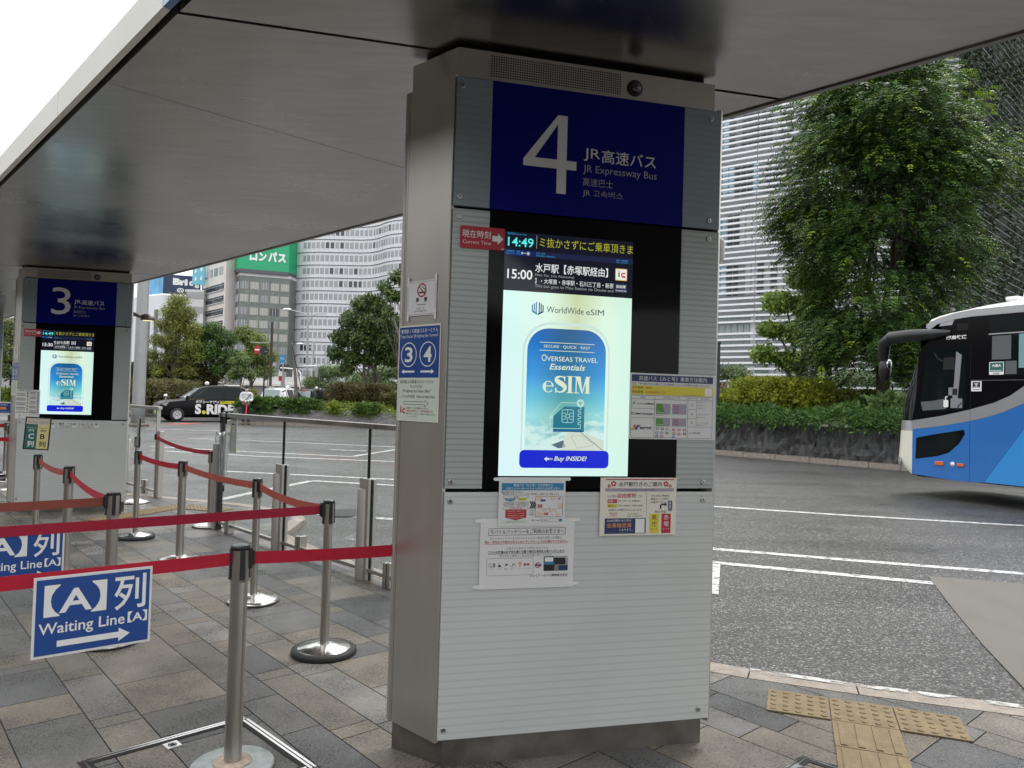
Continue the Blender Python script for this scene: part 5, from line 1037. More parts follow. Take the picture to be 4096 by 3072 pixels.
def tree(name, label, base, height, clumps, n, size, ca, cb, trunk_r, fork, bark='bark', stems=None, squash=.8, group=None, ratio=.45, droop=.2, mt='leaf', shell=.5):
    """clumps: (dx, dy, z, r) about the base"""
    t = thing(name, label, 'tree', base, 0, group); b = MB()
    st = stems or [(0, 0)]
    for sx, sy in st: b.tube([(sx*.25, sy*.25, -.3), (sx*.4, sy*.4, fork*.5), (sx, sy, fork)], [trunk_r*1.15, trunk_r, trunk_r*.85], 10)
    for i, (dx, dy, z, r) in enumerate(clumps):
        sx, sy = st[i % len(st)]; limbs(b, (sx, sy, fork*(.8 if z < fork*1.6 else 1)), [((dx*.9, dy*.9, z), .012)], trunk_r*.5)
    b.build('trunk', bark, t)
    Q, c = cloud([(k[0], k[1], k[2]) for k in clumps], [k[3] for k in clumps], n, size, ca, cb, squash, droop, ratio, shell)
    quads('crown', Q, c, mt, t); return t
def bush(name, label, c, r, n, size, ca, cb, cat='bush', group=None, ratio=.4, kind=None, upright=.0, mt='leaf_soft', flat=.75, parts=1):
    """foliage over an ellipsoid (r = three radii); the inside is filled by a dark woody core of leaves"""
    d = unit(NR.normal(size=(n, 3))); d[:, 2] = np.where(d[:, 2] < -.25, -d[:, 2], d[:, 2]); rr = .80+.22*NR.random((n, 1)); lump = 1+.09*np.sin(d[:, :1]*9+c[0])*np.sin(d[:, 1:2]*8+c[1])+.06*np.sin(d[:, 2:]*11)
    e = np.sign(d)*np.abs(d)**flat; P = e*rr*lump*np.array(r); N_ = unit(d+NR.normal(0, .6, (n, 3))); D = unit(np.cross(N_, NR.normal(size=(n, 3)))+d*.5+np.array([0, 0, upright])); s = size*(.6+.8*NR.random(n))
    core = int(n*.25); P[:core] *= .82; Q = leaf_quads(P, D, N_, s, s*ratio); Q[:core] = leaf_quads(P[:core], D[:core], N_[:core], s[:core]*2.2, s[:core]*1.6)
    o = quads(name, Q, tones(n, ca, cb), mt, None, label=label, cat=cat, group=group, kind=kind); o.location = c; return o
G_D = (.026, .060, .014); G_M = (.055, .115, .022); G_L = (.085, .15, .03); G_Y = (.24, .29, .03); G_O = (.09, .10, .03); G_B = (.10, .075, .035)
# planter kerbs and walls across the bus bays
mat('rough_granite', (.125, .125, .127), .9, var=.7, vscale=7, stretch=(1.4, 1.4, .35), bump=1., bscale=14, detail=8); mat('grey_granite', (.21, .205, .205), .85, var=.3, vscale=16, bump=.8, bscale=22, detail=8); mat('soil', (.04, .032, .022), .95, var=.3, vscale=4)
def offs(P, w): return [Vector(p) for p in inner(P, w)]
PL0 = [(-26.5, 47.6), (-22.5, 43.8), (-19.5, 40.7), (-17.2, 41.2), (-16.6, 42.5), (-17.5, 47)]
PL = [(-13.6, 38.5), (-13.2, 34.6), (-12.6, 33.85), (-12.1, 33.75), (-5.1, 33.6), (-3.0, 32.6), (6.3, 23.35), (8.41, 21.13), (10.04, 19.3), (16, 12.8), (20, 8.5)]
kb = MB()
for PLx in (PL, PL0):
  P2_ = [Vector(p) for p in PLx]; PI_ = offs(PLx, -.32)
  for i in range(len(PLx)-1):
      a, c, ai, ci = P2_[i], P2_[i+1], PI_[i], PI_[i+1]; n = max(1, round((c-a).length/.95))
      for k in range(n):
          t0, t1 = k/n+.006/n, (k+1)/n-.006/n; q = [a.lerp(c, t0), a.lerp(c, t1), ai.lerp(ci, t1), ai.lerp(ci, t0)]; b0 = ZR(q[0].y)
          kb.prism([tuple(p) for p in q], b0-.3, b0+.14)
kb.build('planter_kerb', 'kerb_stone', kind='structure', bevel=.015)
def planter_wall(name, i0, i1, h, mt, label, rough, PLx=PL):
    b = MB(); A = offs(PLx, -.40)
    for i in range(i0, i1):
        a, c = A[i], A[i+1]; L = (c-a).length; n = max(1, round(L/.16)); d = (c-a).normalized(); o = Vector((-d.y, d.x)); m = 5; vs = []; fs = []
        for k in range(n+1):
            p = a.lerp(c, k/n)
            for j in range(m+1): w = rough*(trnd.random()-.3) if 0 < j else 0; q = p-o*w; vs.append((q.x, q.y, ZR(p.y)+.10+h*j/m+(trnd.random()-.5)*.04*(j == m)))
            q = p+o*.3; vs.append((q.x, q.y, ZR(p.y)+.1+h))
        K_ = m+2
        for k in range(n):
            for j in range(m+1): fs.append((k*K_+j, (k+1)*K_+j, (k+1)*K_+j+1, k*K_+j+1))
        b.add(vs, fs)
    b.build(name, mt, label=label, cat='wall')
planter_wall('planter_wall', 5, 10, .92, 'rough_granite', 'dark rough stone planter wall behind the kerb, left of the blue bus', .24)
planter_wall('planter_wall', 0, 5, .62, 'grey_granite', 'grey granite planter wall across the road behind the glass railing', .05); planter_wall('planter_wall', 0, 5, .62, 'grey_granite', 'grey planter wall left of the black taxi under the domed hedge', .04, PL0)
sb = MB(); A = offs(PL, -.5); sb.add([(*p, ZR(p.y)+.62) for p in A]+[(40, 60, .9), (-9, 62, .9)], [tuple(range(len(A)+2))]); A = offs(PL0, -.5); sb.add([(*p, ZR(p.y)+.62) for p in A]+[(-28, 56, .9)], [tuple(range(len(A)+1))]); sb.build('planter_soil', 'soil', kind='structure')
# far planting between the planter and the street
def strip(name, P, w, z0, hz, n, size, ca, cb, hang=.0, ratio=.3, droop=.5):
    """low creeping cover along a polyline: one uncountable mass"""
    P = [Vector(p) for p in P]; seg = [(P[i+1]-P[i]).length for i in range(len(P)-1)]; tot = sum(seg); u = NR.random(n)*tot; acc = np.cumsum([0]+seg); i = np.clip(np.searchsorted(acc, u)-1, 0, len(seg)-1)
    A = np.array([tuple(p) for p in P]); t = ((u-acc[i])/np.array(seg)[i])[:, None]; c = A[i]*(1-t)+A[i+1]*t; d = unit(A[i+1]-A[i]); o = np.stack([-d[:, 1], d[:, 0]], 1); s = NR.random((n, 1)); lump = .7+.3*np.sin(u*2.1)[:, None]*np.sin(u*.83+1)[:, None]+.15*np.sin(u*5)[:, None]
    xy = c+o*(s*w-hang); z = z0+.008*c[:, 1:2]+hz*lump*np.sin(np.clip(s*1.15+.08, 0, 1)*PI*.62)+NR.normal(0, .04, (n, 1)); z -= np.where(s < .12, (0.12-s)*2.0*NR.random((n, 1)), 0)
    Pp = np.concatenate([xy, z], 1); out = np.concatenate([-o, np.full((n, 1), .6)], 1); N_ = unit(out+NR.normal(0, .7, (n, 3))); D = unit(np.concatenate([-o*.8, np.full((n, 1), -droop*.5)], 1)+NR.normal(0, .75, (n, 3))); sz = size*(.6+.8*NR.random(n))
    return quads(name, leaf_quads(Pp, D, N_, sz, sz*ratio), tones(n, ca, cb), 'leaf_soft', kind='stuff')
RWALL = [PL[6], PL[7], PL[8], PL[9]]
strip('creeping_shrubs', [(5.2, 24.4)]+RWALL, 1.7, .98, .50, 30000, .16, (.035, .085, .018), (.085, .17, .032), .26)
strip('creeping_shrubs', [(-26, 47.3), (-22.5, 44), (-19.6, 41.0), (-17.4, 41.5)], 1.2, .50, .42, 6000, .16, G_D, G_M, .18); strip('creeping_shrubs', [(-8.8, 34.1), (-5.1, 34.0), (-3, 33.0), (2, 28)], 2.0, .55, .45, 9000, .16, (.06, .09, .02), G_Y, .1)
strip('creeping_shrubs', [(-12.4, 36.2), (-4.0, 36.5), (2, 31)], 3.0, .60, .35, 8000, .17, G_M, (.12, .13, .03), .1)
bush('hedge', 'clipped green hedge overhanging the grey planter wall behind the railing', (-10.6, 34.45, .88), (2.05, .55, .48), 13000, .10, (.04, .09, .02), (.10, .18, .035), 'hedge', upright=.3, flat=.6)
bush('shrub', 'rounded green shrub hanging over the planter wall beside the near pillar', (-6.55, 34.2, .85), (.66, .45, .42), 3500, .09, (.05, .105, .02), (.12, .20, .03)); bush('shrub', 'tiny yellow green shrub hanging in the middle of the grey planter wall', (-8.0, 34.15, .80), (.20, .25, .34), 900, .09, (.10, .14, .02), G_Y)
bush('shrub', 'brown and olive mounded shrub behind the grey planter wall', (-7.3, 36.6, 1.35), (1.75, 1.2, .82), 9000, .13, G_B, (.085, .085, .03), upright=.4); bush('shrub', 'olive shrub beside the near pillar, right of the brown mounded shrub', (-5.3, 35.6, 1.05), (1.0, .8, .72), 5000, .12, (.07, .075, .025), (.12, .12, .03))
bush('hedge', 'large clipped dome shaped hedge with a brownish top behind the black taxi', (-19.1, 41.0, 1.1), (2.3, 1.3, 1.15), 14000, .10, (.10, .095, .035), (.17, .155, .06), 'hedge', flat=.7); bush('shrub', 'yellow green shrub between the black taxi and the guard', (-14.6, 39.6, 1.25), (1.15, .7, .62), 4500, .11, (.10, .13, .02), (.30, .30, .03)); bush('hedge', 'dark olive hedge behind the tall grey lamp column', (-21.2, 46, 1.9), (3.6, 1.0, 1.5), 9000, .15, (.04, .045, .016), (.085, .08, .03), 'hedge')
bush('shrub', 'bright yellow green shrub in front of the curved louvred building', (9.0, 25.0, 1.75), (1.9, 1.0, .85), 15000, .10, (.11, .16, .015), (.34, .36, .025)); bush('shrub', 'low yellow shrub at the right edge of the number 4 pillar', (6.9, 25.9, 1.50), (1.6, .7, .42), 7000, .10, (.17, .22, .02), (.42, .42, .035)); bush('shrub', 'dull green shrub between the yellow shrub and the tree trunk', (11.2, 24.9, 1.6), (1.6, .8, .62), 9000, .11, (.06, .09, .016), (.19, .21, .03)); bush('shrub', 'spreading dark shrub hanging over the wall beside the front of the bus', (11.3, 21.2, 1.15), (1.6, 1.0, .78), 10000, .17, (.035, .075, .016), (.10, .16, .035), upright=-.2, ratio=.25)
# trees on the left, across the road
tree('street_tree', 'dark green tree behind the tall grey lamp column', (-20.9, 46.5, .6), 4, [(-.9, 0, 2.4, .75), (.2, 0, 2.9, .8), (.9, 0, 2.2, .7), (-1.3, .2, 1.5, .7), (.7, -.2, 1.4, .7)], 6000, .16, G_D, G_M, .07, 1.0)
t = tree('garden_pine', 'layered olive green tree right of the grey lamp column', (-20.2, 45, .6), 6.5, [(0.0, 0, 6.4, 0.73), (-0.36800000000000005, 0, 5.7, 0.79), (0.46, 0, 5.6, 0.79), (-0.8280000000000001, 0, 4.9, 0.66), (0.18400000000000002, 0.2, 4.9, 0.92), (0.92, 0, 4.7, 0.73), (-1.104, 0, 4.0, 0.59), (-0.276, -0.3, 3.9, 0.79), (0.8280000000000001, 0, 3.8, 0.79), (-1.3800000000000001, 0, 3.1, 0.55), (-0.46, 0, 3.0, 0.59), (0.552, 0, 3.0, 0.66), (1.2420000000000002, 0, 3.1, 0.53), (-1.0120000000000002, 0, 2.2, 0.55), (0.8280000000000001, 0, 2.2, 0.59), (0.09200000000000001, 0, 2.1, 0.46)], 22000, .15, (.10, .125, .025), (.27, .29, .06), .11, 2.0, squash=.8, mt='leaf_soft', shell=.25, ratio=.3)
tree('street_tree', 'round dark green tree behind the black taxi', (-18.5, 46, .6), 5.5, [(-.9, 0, 4.3, .75), (0, 0, 4.8, .75), (.8, 0, 4.3, .8), (-1.2, 0, 3.3, .7), (-.1, -.3, 3.5, .9), (1.1, 0, 3.2, .8), (-.9, 0, 2.3, .6), (.5, 0, 2.4, .7), (1.5, 0, 2.3, .6)], 15000, .15, (.034, .078, .018), (.115, .20, .04), .17, 1.8, squash=.75)
tree('street_tree', 'paler yellow green tree behind the round dark green tree', (-17.4, 50, .6), 5.5, [(-.6, 0, 4.9, .8), (.3, 0, 4.4, .9), (1.0, 0, 3.5, .8), (0, 0, 3.4, .9), (.9, 0, 2.5, .7)], 9000, .15, (.09, .13, .025), (.22, .26, .05), .12, 1.8)
tree('young_tree', 'small pale green tree just right of the black taxi roof', (-14.6, 40.3, .6), 3, [(-.25, 0, 2.65, .38), (.2, 0, 2.75, .36), (0, 0, 2.2, .5), (-.4, 0, 1.95, .35), (.45, 0, 2.0, .38), (.05, .1, 3.0, .25)], 4200, .12, (.085, .14, .04), (.22, .30, .10), .045, 1.3)
tree('street_tree', 'broad dark tree with several stems left of the number 4 pillar', (-8.05, 42.5, .6), 7, [(-.6, 0, 6.2, .7), (.3, 0, 6.0, .8), (-1.1, 0, 5.3, .8), (.1, -.2, 5.1, 1.0), (1.2, 0, 5.2, .8), (-1.6, 0, 4.3, .75), (-.5, -.3, 4.2, .9), (.7, 0, 4.1, .95), (1.6, 0, 4.2, .7), (-1.9, 0, 3.4, .6), (-1.0, 0, 3.2, .65), (1.1, .2, 3.3, .8), (0, .3, 3.2, .7), (-1.3, 0, 2.6, .5)], 24000, .17, (.030, .062, .018), (.14, .21, .055), .11, 1.9, stems=[(-.25, 0), (.15, .1), (.55, 0)], squash=.75)
t = tree('young_tree', 'lopsided sapling rising above the broad dark tree', (-5.3, 38.5, .6), 8, [(-.75, 0, 7.2, .45), (-.2, 0, 6.9, .5), (-1.4, 0, 6.6, .40), (-1.0, 0, 6.2, .45), (-2.2, 0, 6.0, .36), (-1.7, 0, 5.9, .35), (-.5, 0, 6.2, .4), (-1.2, 0, 5.4, .34)], 3300, .22, (.05, .09, .03), (.14, .19, .06), .05, .3, stems=[(0, 0)], shell=.2)
b = MB(); b.tube([(.1, 0, -.2), (-.05, 0, 1.8), (-.35, 0, 3.6), (-.9, 0, 5.0), (-1.2, 0, 6.3)], [.11, .10, .085, .06, .03], 9); b.build('stem', 'bark_pale', t)
for x, y, s, lab in ((-14.4, 60, 1.2, 'feathery green tree by the street, left of the broad dark tree'), (-9.2, 55, 1.15, 'feathery green tree right of the stems of the broad dark tree'), (-11.3, 58, 1.0, 'feathery green tree behind the stems of the broad dark tree')):
    tree('street_tree', lab, (x, y, .6), 4, [(-1.3*s, 0, 1.7*s, .8*s), (-.4, 0, 2.4*s, .9*s), (.7*s, 0, 2.5*s, .8*s), (1.3*s, 0, 1.6*s, .8*s), (0, -.3, 1.5*s, .9*s)], 6000, .22, (.055, .11, .028), (.16, .23, .07), .06, 1.0, squash=.6, ratio=.3)
tree('street_tree', 'rounded green tree hidden behind the number 4 pillar', (0.8, 40, .5), 6, [(-1.2, 0, 3.2, 1.0), (0, 0, 4.4, 1.2), (1.3, 0, 3.4, 1.1), (.2, -.4, 2.6, 1.1)], 5000, .2, G_D, (.11, .19, .04), .12, 1.8)
tree('street_tree', 'green tree seen in the gap left of the number 3 pillar', (-21.0, 31.5, .4), 4.5, [(-.3, 0, 3.6, .6), (.5, 0, 3.4, .6), (0, 0, 2.7, .8), (.9, 0, 2.4, .6), (.1, 0, 1.9, .7), (.8, 0, 1.6, .5)], 7000, .14, (.03, .06, .015), (.17, .20, .05), .08, 1.2)
bush('shrub', 'pale shrub low in the gap left of the number 3 pillar', (-20.4, 31.2, .9), (.9, .6, .6), 3000, .12, G_M, G_Y)
# bare pruned trunk with a hanging rope
r = thing('pruned_trunk', 'bare pruned tree trunk with a hanging rope behind the hedge', 'tree', (-10.95, 38, .5))
b = MB(); b.tube([(0, 0, 0), (.02, 0, 1.4), (-.10, 0, 2.5), (-.14, 0, 3.1), (-.30, 0, 3.72)], [.10, .085, .075, .07, .06], 9); b.tube([(-.12, 0, 3.0), (.02, 0, 3.1)], [.05, .04], 7); b.build('trunk', 'bark_pale', r)
b = MB(); b.tube([(-.26, -.06, 3.6), (-.05, -.08, 2.8), (.12, -.08, 2.2), (.32, -.05, 1.3)], .025, 6); b.build('rope', 'black_plastic', r)
# the big tree on the right: compound leaves drooping from branch tips
def big_tree(base):
    t = thing('roadside_tree', 'tall dense dark green tree with drooping compound leaves in front of the curved building', 'tree', base); b = MB(); R2 = random.Random(5)
    b.tube([(.05, 0, -.4), (0, 0, .8), (-.05, .0, 2.0), (-.12, 0, 2.9)], [.26, .215, .20, .19], 14)
    cl = []
    # limbs fork from 2.9 m
    forks = [((-.12, 0, 2.9), (-.55, 0, 4.8), .14), ((-.12, 0, 2.9), (.25, .2, 5.0), .13), ((-.55, 0, 4.8), (-1.3, -.3, 7.2), .09), ((-.55, 0, 4.8), (-.3, .3, 8.0), .09), ((.25, .2, 5.0), (1.3, 0, 7.4), .09), ((.25, .2, 5.0), (.6, -.4, 9.0), .08), ((-.05, 0, 2.2), (-1.5, 0, 3.6), .07), ((-.1, 0, 2.6), (1.7, -.2, 3.7), .06)]
    for p, q, rr in forks: limbs(b, p, [(q, rr*.6)], rr)
    def profile(z):                      # left and right reach of the crown by height
        T = [(1.9, -1.5, .9), (2.5, -2.3, 2.1), (3.3, -2.6, 2.4), (4.2, -1.9, 2.1), (5.0, -2.8, 2.3), (6.0, -3.2, 2.8), (7.5, -3.3, 3.1), (9.0, -3.3, 3.5), (10.5, -2.9, 3.3), (11.5, -2.0, 2.8), (12.3, -.8, 1.8)]
        for (z0, a0, c0), (z1, a1, c1) in zip(T, T[1:]):
            if z <= z1: k = (z-z0)/(z1-z0); return a0+(a1-a0)*k, c0+(c1-c0)*k
        return T[-1][1:]
    tips = []; clumps = []
    while len(clumps) < 84:
        z = R2.uniform(2.1, 11.9); a, c = profile(z); x = R2.uniform(a+.35, c-.35); mid, hw = (a+c)/2, (c-a)/2; k = (x-mid)/hw; dep = math.sqrt(max(0, 1-k*k))*hw*.85; y = R2.choice((-1, -.7, .2, .8))*dep*R2.uniform(.7, 1)
        if all((x-p[0])**2+(y-p[1])**2+(z-p[2])**2 > .50 for p in clumps): clumps.append((x, y, z))
    while len(tips) < 1050:
        cx_, cy_, cz_ = R2.choice(clumps); rr_ = .78; v_ = Vector((R2.gauss(0, 1), R2.gauss(0, 1), R2.gauss(0, 1))).normalized()*rr_*R2.uniform(.55, 1); x, y, z = cx_+v_.x, cy_+v_.y, cz_+v_.z*.8
        if z > 12.3 or z < 1.8: continue
        a, c = profile(z); mid, hw = (a+c)/2, (c-a)/2; k = (x-mid)/hw; dep = 0
        rr = math.sqrt(k*k+(y/(hw*.85))**2)
        if -1.3 < x-.1 < .8 and 3.6 < z < 6.2 and R2.random() < .72: continue          # an open window in the crown
        tips.append((x, y, z))
    for x, y, z in tips[:70]: limbs(b, R2.choice([(-.55, 0, 4.8), (.25, .2, 5.0), (-1.0, -.2, 6.3), (-.4, .2, 6.6), (.9, 0, 6.3), (.5, -.2, 7.2)]) if z > 4 else (-.1, 0, 2.4), [((x*.9, y*.9, z-.1), .006)], .028, seg=5)
    b.build('trunk', 'bark', t)
    tips = [(x*.94, y, z) for x, y, z in tips]; T = np.array(tips); per = 17; n = len(T)*per
    C0 = np.repeat(T, per, 0); out = unit(C0*np.array([1, 1, .0])+NR.normal(0, 1.1, (n, 3))*np.array([1, 1, .5])+np.array([0, 0, .25])); base_ = C0+NR.normal(0, .26, (n, 3)); L = .34+.22*NR.random(n)
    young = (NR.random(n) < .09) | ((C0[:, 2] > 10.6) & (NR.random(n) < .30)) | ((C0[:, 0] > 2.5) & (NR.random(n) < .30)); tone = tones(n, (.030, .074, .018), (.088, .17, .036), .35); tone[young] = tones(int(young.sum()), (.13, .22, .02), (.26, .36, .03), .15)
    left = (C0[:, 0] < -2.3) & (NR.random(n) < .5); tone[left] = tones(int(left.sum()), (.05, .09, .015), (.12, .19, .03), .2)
    Qs, Cs = [], []; K_ = 6
    for j in range(K_):
        f = (j+.6)/K_; p = base_+out*(L*f)[:, None]; p[:, 2] += L*.16*math.sin(f*PI)-L*.55*f*f; fw = unit(out+np.array([0, 0, -1.0])*(.9*f))
        side = unit(np.cross(out, np.array([0, 0, 1.])+0*out)); up = unit(np.cross(side, fw)+NR.normal(0, .25, (n, 3)))
        for s in (-1, 1):
            d = unit(side*s+fw*.75+np.array([0, 0, -.35])); ll = L*.30*(1.15-.45*abs(f-.45)*2); Qs.append(leaf_quads(p, d, up, ll, ll*.34)); Cs.append(tone*(1+NR.normal(0, .08, (n, 1))))
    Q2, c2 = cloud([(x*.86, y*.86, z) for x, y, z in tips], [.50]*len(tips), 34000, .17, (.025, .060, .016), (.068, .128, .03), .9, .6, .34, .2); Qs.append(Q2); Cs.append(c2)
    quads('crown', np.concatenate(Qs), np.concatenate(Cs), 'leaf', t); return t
big_tree((12.0, 24.2, .75))
tree('roadside_tree', 'smaller lighter green tree left of the tall dense tree', (10.45, 27, .8), 7, [(.0, 0, 5.5, .7), (.9, 0, 5.2, .7), (-.9, 0, 4.6, .65), (.2, -.2, 4.5, .8), (-1.2, 0, 3.6, .5), (-.2, -.2, 3.5, .7), (.9, 0, 3.8, .7), (-1.4, 0, 2.7, .55), (-.5, 0, 2.5, .6), (.6, -.2, 2.6, .6), (1.3, 0, 2.7, .5)], 15000, .15, (.10, .18, .03), (.26, .36, .075), .17, 1.7, 'bark_pale', squash=.7, mt='leaf_soft')
for i, (x, y, s, lab) in enumerate(((8.4, 31, 1.15, 'low feathery tree in front of the louvred building, next to the dark sign post'), (12.8, 32.5, 1.1, 'low feathery tree between the two trunks on the right'), (15.2, 33, 1.15, 'low feathery tree behind the big trunk beside the bus'))):
    tree('low_tree', lab, (x, y, .8), 3, [(-1.2*s, 0, 1.4*s, .6*s), (-.3, 0, 1.9*s, .7*s), (.7*s, 0, 1.9*s, .6*s), (1.2*s, 0, 1.2*s, .6*s), (0, -.3, 1.1*s, .7*s)], 5000, .17, (.06, .10, .04), (.18, .24, .10), .05, .8, squash=.55, ratio=.3, mt='leaf_soft')
# ------------------------------------------------------------------ street furniture across the road
mat('pole_grey', (.34, .34, .345), .45, .3, var=.06, vscale=4); mat('pole_brown', (.055, .04, .033), .6); mat('pole_dark', (.02, .022, .024), .5); mat('lamp_white', (.75, .76, .77), .4)
r = thing('lamp_column', 'thick tall grey lamp column right of the number 3 pillar', 'lamp column', (-14.9, 30, ZR(30))); b = MB(); b.lathe([(.27, 0), (.235, 1.0), (.21, 9), (.20, 13)], seg=24); b.build('column', 'pole_grey', r); b = MB(); b.lathe([(.42, 0), (.42, .08), (.3, .12)], seg=24); b.build('foot', 'concrete', r)
r = thing('road_sign', 'red and white no entry sign beside a black disc on a dark pole', 'road sign', (-13.89, 42, .6))
b = MB(); b.tube([(0, 0, 0), (0, 0, 3.5)], .045, 10); b.build('pole', 'pole_dark', r)
b = MB(); b.disc(0, 0, .24, -.06, 0, 28, .72); b.disc(0, 0, .24, -.045, 2, 28, .72); b.rect(-.13, -.04, .13, .04, -.064, 1)
for i, v in enumerate(b.v): b.v[i] = v+Vector((-.43, 0, 3.42))
b.build('no_entry_disc', ['ink_red', 'ink_white', 'pole_dark'], r)
b = MB(); b.disc(0, 0, .24, -.05, 0, 28); b.disc(0, 0, .24, -.02, 0, 28); b.rect(.02, -.045, .2, -.02, -.054, 1)
for i, v in enumerate(b.v): b.v[i] = v+Vector((-.03, 0, 3.37))
b.build('disc_back', ['pole_dark', 'pole_grey'], r)
r = thing('pole', 'brown metal pole rising right of the no entry sign', 'pole', (-14.48, 45, .4)); b = MB(); b.tube([(0, 0, 0), (-.04, 0, 5.5)], [.085, .075], 12); b.build('shaft', 'pole_brown', r); b = MB(); b.tube([(-.03, 0, 4.3), (-.7, 0, 4.2), (-1.3, 0, 4.25)], .03, 8); b.build('bracket', 'pole_grey', r)
r = thing('sign_tower', 'blue, white and red upright sign panel by the street crossing', 'sign', (-18.45, 60, .3)); b = MB(); b.box(-.22, -.05, 3.3, .22, .05, 4.45, 0); b.build('blue_panel', 'ink_cyan', r); b = MB(); b.box(-.22, -.05, 2.35, .22, .05, 3.29); b.build('white_panel', 'ink_white', r); b = MB(); b.box(-.22, -.06, 2.35, .14, -.051, 2.75); b.build('red_panel', 'ink_red', r); b = MB(); b.text('のりば', -.15, 4.05, .15, 4.25, -.052); b.text('案内', -.1, 3.6, .1, 3.8, -.052); b.build('lettering', 'ink_white', r); b = MB(); b.box(-.03, -.03, 0, .03, .03, 2.36); b.build('post', 'pole_grey', r)
r = thing('sign_board', 'dark brown rectangular board on a post seen over the white taxi', 'sign', (-18.1, 59.5, .3)); b = MB(); b.box(-.37, -.04, 3.12, .36, .04, 3.66); b.build('board', 'pole_brown', r); b = MB(); b.box(-.05, .0, 0, .05, .1, 3.15); b.build('post', 'pole_grey', r)
r = thing('street_lamp', 'tall double armed street lamp in front of the white curved building', 'street lamp', (-16.45, 60, .3)); b = MB(); b.tube([(.02, 0, 0), (0, 0, 4), (-.08, 0, 8.7)], [.17, .12, .07], 12); b.tube([(.28, 0, 7.2), (.20, 0, 8.2)], .04, 8); b.build('pole', 'pole_grey', r)
b = MB(); b.tube([(.05, 0, 7.0), (-.05, 0, 7.6), (-.45, 0, 7.85), (-1.4, 0, 8.05)], [.07, .06, .05, .045], 9); b.tube([(.1, 0, 7.1), (.25, 0, 7.6), (.6, 0, 7.8), (1.4, 0, 7.85)], .035, 8); b.build('arm', 'pole_grey', r); b = MB(); b.sphere((-1.75, 0, 8.10), .36, 0, 14, 8, (1, .5, .33)); b.build('lamp_head', 'lamp_white', r)
r = thing('street_lamp', 'smaller far street lamp behind the double armed one', 'street lamp', (-19.95, 75, .3)); b = MB(); b.tube([(0, 0, 0), (0, 0, 6.7)], [.13, .09], 10); b.tube([(0, 0, 5.5), (-.3, 0, 6.1), (-1.0, 0, 6.4)], .05, 8); b.build('pole', 'pole_grey', r); b = MB(); b.sphere((-1.4, 0, 6.42), .36, 0, 14, 8, (1, .5, .3)); b.build('lamp_head', 'lamp_white', r)
r = thing('traffic_light', 'pale traffic light gantry seen between the trunk and the broad dark tree', 'traffic light', (-16.65, 59, .3)); b = MB(); b.tube([(0, 0, 0), (0, 0, 3.0), (-.35, 0, 3.3), (-1.6, 0, 3.36)], .06, 8); b.tube([(.2, 0, 3.55), (1.25, 0, 3.62)], .045, 8); b.build('gantry', 'lamp_white', r); b = MB(); b.box(-.62, -.1, 2.3, -.26, .1, 3.2); b.build('white_box', 'lamp_white', r); b = MB(); b.box(1.12, -.1, 2.75, 1.35, .1, 3.5); b.build('signal_head', 'pole_grey', r)
for x, y, h, m_, lab in ((-18.9, 58, 4.6, 'pole_grey', 'thin pale pole between the brown pole and the blue sign panel'), (-17.75, 58, 4.0, 'pole_grey', 'thin pale pole right of the dark brown board'), (6.62, 24.1, 3.6, 'pole_dark', 'thin dark post at the right edge of the number 4 pillar')):
    r = thing('pole', lab, 'pole', (x, y, .2)); b = MB(); b.tube([(0, 0, 0), (0, 0, h-.2)], [.06, .05], 10); b.build('shaft', m_, r); b = MB(); b.lathe([(.07, 0), (.07, .04), (.0, .06)], (0, 0, h-.22), 10); b.build('cap', m_, r)
r = thing('sign_post', 'slim white post among the shrubs left of the big trunk', 'post', (10.35, 26, .6)); b = MB(); b.box(-.06, -.04, 0, .06, .04, 2.4); b.build('shaft', 'lamp_white', r); b = MB(); b.box(-.10, -.06, 1.5, .06, -.041, 1.75); b.build('plate', 'lamp_white', r)
# red rounded shelter behind the dark post on the right
mat('red_shell', (.16, .012, .018), .3, coat=.3); r = thing('sculpture', 'dark red rounded shell on black legs behind the dark post on the right', 'sculpture', (10.8, 41, .2), .2)
b = MB(); b.tube([(-2.0, 0, 2.5), (-1.0, 0, 2.45), (.3, 0, 2.25), (1.3, 0, 1.95), (1.7, 0, 1.8)], [.55, .6, .58, .38, .1], 16); b.build('shell', 'red_shell', r); b = MB(); b.bar((.3, 0, 0), (-.1, 0, 2.0), .35, .3); b.bar((1.2, 0, 0), (.9, 0, 1.8), .3, .25); b.build('leg', 'pole_dark', r)

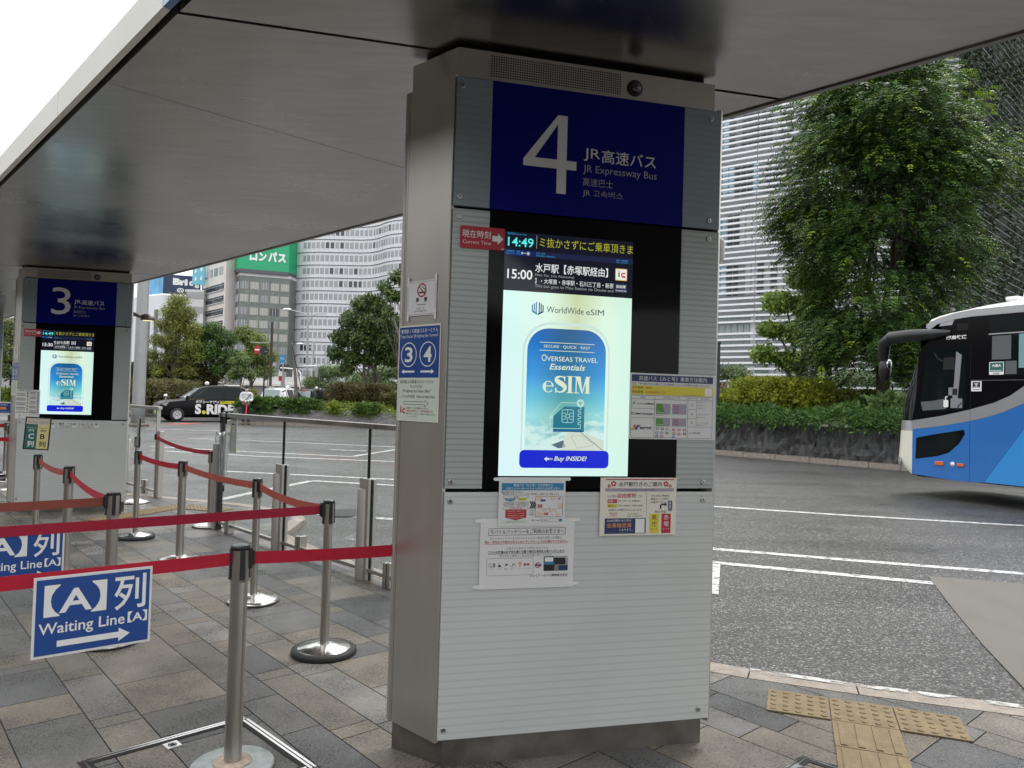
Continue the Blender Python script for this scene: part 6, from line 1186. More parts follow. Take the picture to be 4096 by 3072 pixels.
# ------------------------------------------------------------------ vehicles
mat('paint_black', (.004, .004, .005), .22, spec=.16); mat('paint_white', (.62, .63, .64), .2, coat=.6); mat('paint_grey', (.16, .17, .18), .2, .4, coat=.6); mat('car_glass', (.008, .011, .011), .06, spec=.16); mat('car_glass_pale', (.22, .27, .28), .05, spec=.8); mat('alloy', (.55, .55, .56), .25, .9); mat('headlight', (.55, .56, .55), .08, .4, coat=1.); mat('chrome', (.7, .7, .7), .08, 1.); mat('lamp_red', (.40, .02, .015), .2, emit=(1, .06, .04), estr=.5); mat('sticker_yellow', (.72, .66, .03), .4); mat('sticker_pink', (.62, .22, .24), .4); mat('sticker_green', (.30, .50, .06), .4); mat('gold_letter', (.40, .24, .10), .4)
def wheel(parent, x, y, r, side):
    w = thing('wheel', None, None, (x, y, r)); w.parent = parent; b = MB(); b.lathe([(r*.66, -.10), (r*.93, -.105), (r, -.06), (r, .06), (r*.93, .105), (r*.66, .10)], seg=28, caps=False)
    for i, v in enumerate(b.v): b.v[i] = Vector((v.x, v.z, v.y))
    b.build('tyre', 'rubber', w); b = MB(); s = side
    b.lathe([(r*.67, .085), (r*.60, .07), (r*.58, .04), (0, .035)], seg=24, m=1); 
    for k in range(5):
        a = k*2*PI/5; 
        for da in (-.13, .13): b.bar((math.cos(a+da*.5)*r*.1, math.sin(a+da*.5)*r*.1, .075), (math.cos(a+da)*r*.62, math.sin(a+da)*r*.62, .085), r*.13, .025, 0, (0, 0, 1))
    b.lathe([(r*.16, .06), (r*.15, .092), (0, .095)], seg=12); b.lathe([(r*.68, .088), (r*.60, .09)], seg=24)
    for i, v in enumerate(b.v): b.v[i] = Vector((v.x, v.z*s, v.y))
    b.build('rim', ['alloy', 'rubber'], w)
# stations along x: (x, top z, roof half width, belt z, side half width)
def car(name, label, loc, ang, paint, st, wins, wheels, wr, zb=.22, group=None, front_glass=None, rear_glass=None, glass_m='car_glass'):
    r = thing(name, label, 'car', loc, ang, group); b = MB(); R = []
    for x, zt, wt, zbelt, ws in st:
        half = [(0, zb), (ws*.80, zb), (ws*.97, zb+.10), (ws, (zb+zbelt)*.5), (ws*.985, zbelt-.05), (ws*.965, zbelt), (wt, max(zt-.07, zbelt+.01)), (wt*.86, max(zt-.015, zbelt+.02)), (0, zt)]
        R.append([(x, y, z) for y, z in half]+[(x, -y, z) for y, z in half[-2:0:-1]])
    K_ = len(R[0]); vs = [p for ring in R for p in ring]; fs = []; gl = MB()
    for i in range(len(R)-1):
        for j in range(K_): fs.append((i*K_+j, i*K_+(j+1) % K_, (i+1)*K_+(j+1) % K_, (i+1)*K_+j))
    fs += [tuple(range(K_-1, -1, -1)), tuple(range((len(R)-1)*K_, len(R)*K_))]
    b.add(vs, fs, 0, True); o = b.build('body', paint, r); m = o.modifiers.new('edge', 'EDGE_SPLIT'); m.split_angle = math.radians(38)
    def lerp3(p, q, t): return Vector(p).lerp(Vector(q), t)
    for (i0, i1, a0, a1) in wins:              # side windows between stations
        for s in (0, 1):
            j0, j1 = (5, 6) if s == 0 else (K_-5, K_-6); P = [R[i0][j0], R[i1][j0], R[i1][j1], R[i0][j1]]; c = sum((Vector(p) for p in P), Vector())/4; q = []
            lo0, hi0 = .06, .93
            q = [lerp3(P[0], P[3], lo0), lerp3(P[1], P[2], lo0), lerp3(P[1], P[2], hi0), lerp3(P[0], P[3], hi0)]
            q = [lerp3(q[0], q[1], a0), lerp3(q[0], q[1], 1-a1), lerp3(q[3], q[2], 1-a1), lerp3(q[3], q[2], a0)]
            g = MB(); off = Vector((0, .008 if s == 0 else -.008, .002)); g.add([p+off for p in q], [(0, 1, 2, 3)]); g.build('window', glass_m, r)
    for nm, gg in (('windscreen', front_glass), ('rear_window', rear_glass)):
        if gg:
            i0, i1 = gg; P = [lerp3(R[i0][7], R[i1][7], .06), lerp3(R[i0][-7], R[i1][-7], .06), lerp3(R[i0][-7], R[i1][-7], .94), lerp3(R[i0][7], R[i1][7], .94)]; mid0, mid1 = lerp3(R[i0][8], R[i1][8], .06), lerp3(R[i0][8], R[i1][8], .94); dx = .008 if nm == 'windscreen' else -.008; up = Vector((dx, 0, .008)); g = MB(); g.add([p+up for p in (P[0], mid0, P[1], P[2], mid1, P[3])], [(0, 1, 4, 5), (1, 2, 3, 4)]); g.build(nm, 'car_glass_pale', r)
    for x, y in wheels: wheel(r, x, y, wr, 1 if y > 0 else -1)
    return r
TAXI = [(2.13, .62, .60, .60, .62), (2.08, .86, .70, .80, .74), (1.80, .97, .72, .90, .82), (1.25, 1.04, .70, .96, .845), (.98, 1.09, .66, .99, .85), (.28, 1.62, .54, 1.02, .85), (-.02, 1.70, .58, 1.03, .85), (-.62, 1.74, .60, 1.04, .85), (-.70, 1.74, .60, 1.04, .85), (-1.48, 1.72, .60, 1.05, .85), (-1.56, 1.715, .60, 1.05, .845), (-2.02, 1.62, .57, 1.06, .83), (-2.22, 1.05, .62, 1.00, .80), (-2.26, .55, .66, .53, .74)]
TW = [(1.375, .76), (1.375, -.76), (-1.375, .76), (-1.375, -.76)]
def taxi(name, label, loc, ang, paint, full=True):
    r = car(name, label, loc, ang, paint, TAXI, [(4, 6, .18, .0), (6, 7, .02, .02), (8, 9, .02, .02), (10, 11, .03, .10)], TW, .315, .2, None, (4, 5), (11, 12))
    b = MB(); b.lathe([(.05, 0), (.05, .05)], (0, 0, 0), 12, 1); b.sphere((0, 0, .12), .10, 0, 14, 9)
    for i, v in enumerate(b.v): b.v[i] = v+Vector((-.1, 0, 1.69))
    b.build('roof_lamp', ['ink_white', 'pole_dark'], r)
    b = MB(); b.box(-1.5, -.55, 1.735, -.75, -.50, 1.775); b.box(-1.5, .50, 1.735, -.75, .55, 1.775); b.build('roof_rail', 'chrome', r)
    return r
tx = taxi('taxi', 'black taxi with white lettering on its door, turning on the road', (-14.74, 36.0, ZR(36)), math.atan2(-.6, -.8), 'paint_black')
def side_text(b, t, x0, z0, x1, z1, y, m=0, bold=0.):   # on the left flank: reads from the front of the car backwards
    k = len(b.v); b.text(t, x0, z0, x1, z1, 0, m, bold)
    for i in range(k, len(b.v)): v = b.v[i]; b.v[i] = Vector((-v.x, y, v.z))
b = MB(); yy = .864; side_text(b, 'S', -.62, .36, -.34, .83, yy, 0, .05); side_text(b, 'RIDE', -.10, .36, 1.17, .83, yy, 0, .05); side_text(b, 'タクシーアプリ', -.60, .87, .44, 1.0, yy-.008, 0, .04)
b.add([(.22+.085*math.cos(a*PI/8), yy, .45+.085*math.sin(a*PI/8)) for a in range(16)], [tuple(range(16))], 1); b.add([(-.50, yy-.008, .865), (-1.17, yy-.008, .865), (-1.17, yy-.008, 1.0), (-.50, yy-.008, 1.0)], [(0, 1, 2, 3)], 1); side_text(b, 'エスライド', .58, .90, 1.08, .96, yy-.004, 2, .03); side_text(b, 'DAIWA TAXI GROUP', -.86, 1.03, -.20, 1.065, .858, 3)
b.build('lettering', ['ink_white', 'sticker_yellow', 'ink_black', 'gold_letter'], tx)
for x in (.42, -.62): b = MB(); b.box(x-.10, .852, .975, x+.10, .885, 1.0); b.build('door_handle', 'chrome', tx, .004)
b = MB(); b.box(2.05, -.55, .50, 2.135, .55, .78); b.build('grille', 'pole_dark', tx); b = MB()
for k in range(6): b.box(2.13, -.52, .53+k*.042, 2.142, .52, .545+k*.042)
b.build('grille_bars', 'chrome', tx)
for s in (1, -1): b = MB(); b.add([(2.10, s*.52, .80), (2.0, s*.79, .82), (1.74, s*.845, .90), (1.85, s*.80, .72), (2.11, s*.56, .66)], [(0, 1, 2, 3, 4)]); [setattr(v, 'x', v.x+.015) for v in b.v]; [setattr(v, 'y', v.y+s*.012) for v in b.v]; b.build('headlight', 'headlight', tx)
b = MB(); b.box(2.13, -.17, .36, 2.15, .17, .50); b.build('number_plate', 'sticker_green', tx); b = MB(); b.add([(2.16, .60, .42), (2.10, .72, .42), (2.10, .72, .56), (2.16, .60, .56)], [(0, 1, 2, 3)]); b.build('pink_sticker', 'sticker_pink', tx)
for s in (1, -1):
    b = MB(); b.bar((1.02, s*.84, 1.02), (1.02, s*.93, 1.08), .05, .05); b.sphere((1.0, s*.97, 1.13), .13, 0, 12, 8, (.5, .75, .8)); b.build('side_mirror', 'paint_black', tx)
b = MB(); b.tube([(1.85, .68, .94), (1.87, .68, 1.10)], .03, 8); b.sphere((1.87, .68, 1.17), .085, 0, 12, 8); b.build('fender_mirror', 'chrome', tx)
for x, z, m_ in ((-1.72, 1.28, 'sticker_green'), (-1.75, 1.13, 'ink_red'), (-1.92, .86, 'sticker_pink')): b = MB(); b.box(x-.06, .80, z-.05, x+.06, .858 if z < 1 else .80, z+.05) if z < 1 else b.box(x-.06, .755, z-.05, x+.06, .80, z+.05); b.build('sticker', m_, tx)
w2 = taxi('taxi', 'white taxi seen from behind over the hedge', (-13.7, 46, ZR(45)), math.radians(80), 'paint_white')
b = MB(); b.box(-2.30, -.72, .95, -2.24, -.50, 1.02); b.box(-2.30, .5, .95, -2.24, .72, 1.02); b.build('brake_light', 'lamp_red', w2)
w3 = taxi('taxi', 'black taxi with a lit brake light seen from behind, right of the white taxi', (-13.5, 52, ZR(50)), math.radians(80), 'paint_black'); b = MB(); b.box(-2.11, -.12, 1.60, -2.05, .12, 1.65); b.build('brake_light', 'lamp_red', w3)
taxi('taxi', 'dark taxi farthest back, partly behind the brown shrub', (-12.4, 57, ZR(55)), math.radians(80), 'paint_grey')
taxi('taxi', 'grey car at the right edge of the number 4 pillar behind the shrubs', (9.7, 36, ZR(36)), math.radians(160), 'paint_grey')
# box truck
r = thing('truck', 'white box truck behind the taxis', 'truck', (-13.0, 62, ZR(60)), math.radians(80)); b = MB(); b.box(-2.4, -.95, .6, 2.0, .95, 2.55); b.build('cargo_box', 'paint_white', r, .03); b = MB(); b.slab([(2.05, .4), (3.6, .4), (3.6, 1.2), (3.3, 2.0), (2.05, 2.05)], -.85, .85); b.build('cab', 'paint_grey', r, .05)
for x, y in ((-1.6, .85), (-1.6, -.85), (2.8, .8), (2.8, -.8)): wheel(r, x, y, .36, 1 if y > 0 else -1)

# ------------------------------------------------------------------ the coach on the right
mat('coach_blue', (.026, .155, .47), .22, coat=.5, var=.03); mat('coach_light_blue', (.035, .27, .66), .22, coat=.5); mat('coach_cream', (.72, .70, .60), .28, coat=.4); mat('coach_silver', (.42, .42, .43), .28, .6, coat=.4); mat('coach_white', (.74, .74, .72), .25, coat=.5); mat('coach_black', (.005, .005, .006), .12, spec=.2); mat('coach_glass', (.006, .009, .009), .05, spec=.28); mat('lamp_amber', (.65, .14, .02), .2, coat=.5); mat('interior_grey', (.10, .105, .105), .7); mat('mirror_black', (.010, .010, .011), .35); mat('curtain', (.18, .33, .33), .7); mat('under_dark', (.008, .008, .008), .8)
BO = Vector((7.44, 13.94, 0)); BA = math.atan2(-.891, .454); WB = 2.48; LB = 11.6
bus = thing('coach', 'blue and white coach with a black windowed front driving in from the right', 'bus', BO, BA)
def top(x):          # roof edge height along the length
    T = [(-.2, 2.6), (.0, 2.95), (.25, 3.16), (.35, 3.28), (.66, 3.37), (1.16, 3.45), (1.94, 3.50), (3, 3.52), (LB, 3.52)]
    for (a, za), (c, zc) in zip(T, T[1:]):
        if x <= c: return za+(zc-za)*(x-a)/(c-a)
    return 3.52
# the nose seen in plan: rounded corner between side (y=0) and front
def nose(z):         # how far the front bulges ahead of x=0 at height z
    T = [(.37, -.02), (.43, .12), (.57, .28), (.66, .27), (1.16, .245), (1.75, .21), (2.4, .03), (2.81, -.12), (3.0, -.20), (3.16, -.27), (3.30, -.38), (3.42, -.8)]
    for (a, va), (c, vc) in zip(T, T[1:]):
        if z <= c: return va+(vc-va)*(z-a)/(c-a)
    return -.8
def section(b, z0, z1, m, n=6, x0=None, back=LB, inset=0., smooth=True, y_in=0.):
    """wrap the body colour round the front between two heights: left side from x0 forward, then round the nose"""
    vs = []; fs = []; rows = n+1; cols = 0
    for k in range(rows):
        z = z0+(z1-z0)*k/n; f = -nose(z); row = []
        for i in range(0, 7): a = i/6*PI/2; row.append((x0+(f*1.45-x0)*math.sin(a), inset+.25*(1-math.cos(a)), z))
        row += [(f*1.5, .8, z), (f*1.52, WB/2, z), (f*1.5, WB-.8, z)]
        for i in range(6, -1, -1): a = i/6*PI/2; row.append((x0+(f*1.45-x0)*math.sin(a), WB-.25*(1-math.cos(a)), z))
        cols = len(row); vs += row
    for k in range(n):
        for i in range(cols-1): fs.append((k*cols+i, k*cols+i+1, (k+1)*cols+i+1, (k+1)*cols+i))
    b.add(vs, fs, m, smooth)
b = MB(); section(b, .37, 1.18, 0, 7, .02); b.build('front_bumper', 'coach_cream', bus)
b = MB(); section(b, 1.18, 1.37, 0, 2, .02); b.build('front_band', 'coach_silver', bus)
b = MB(); section(b, 1.37, 3.15, 0, 10, .16); b.build('windscreen', 'coach_glass', bus)
# side panels, both flanks; (x,z) outlines on the left flank
def panel(name, pts, m, y=0., th=.02, both=False, bev=0.):
    b = MB(); b.slab(pts, y-.0, y+th)
    if both: b.slab(pts, WB-th, WB)
    return b.build(name, m, bus, bev)
ls = [(0.02, 1.21), (.55, 1.29), (1.085, 1.40), (1.35, 1.47), (1.62, 1.56), (1.96, 1.72), (2.3, 1.93), (2.6, 2.16), (2.9, 2.42)]
us = [(0.0, 1.37), (.55, 1.47), (1.085, 1.60), (1.48, 1.72), (1.74, 1.84), (1.96, 2.0), (2.2, 2.2), (2.45, 2.45), (2.6, 2.62)]
panel('side_skirt', [(.02, .39), (.5, .36), (1.083, .345), (1.083, 1.40), (.55, 1.29), (.02, 1.21)], 'coach_blue')
panel('side_skirt', [(1.090, .345), (1.335, .365), (1.97, 1.31), (2.3, 1.80), (2.3, 1.93), (1.96, 1.72), (1.62, 1.56), (1.35, 1.47), (1.090, 1.402)], 'coach_blue')
wheel_c = (2.72, .50)
arc = [(wheel_c[0]+.60*math.cos(a), wheel_c[1]+.60*math.sin(a)) for a in [math.radians(d) for d in range(192, -13, -12)]]
panel('side_stripe', [(1.343, .37), (1.93, .37)]+[p for p in arc if p[0] < 2.72]+[(2.72, 2.05), (2.3, 1.797)], 'coach_light_blue')
panel('side_skirt', [p for p in arc if p[0] >= 2.72]+[(3.35, .37), (LB, .37), (LB, 1.3), (3.6, 1.3), (2.72, 1.9)][:], 'coach_blue')
panel('silver_swoosh', ls[:3]+[(1.083, 1.598)]+us[:2][::-1], 'coach_silver', -.002); panel('silver_swoosh', [(1.09, 1.402)]+ls[3:]+us[::-1][:6]+[(1.09, 1.602)], 'coach_silver', -.002)
panel('side_skirt', [(2.3, 1.93), (2.72, 1.9), (3.6, 1.3), (LB, 1.3), (LB, 2.1), (2.9, 2.42), (2.6, 2.16)], 'coach_blue')
panel('side_glazing', us[:]+[(2.9, 2.42), (LB, 2.1), (LB, 3.22), (1.10, 3.26), (.6, 3.10), (.25, 2.78)], 'coach_black', .004, .03)
panel('right_flank', [(0, .37), (LB, .37), (LB, 3.3), (.6, 3.2), (.1, 2.8)], 'coach_blue', WB-.03, .03)
b = MB(); xs = [.25, .35, .5, .66, .9, 1.16, 1.5, 1.94, 3, 6, 9, LB]; rows = []
for x in xs: zt = top(x); z0 = min(3.24, zt-.06); rows.append([(x, .0, z0-.03), (x, .012, z0+.0), (x, .10, z0+(zt-z0)*.62), (x, .34, zt-.015), (x, WB/2, zt+.03), (x, WB-.34, zt-.015), (x, WB-.1, z0+(zt-z0)*.62), (x, WB, z0)])
b.add([p for r_ in rows for p in r_], [(i*8+j, (i+1)*8+j, (i+1)*8+j+1, i*8+j+1) for i in range(len(xs)-1) for j in range(7)], 0, True); b.build('roof', 'coach_white', bus)
b = MB(); b.slab([(.30, 3.02), (.48, 3.13), (.8, 3.19), (1.12, 3.215), (1.12, 3.335), (.8, 3.30), (.5, 3.24), (.26, 3.14)], -.006, .01); b.slab([(1.12, 3.215), (LB, 3.215), (LB, 3.335), (1.12, 3.335)], -.006, .01); b.build('roof_band', 'coach_silver', bus)
b = MB(); b.box(0.1, .04, .35, LB, WB-.04, .5); b.box(LB-.02, .0, .37, LB, WB, 3.4); b.build('underbody', 'under_dark', bus)
b = MB(); b.lathe([(.56, 0), (.56, .02)], seg=24)
for i, v in enumerate(b.v): b.v[i] = Vector((wheel_c[0]+v.x, .18+v.z, wheel_c[1]+v.y))
b.build('wheel_arch', 'under_dark', bus)
for x in (2.72, 8.6):
    for y, s in ((.20, -1), (WB-.2, 1)): wheel(bus, x, y, .50, s)
# front door: outer frame, glass, lower window
dr = panel('door', [(.06, 1.42), (.55, 1.52), (1.075, 1.63), (1.075, 2.755), (.22, 2.765), (.12, 2.6)], 'coach_black', -.004, .006)
def inlay(name, pts, m, y, parent): b = MB(); b.face(pts, y); return b.build(name, m, parent)
inlay('door_glass', [(.165, 1.62), (.22, 1.535), (.9, 1.58), (.985, 1.64), (1.0, 1.8), (1.0, 2.60), (.96, 2.67), (.36, 2.68), (.29, 2.62)], 'coach_glass', -.0055, dr)
b = MB(); y = -.0068; b.face([(.18, 1.72), (.40, 1.74), (.62, 1.78), (.66, 1.60), (.22, 1.56)], y, 0); b.face([(.76, 1.66), (.86, 1.68), (.93, 2.55), (.83, 2.62), (.80, 2.1)], y, 1); b.rect(.60, 2.30, .80, 2.52, y-.0003, 2); b.rect(.70, 1.84, .86, 1.98, y-.0004, 3); b.rect(.77, 1.85, .86, 1.96, y-.0006, 2); b.rect(.74, 1.62, .95, 1.79, y-.0002, 1); b.face(rrect(.61, 1.63, .70, 1.76, .02, 3), y-.0006, 4); b.rect(.64, 1.76, .66, 1.82, y-.0006, 4); b.rect(.64, 1.81, .69, 1.825, y-.0006, 4); b.line([(.42, 2.62), (.50, 2.50), (.60, 2.45)], .03, y-.0002, 2); b.ring(.98, 1.60, .10, .12, y-.0005, 2, 14, 1, PI/2, PI)
b.build('cab_interior', ['interior_grey', 'ink_grey', 'under_dark', 'ink_grey', 'ink_white'], dr)
lw = panel('lower_door_window', [(.09, .67), (.52, .755), (.72, .83), (.90, 1.0), (1.0, 1.17), (.985, 1.245), (.5, 1.15), (.10, 1.06)], 'coach_black', -.003, .005)
inlay('pane', [(.115, .70), (.52, .785), (.705, .855), (.87, 1.01), (.94, 1.13), (.87, 1.20), (.5, 1.12), (.12, 1.035)], 'coach_glass', -.0045, lw)
# passenger window with a head rail and a curtain
pw = panel('passenger_window', [(1.40, 2.18), (3.0, 2.18), (3.0, 3.17), (1.40, 3.18)], 'coach_glass', .002, .003); b = MB(); b.box(1.385, -.004, 2.875, 3.0, .004, 2.895); b.build('window_rail', 'coach_silver', pw)
b = MB(); b.rect(1.87, 2.3, 2.02, 2.86, .0012); b.rect(2.55, 2.3, 2.7, 2.86, .0012); b.build('curtain', 'curtain', pw); b = MB(); b.rect(1.66, 2.2, 1.84, 2.42, .0012); b.rect(1.44, 2.45, 1.75, 2.85, .0015); b.build('seat_back', 'interior_grey', pw)
for x in (3.2, 4.8, 6.4, 8.0): panel('passenger_window', [(x, 2.15), (x+1.45, 2.15), (x+1.45, 3.16), (x, 3.16)], 'coach_glass', .002, .003)
b = MB(); b.rect(1.10, 2.10, 3.2, 2.105, .003); b.build('trim_line', 'ink_grey', bus); b = MB(); b.rect(1.0825, .35, 1.0895, 2.75, -.0005); b.build('door_seam', 'gap_dark', bus)
b = MB(); [b.rect(.83, 2.995+k*.03, 1.03, 3.010+k*.03, .0025) for k in range(4)]; b.build('vent', 'gap_dark', bus); b = MB(); b.face([(.50, 3.085), (.74, 3.095), (.78, 3.185), (.55, 3.17)], .0028); b.build('silver_plate', 'coach_silver', bus)
b = MB(); b.text('関東鉄道', .645, 2.835, 1.005, 2.905, .0028, 0, .03); b.build('lettering', 'ink_white', bus)
for p0, p1, nm in (((.47, .59), (.63, .66), 'side_lamp'), ((.875, .60), (1.0, .655), 'side_lamp')): b = MB(); b.box(p0[0], -.022, p0[1], p1[0], 0, p1[1]); b.build(nm, 'lamp_amber', bus, .008)
b = MB(); b.lathe([(.042, 0), (.04, .010), (0, .012)], (0, 0, 0), 18)
for i, v in enumerate(b.v): b.v[i] = Vector((.79+v.x, -v.z, .63+v.y))
b.build('filler_cap', 'coach_white', bus)
b = MB(); b.face(rrect(1.40, 2.195, 1.64, 2.41, .01), -.001, 0); b.rect(1.412, 2.245, 1.628, 2.40, -.0016, 1); b.text('NBA', 1.45, 2.325, 1.59, 2.37, -.0022, 0, .03, .2); b.rect(1.425, 2.26, 1.60, 2.268, -.0022, 0); b.text('会員証', 1.46, 2.205, 1.58, 2.228, -.0022, 2, .02); b.build('member_sticker', ['ink_white', 'poster_green', 'ink_black'], bus)
b = MB(); b.face(rrect(1.10, 1.915, 1.275, 2.09, .006), -.001, 0); b.rect(1.122, 1.98, 1.253, 2.075, -.0016, 1)
for i, (x, z) in enumerate(((1.165, 2.045), (1.187, 2.045), (1.209, 2.045), (1.176, 2.026), (1.198, 2.026), (1.187, 2.007))): b.disc(x, z, .009, -.0022, 0, 10)
b.rect(1.145, 1.988, 1.23, 1.993, -.0022, 0); b.text('空気清浄機', 1.12, 1.935, 1.255, 1.955, -.0022, 1, .02); b.build('grape_sticker', ['ink_white', 'ink_black'], bus)
b = MB()
for i, v in enumerate(MB().lathe([(.075, 0), (.06, .02), (.05, .02)], seg=16).v): pass
b.lathe([(.085, -.004), (.075, .004), (.06, -.02), (0, -.03)], seg=18)
for i, v in enumerate(b.v): b.v[i] = Vector((-.275+v.x*.7-v.z*.5, .062-v.x*.7-v.z*.5, .60+v.y))
b.build('fog_lamp', 'headlight', bus)
# mirror arm reaching ahead of the coach
b = MB(); b.tube([(.72, .02, 2.96), (.45, -.03, 2.945), (.0, -.06, 2.945), (-.40, -.05, 2.94), (-.60, .02, 2.84), (-.665, .08, 2.62), (-.68, .12, 2.45)], [.05, .10, .122, .118, .115, .10, .07], 14)
for i, v in enumerate(b.v): b.v[i] = Vector((v.x, v.y, v.z))
ma = b.build('mirror_arm', 'mirror_black', bus); b = MB(); b.sphere((-.66, .12, 2.34), .14, 0, 16, 10, (.75, .9, 1.75)); b.build('mirror_head', 'mirror_black', ma); b = MB(); b.sphere((-.555, .10, 2.44), .095, 0, 16, 8, (.25, .8, 1)); b.build('convex_mirror', 'chrome', ma)
b = MB(); b.box(1.36, .5, 3.50, 1.56, .75, 3.57); b.build('roof_unit', 'coach_white', bus, .02); b = MB(); b.tube([(1.60, .6, 3.5), (1.64, .6, 3.68)], .014, 8); b.build('antenna', 'coach_white', bus)

# ------------------------------------------------------------------ the guard beside the taxi
mat('skin', (.42, .25, .17), .6); mat('jacket_white', (.60, .61, .62), .8, var=.1, vscale=6); mat('trousers_navy', (.010, .013, .028), .8); mat('cap_navy', (.012, .016, .04), .7); mat('baton_red', (.75, .06, .03), .4, emit=(1, .1, .05), estr=.25); mat('mask_white', (.7, .7, .68), .7)
def skin_mesh(name, joints, links, m, parent, sub=2):
    me = bpy.data.meshes.new(name); me.from_pydata([j[0] for j in joints], links, []); o = bpy.data.objects.new(name, me); C.objects.link(o); o.parent = parent; me.materials.append(MATS[m])
    md = o.modifiers.new('skin', 'SKIN'); sv = me.skin_vertices[0].data
    for i, j in enumerate(joints): r = j[1]; sv[i].radius = r if isinstance(r, tuple) else (r, r)
    sv[0].use_root = True; s = o.modifiers.new('sub', 'SUBSURF'); s.levels = s.render_levels = sub; md.use_smooth_shade = True; return o
gd = thing('person', 'guard in white jacket and navy cap holding a red baton beside the black taxi', 'person', (-11.88, 33.62, ZR(33.6)), math.radians(28))
J_ = [((0, 0, .93), (.15, .11)), ((0, 0, 1.12), (.145, .10)), ((0, 0, 1.33), (.17, .11)), ((0, 0, 1.42), (.10, .08)), ((0, -.01, 1.50), .055), ((0, -.02, 1.58), (.075, .085)), ((0, -.015, 1.68), (.075, .09)),
      ((.20, 0, 1.38), .065), ((.235, -.03, 1.13), .052), ((.11, -.20, 1.08), .042), ((.05, -.24, 1.07), .038), ((-.20, 0, 1.38), .065), ((-.235, -.03, 1.13), .052), ((-.12, -.19, 1.06), .042), ((-.06, -.24, 1.05), .038),
      ((.10, 0, .86), .09), ((.11, -.01, .47), .062), ((.11, .01, .08), .045), ((.12, -.13, .04), (.045, .035)), ((-.10, 0, .86), .09), ((-.11, -.01, .47), .062), ((-.11, .01, .08), .045), ((-.12, -.13, .04), (.045, .035))]
LK = [(0, 1), (1, 2), (2, 3), (3, 4), (4, 5), (5, 6), (3, 7), (7, 8), (8, 9), (9, 10), (3, 11), (11, 12), (12, 13), (13, 14), (0, 15), (15, 16), (16, 17), (17, 18), (0, 19), (19, 20), (20, 21), (21, 22)]
skin_mesh('body', J_, LK, 'skin', gd)
JK = [((0, 0, .94), (.185, .145)), ((0, 0, 1.12), (.175, .13)), ((0, 0, 1.33), (.20, .14)), ((0, 0, 1.43), (.11, .09)), ((.215, 0, 1.38), .085), ((.235, -.03, 1.12), .072), ((.12, -.20, 1.075), .055), ((-.215, 0, 1.38), .085), ((-.235, -.03, 1.12), .072), ((-.13, -.19, 1.055), .055)]
skin_mesh('jacket', JK, [(0, 1), (1, 2), (2, 3), (3, 4), (4, 5), (5, 6), (3, 7), (7, 8), (8, 9)], 'jacket_white', gd)
skin_mesh('trousers', [((0, 0, .92), (.165, .125)), ((.10, 0, .84), .11), ((.112, -.01, .47), .085), ((.112, .0, .09), .072), ((-.10, 0, .84), .11), ((-.112, -.01, .47), .085), ((-.112, .0, .09), .072)], [(0, 1), (1, 2), (2, 3), (0, 4), (4, 5), (5, 6)], 'trousers_navy', gd)
b = MB(); b.sphere((0, -.012, 1.665), .128, 0, 16, 8, (1, 1.1, 1.0), 0.); b.box(-.07, -.19, 1.70, .07, -.09, 1.712); b.build('cap', 'cap_navy', gd); b = MB(); b.sphere((0, -.075, 1.575), .062, 0, 12, 8, (1, .6, .8)); b.build('face_mask', 'mask_white', gd)
for s in (1, -1): b = MB(); b.sphere((s*.12, -.08, .045), .07, 0, 12, 8, (.8, 1.7, .6)); b.build('shoe', 'rubber', gd)
b = MB(); b.sphere((.03, -.255, 1.07), .052, 0, 12, 8, (1, .8, .9)); b.build('glove', 'mask_white', gd); b = MB(); b.sphere((-.05, -.255, 1.05), .052, 0, 12, 8, (1, .8, .9)); b.build('glove', 'mask_white', gd)
b = MB(); b.tube([(.15, -.13, 1.38), (.03, -.17, 1.2), (-.12, -.15, 1.02)], .016, 8); b.build('harness', 'pole_dark', gd)
r = thing('baton', 'red traffic baton held by the guard pointing down', 'baton', gd.matrix_basis @ Vector((-.02, -.28, .55)) if False else Vector((-11.88, 33.62, ZR(33.6)))+Vector((.12, -.26, .50))); b = MB(); b.tube([(-.02, 0, 0), (0, 0, .42)], .024, 10); b.build('tube', 'baton_red', r); b = MB(); b.tube([(0, 0, .42), (0.01, 0, .60)], .018, 10); b.build('grip', 'pole_dark', r)
# ------------------------------------------------------------------ buildings
mat('wall_white', (.62, .63, .65), .55, var=.06, vscale=.25); mat('wall_cream', (.60, .56, .53), .7, var=.06, vscale=.3); mat('wall_pale', (.58, .57, .56), .7, var=.06, vscale=.3); mat('wall_grey', (.34, .34, .35), .7, var=.08, vscale=.3); mat('granite_green', (.155, .175, .16), .5, var=.25, vscale=1.2, rvar=.1); mat('window_dark', (.03, .035, .04), .08, spec=.7); mat('window_blind', (.30, .31, .32), .25, spec=.6); mat('window_tan', (.36, .345, .315), .25, spec=.6); mat('window_grey', (.20, .205, .21), .12, spec=.7); mat('mullion_white', (.58, .59, .61), .45); mat('billboard_navy', (.012, .03, .085), .4); mat('billboard_green', (.015, .36, .16), .45, var=.06, vscale=.6, stretch=(.2, .2, 6)); mat('billboard_cyan', (.14, .46, .58), .45, var=.15, vscale=.3); mat('billboard_picture', (.10, .36, .62), .45, var=.4, vscale=.35, stretch=(1, 1, .4)); mat('letter_white', (.78, .78, .78), .4); mat('dark_line', (.10, .105, .115), .7); mat('joint_pale', (.36, .37, .39), .7)
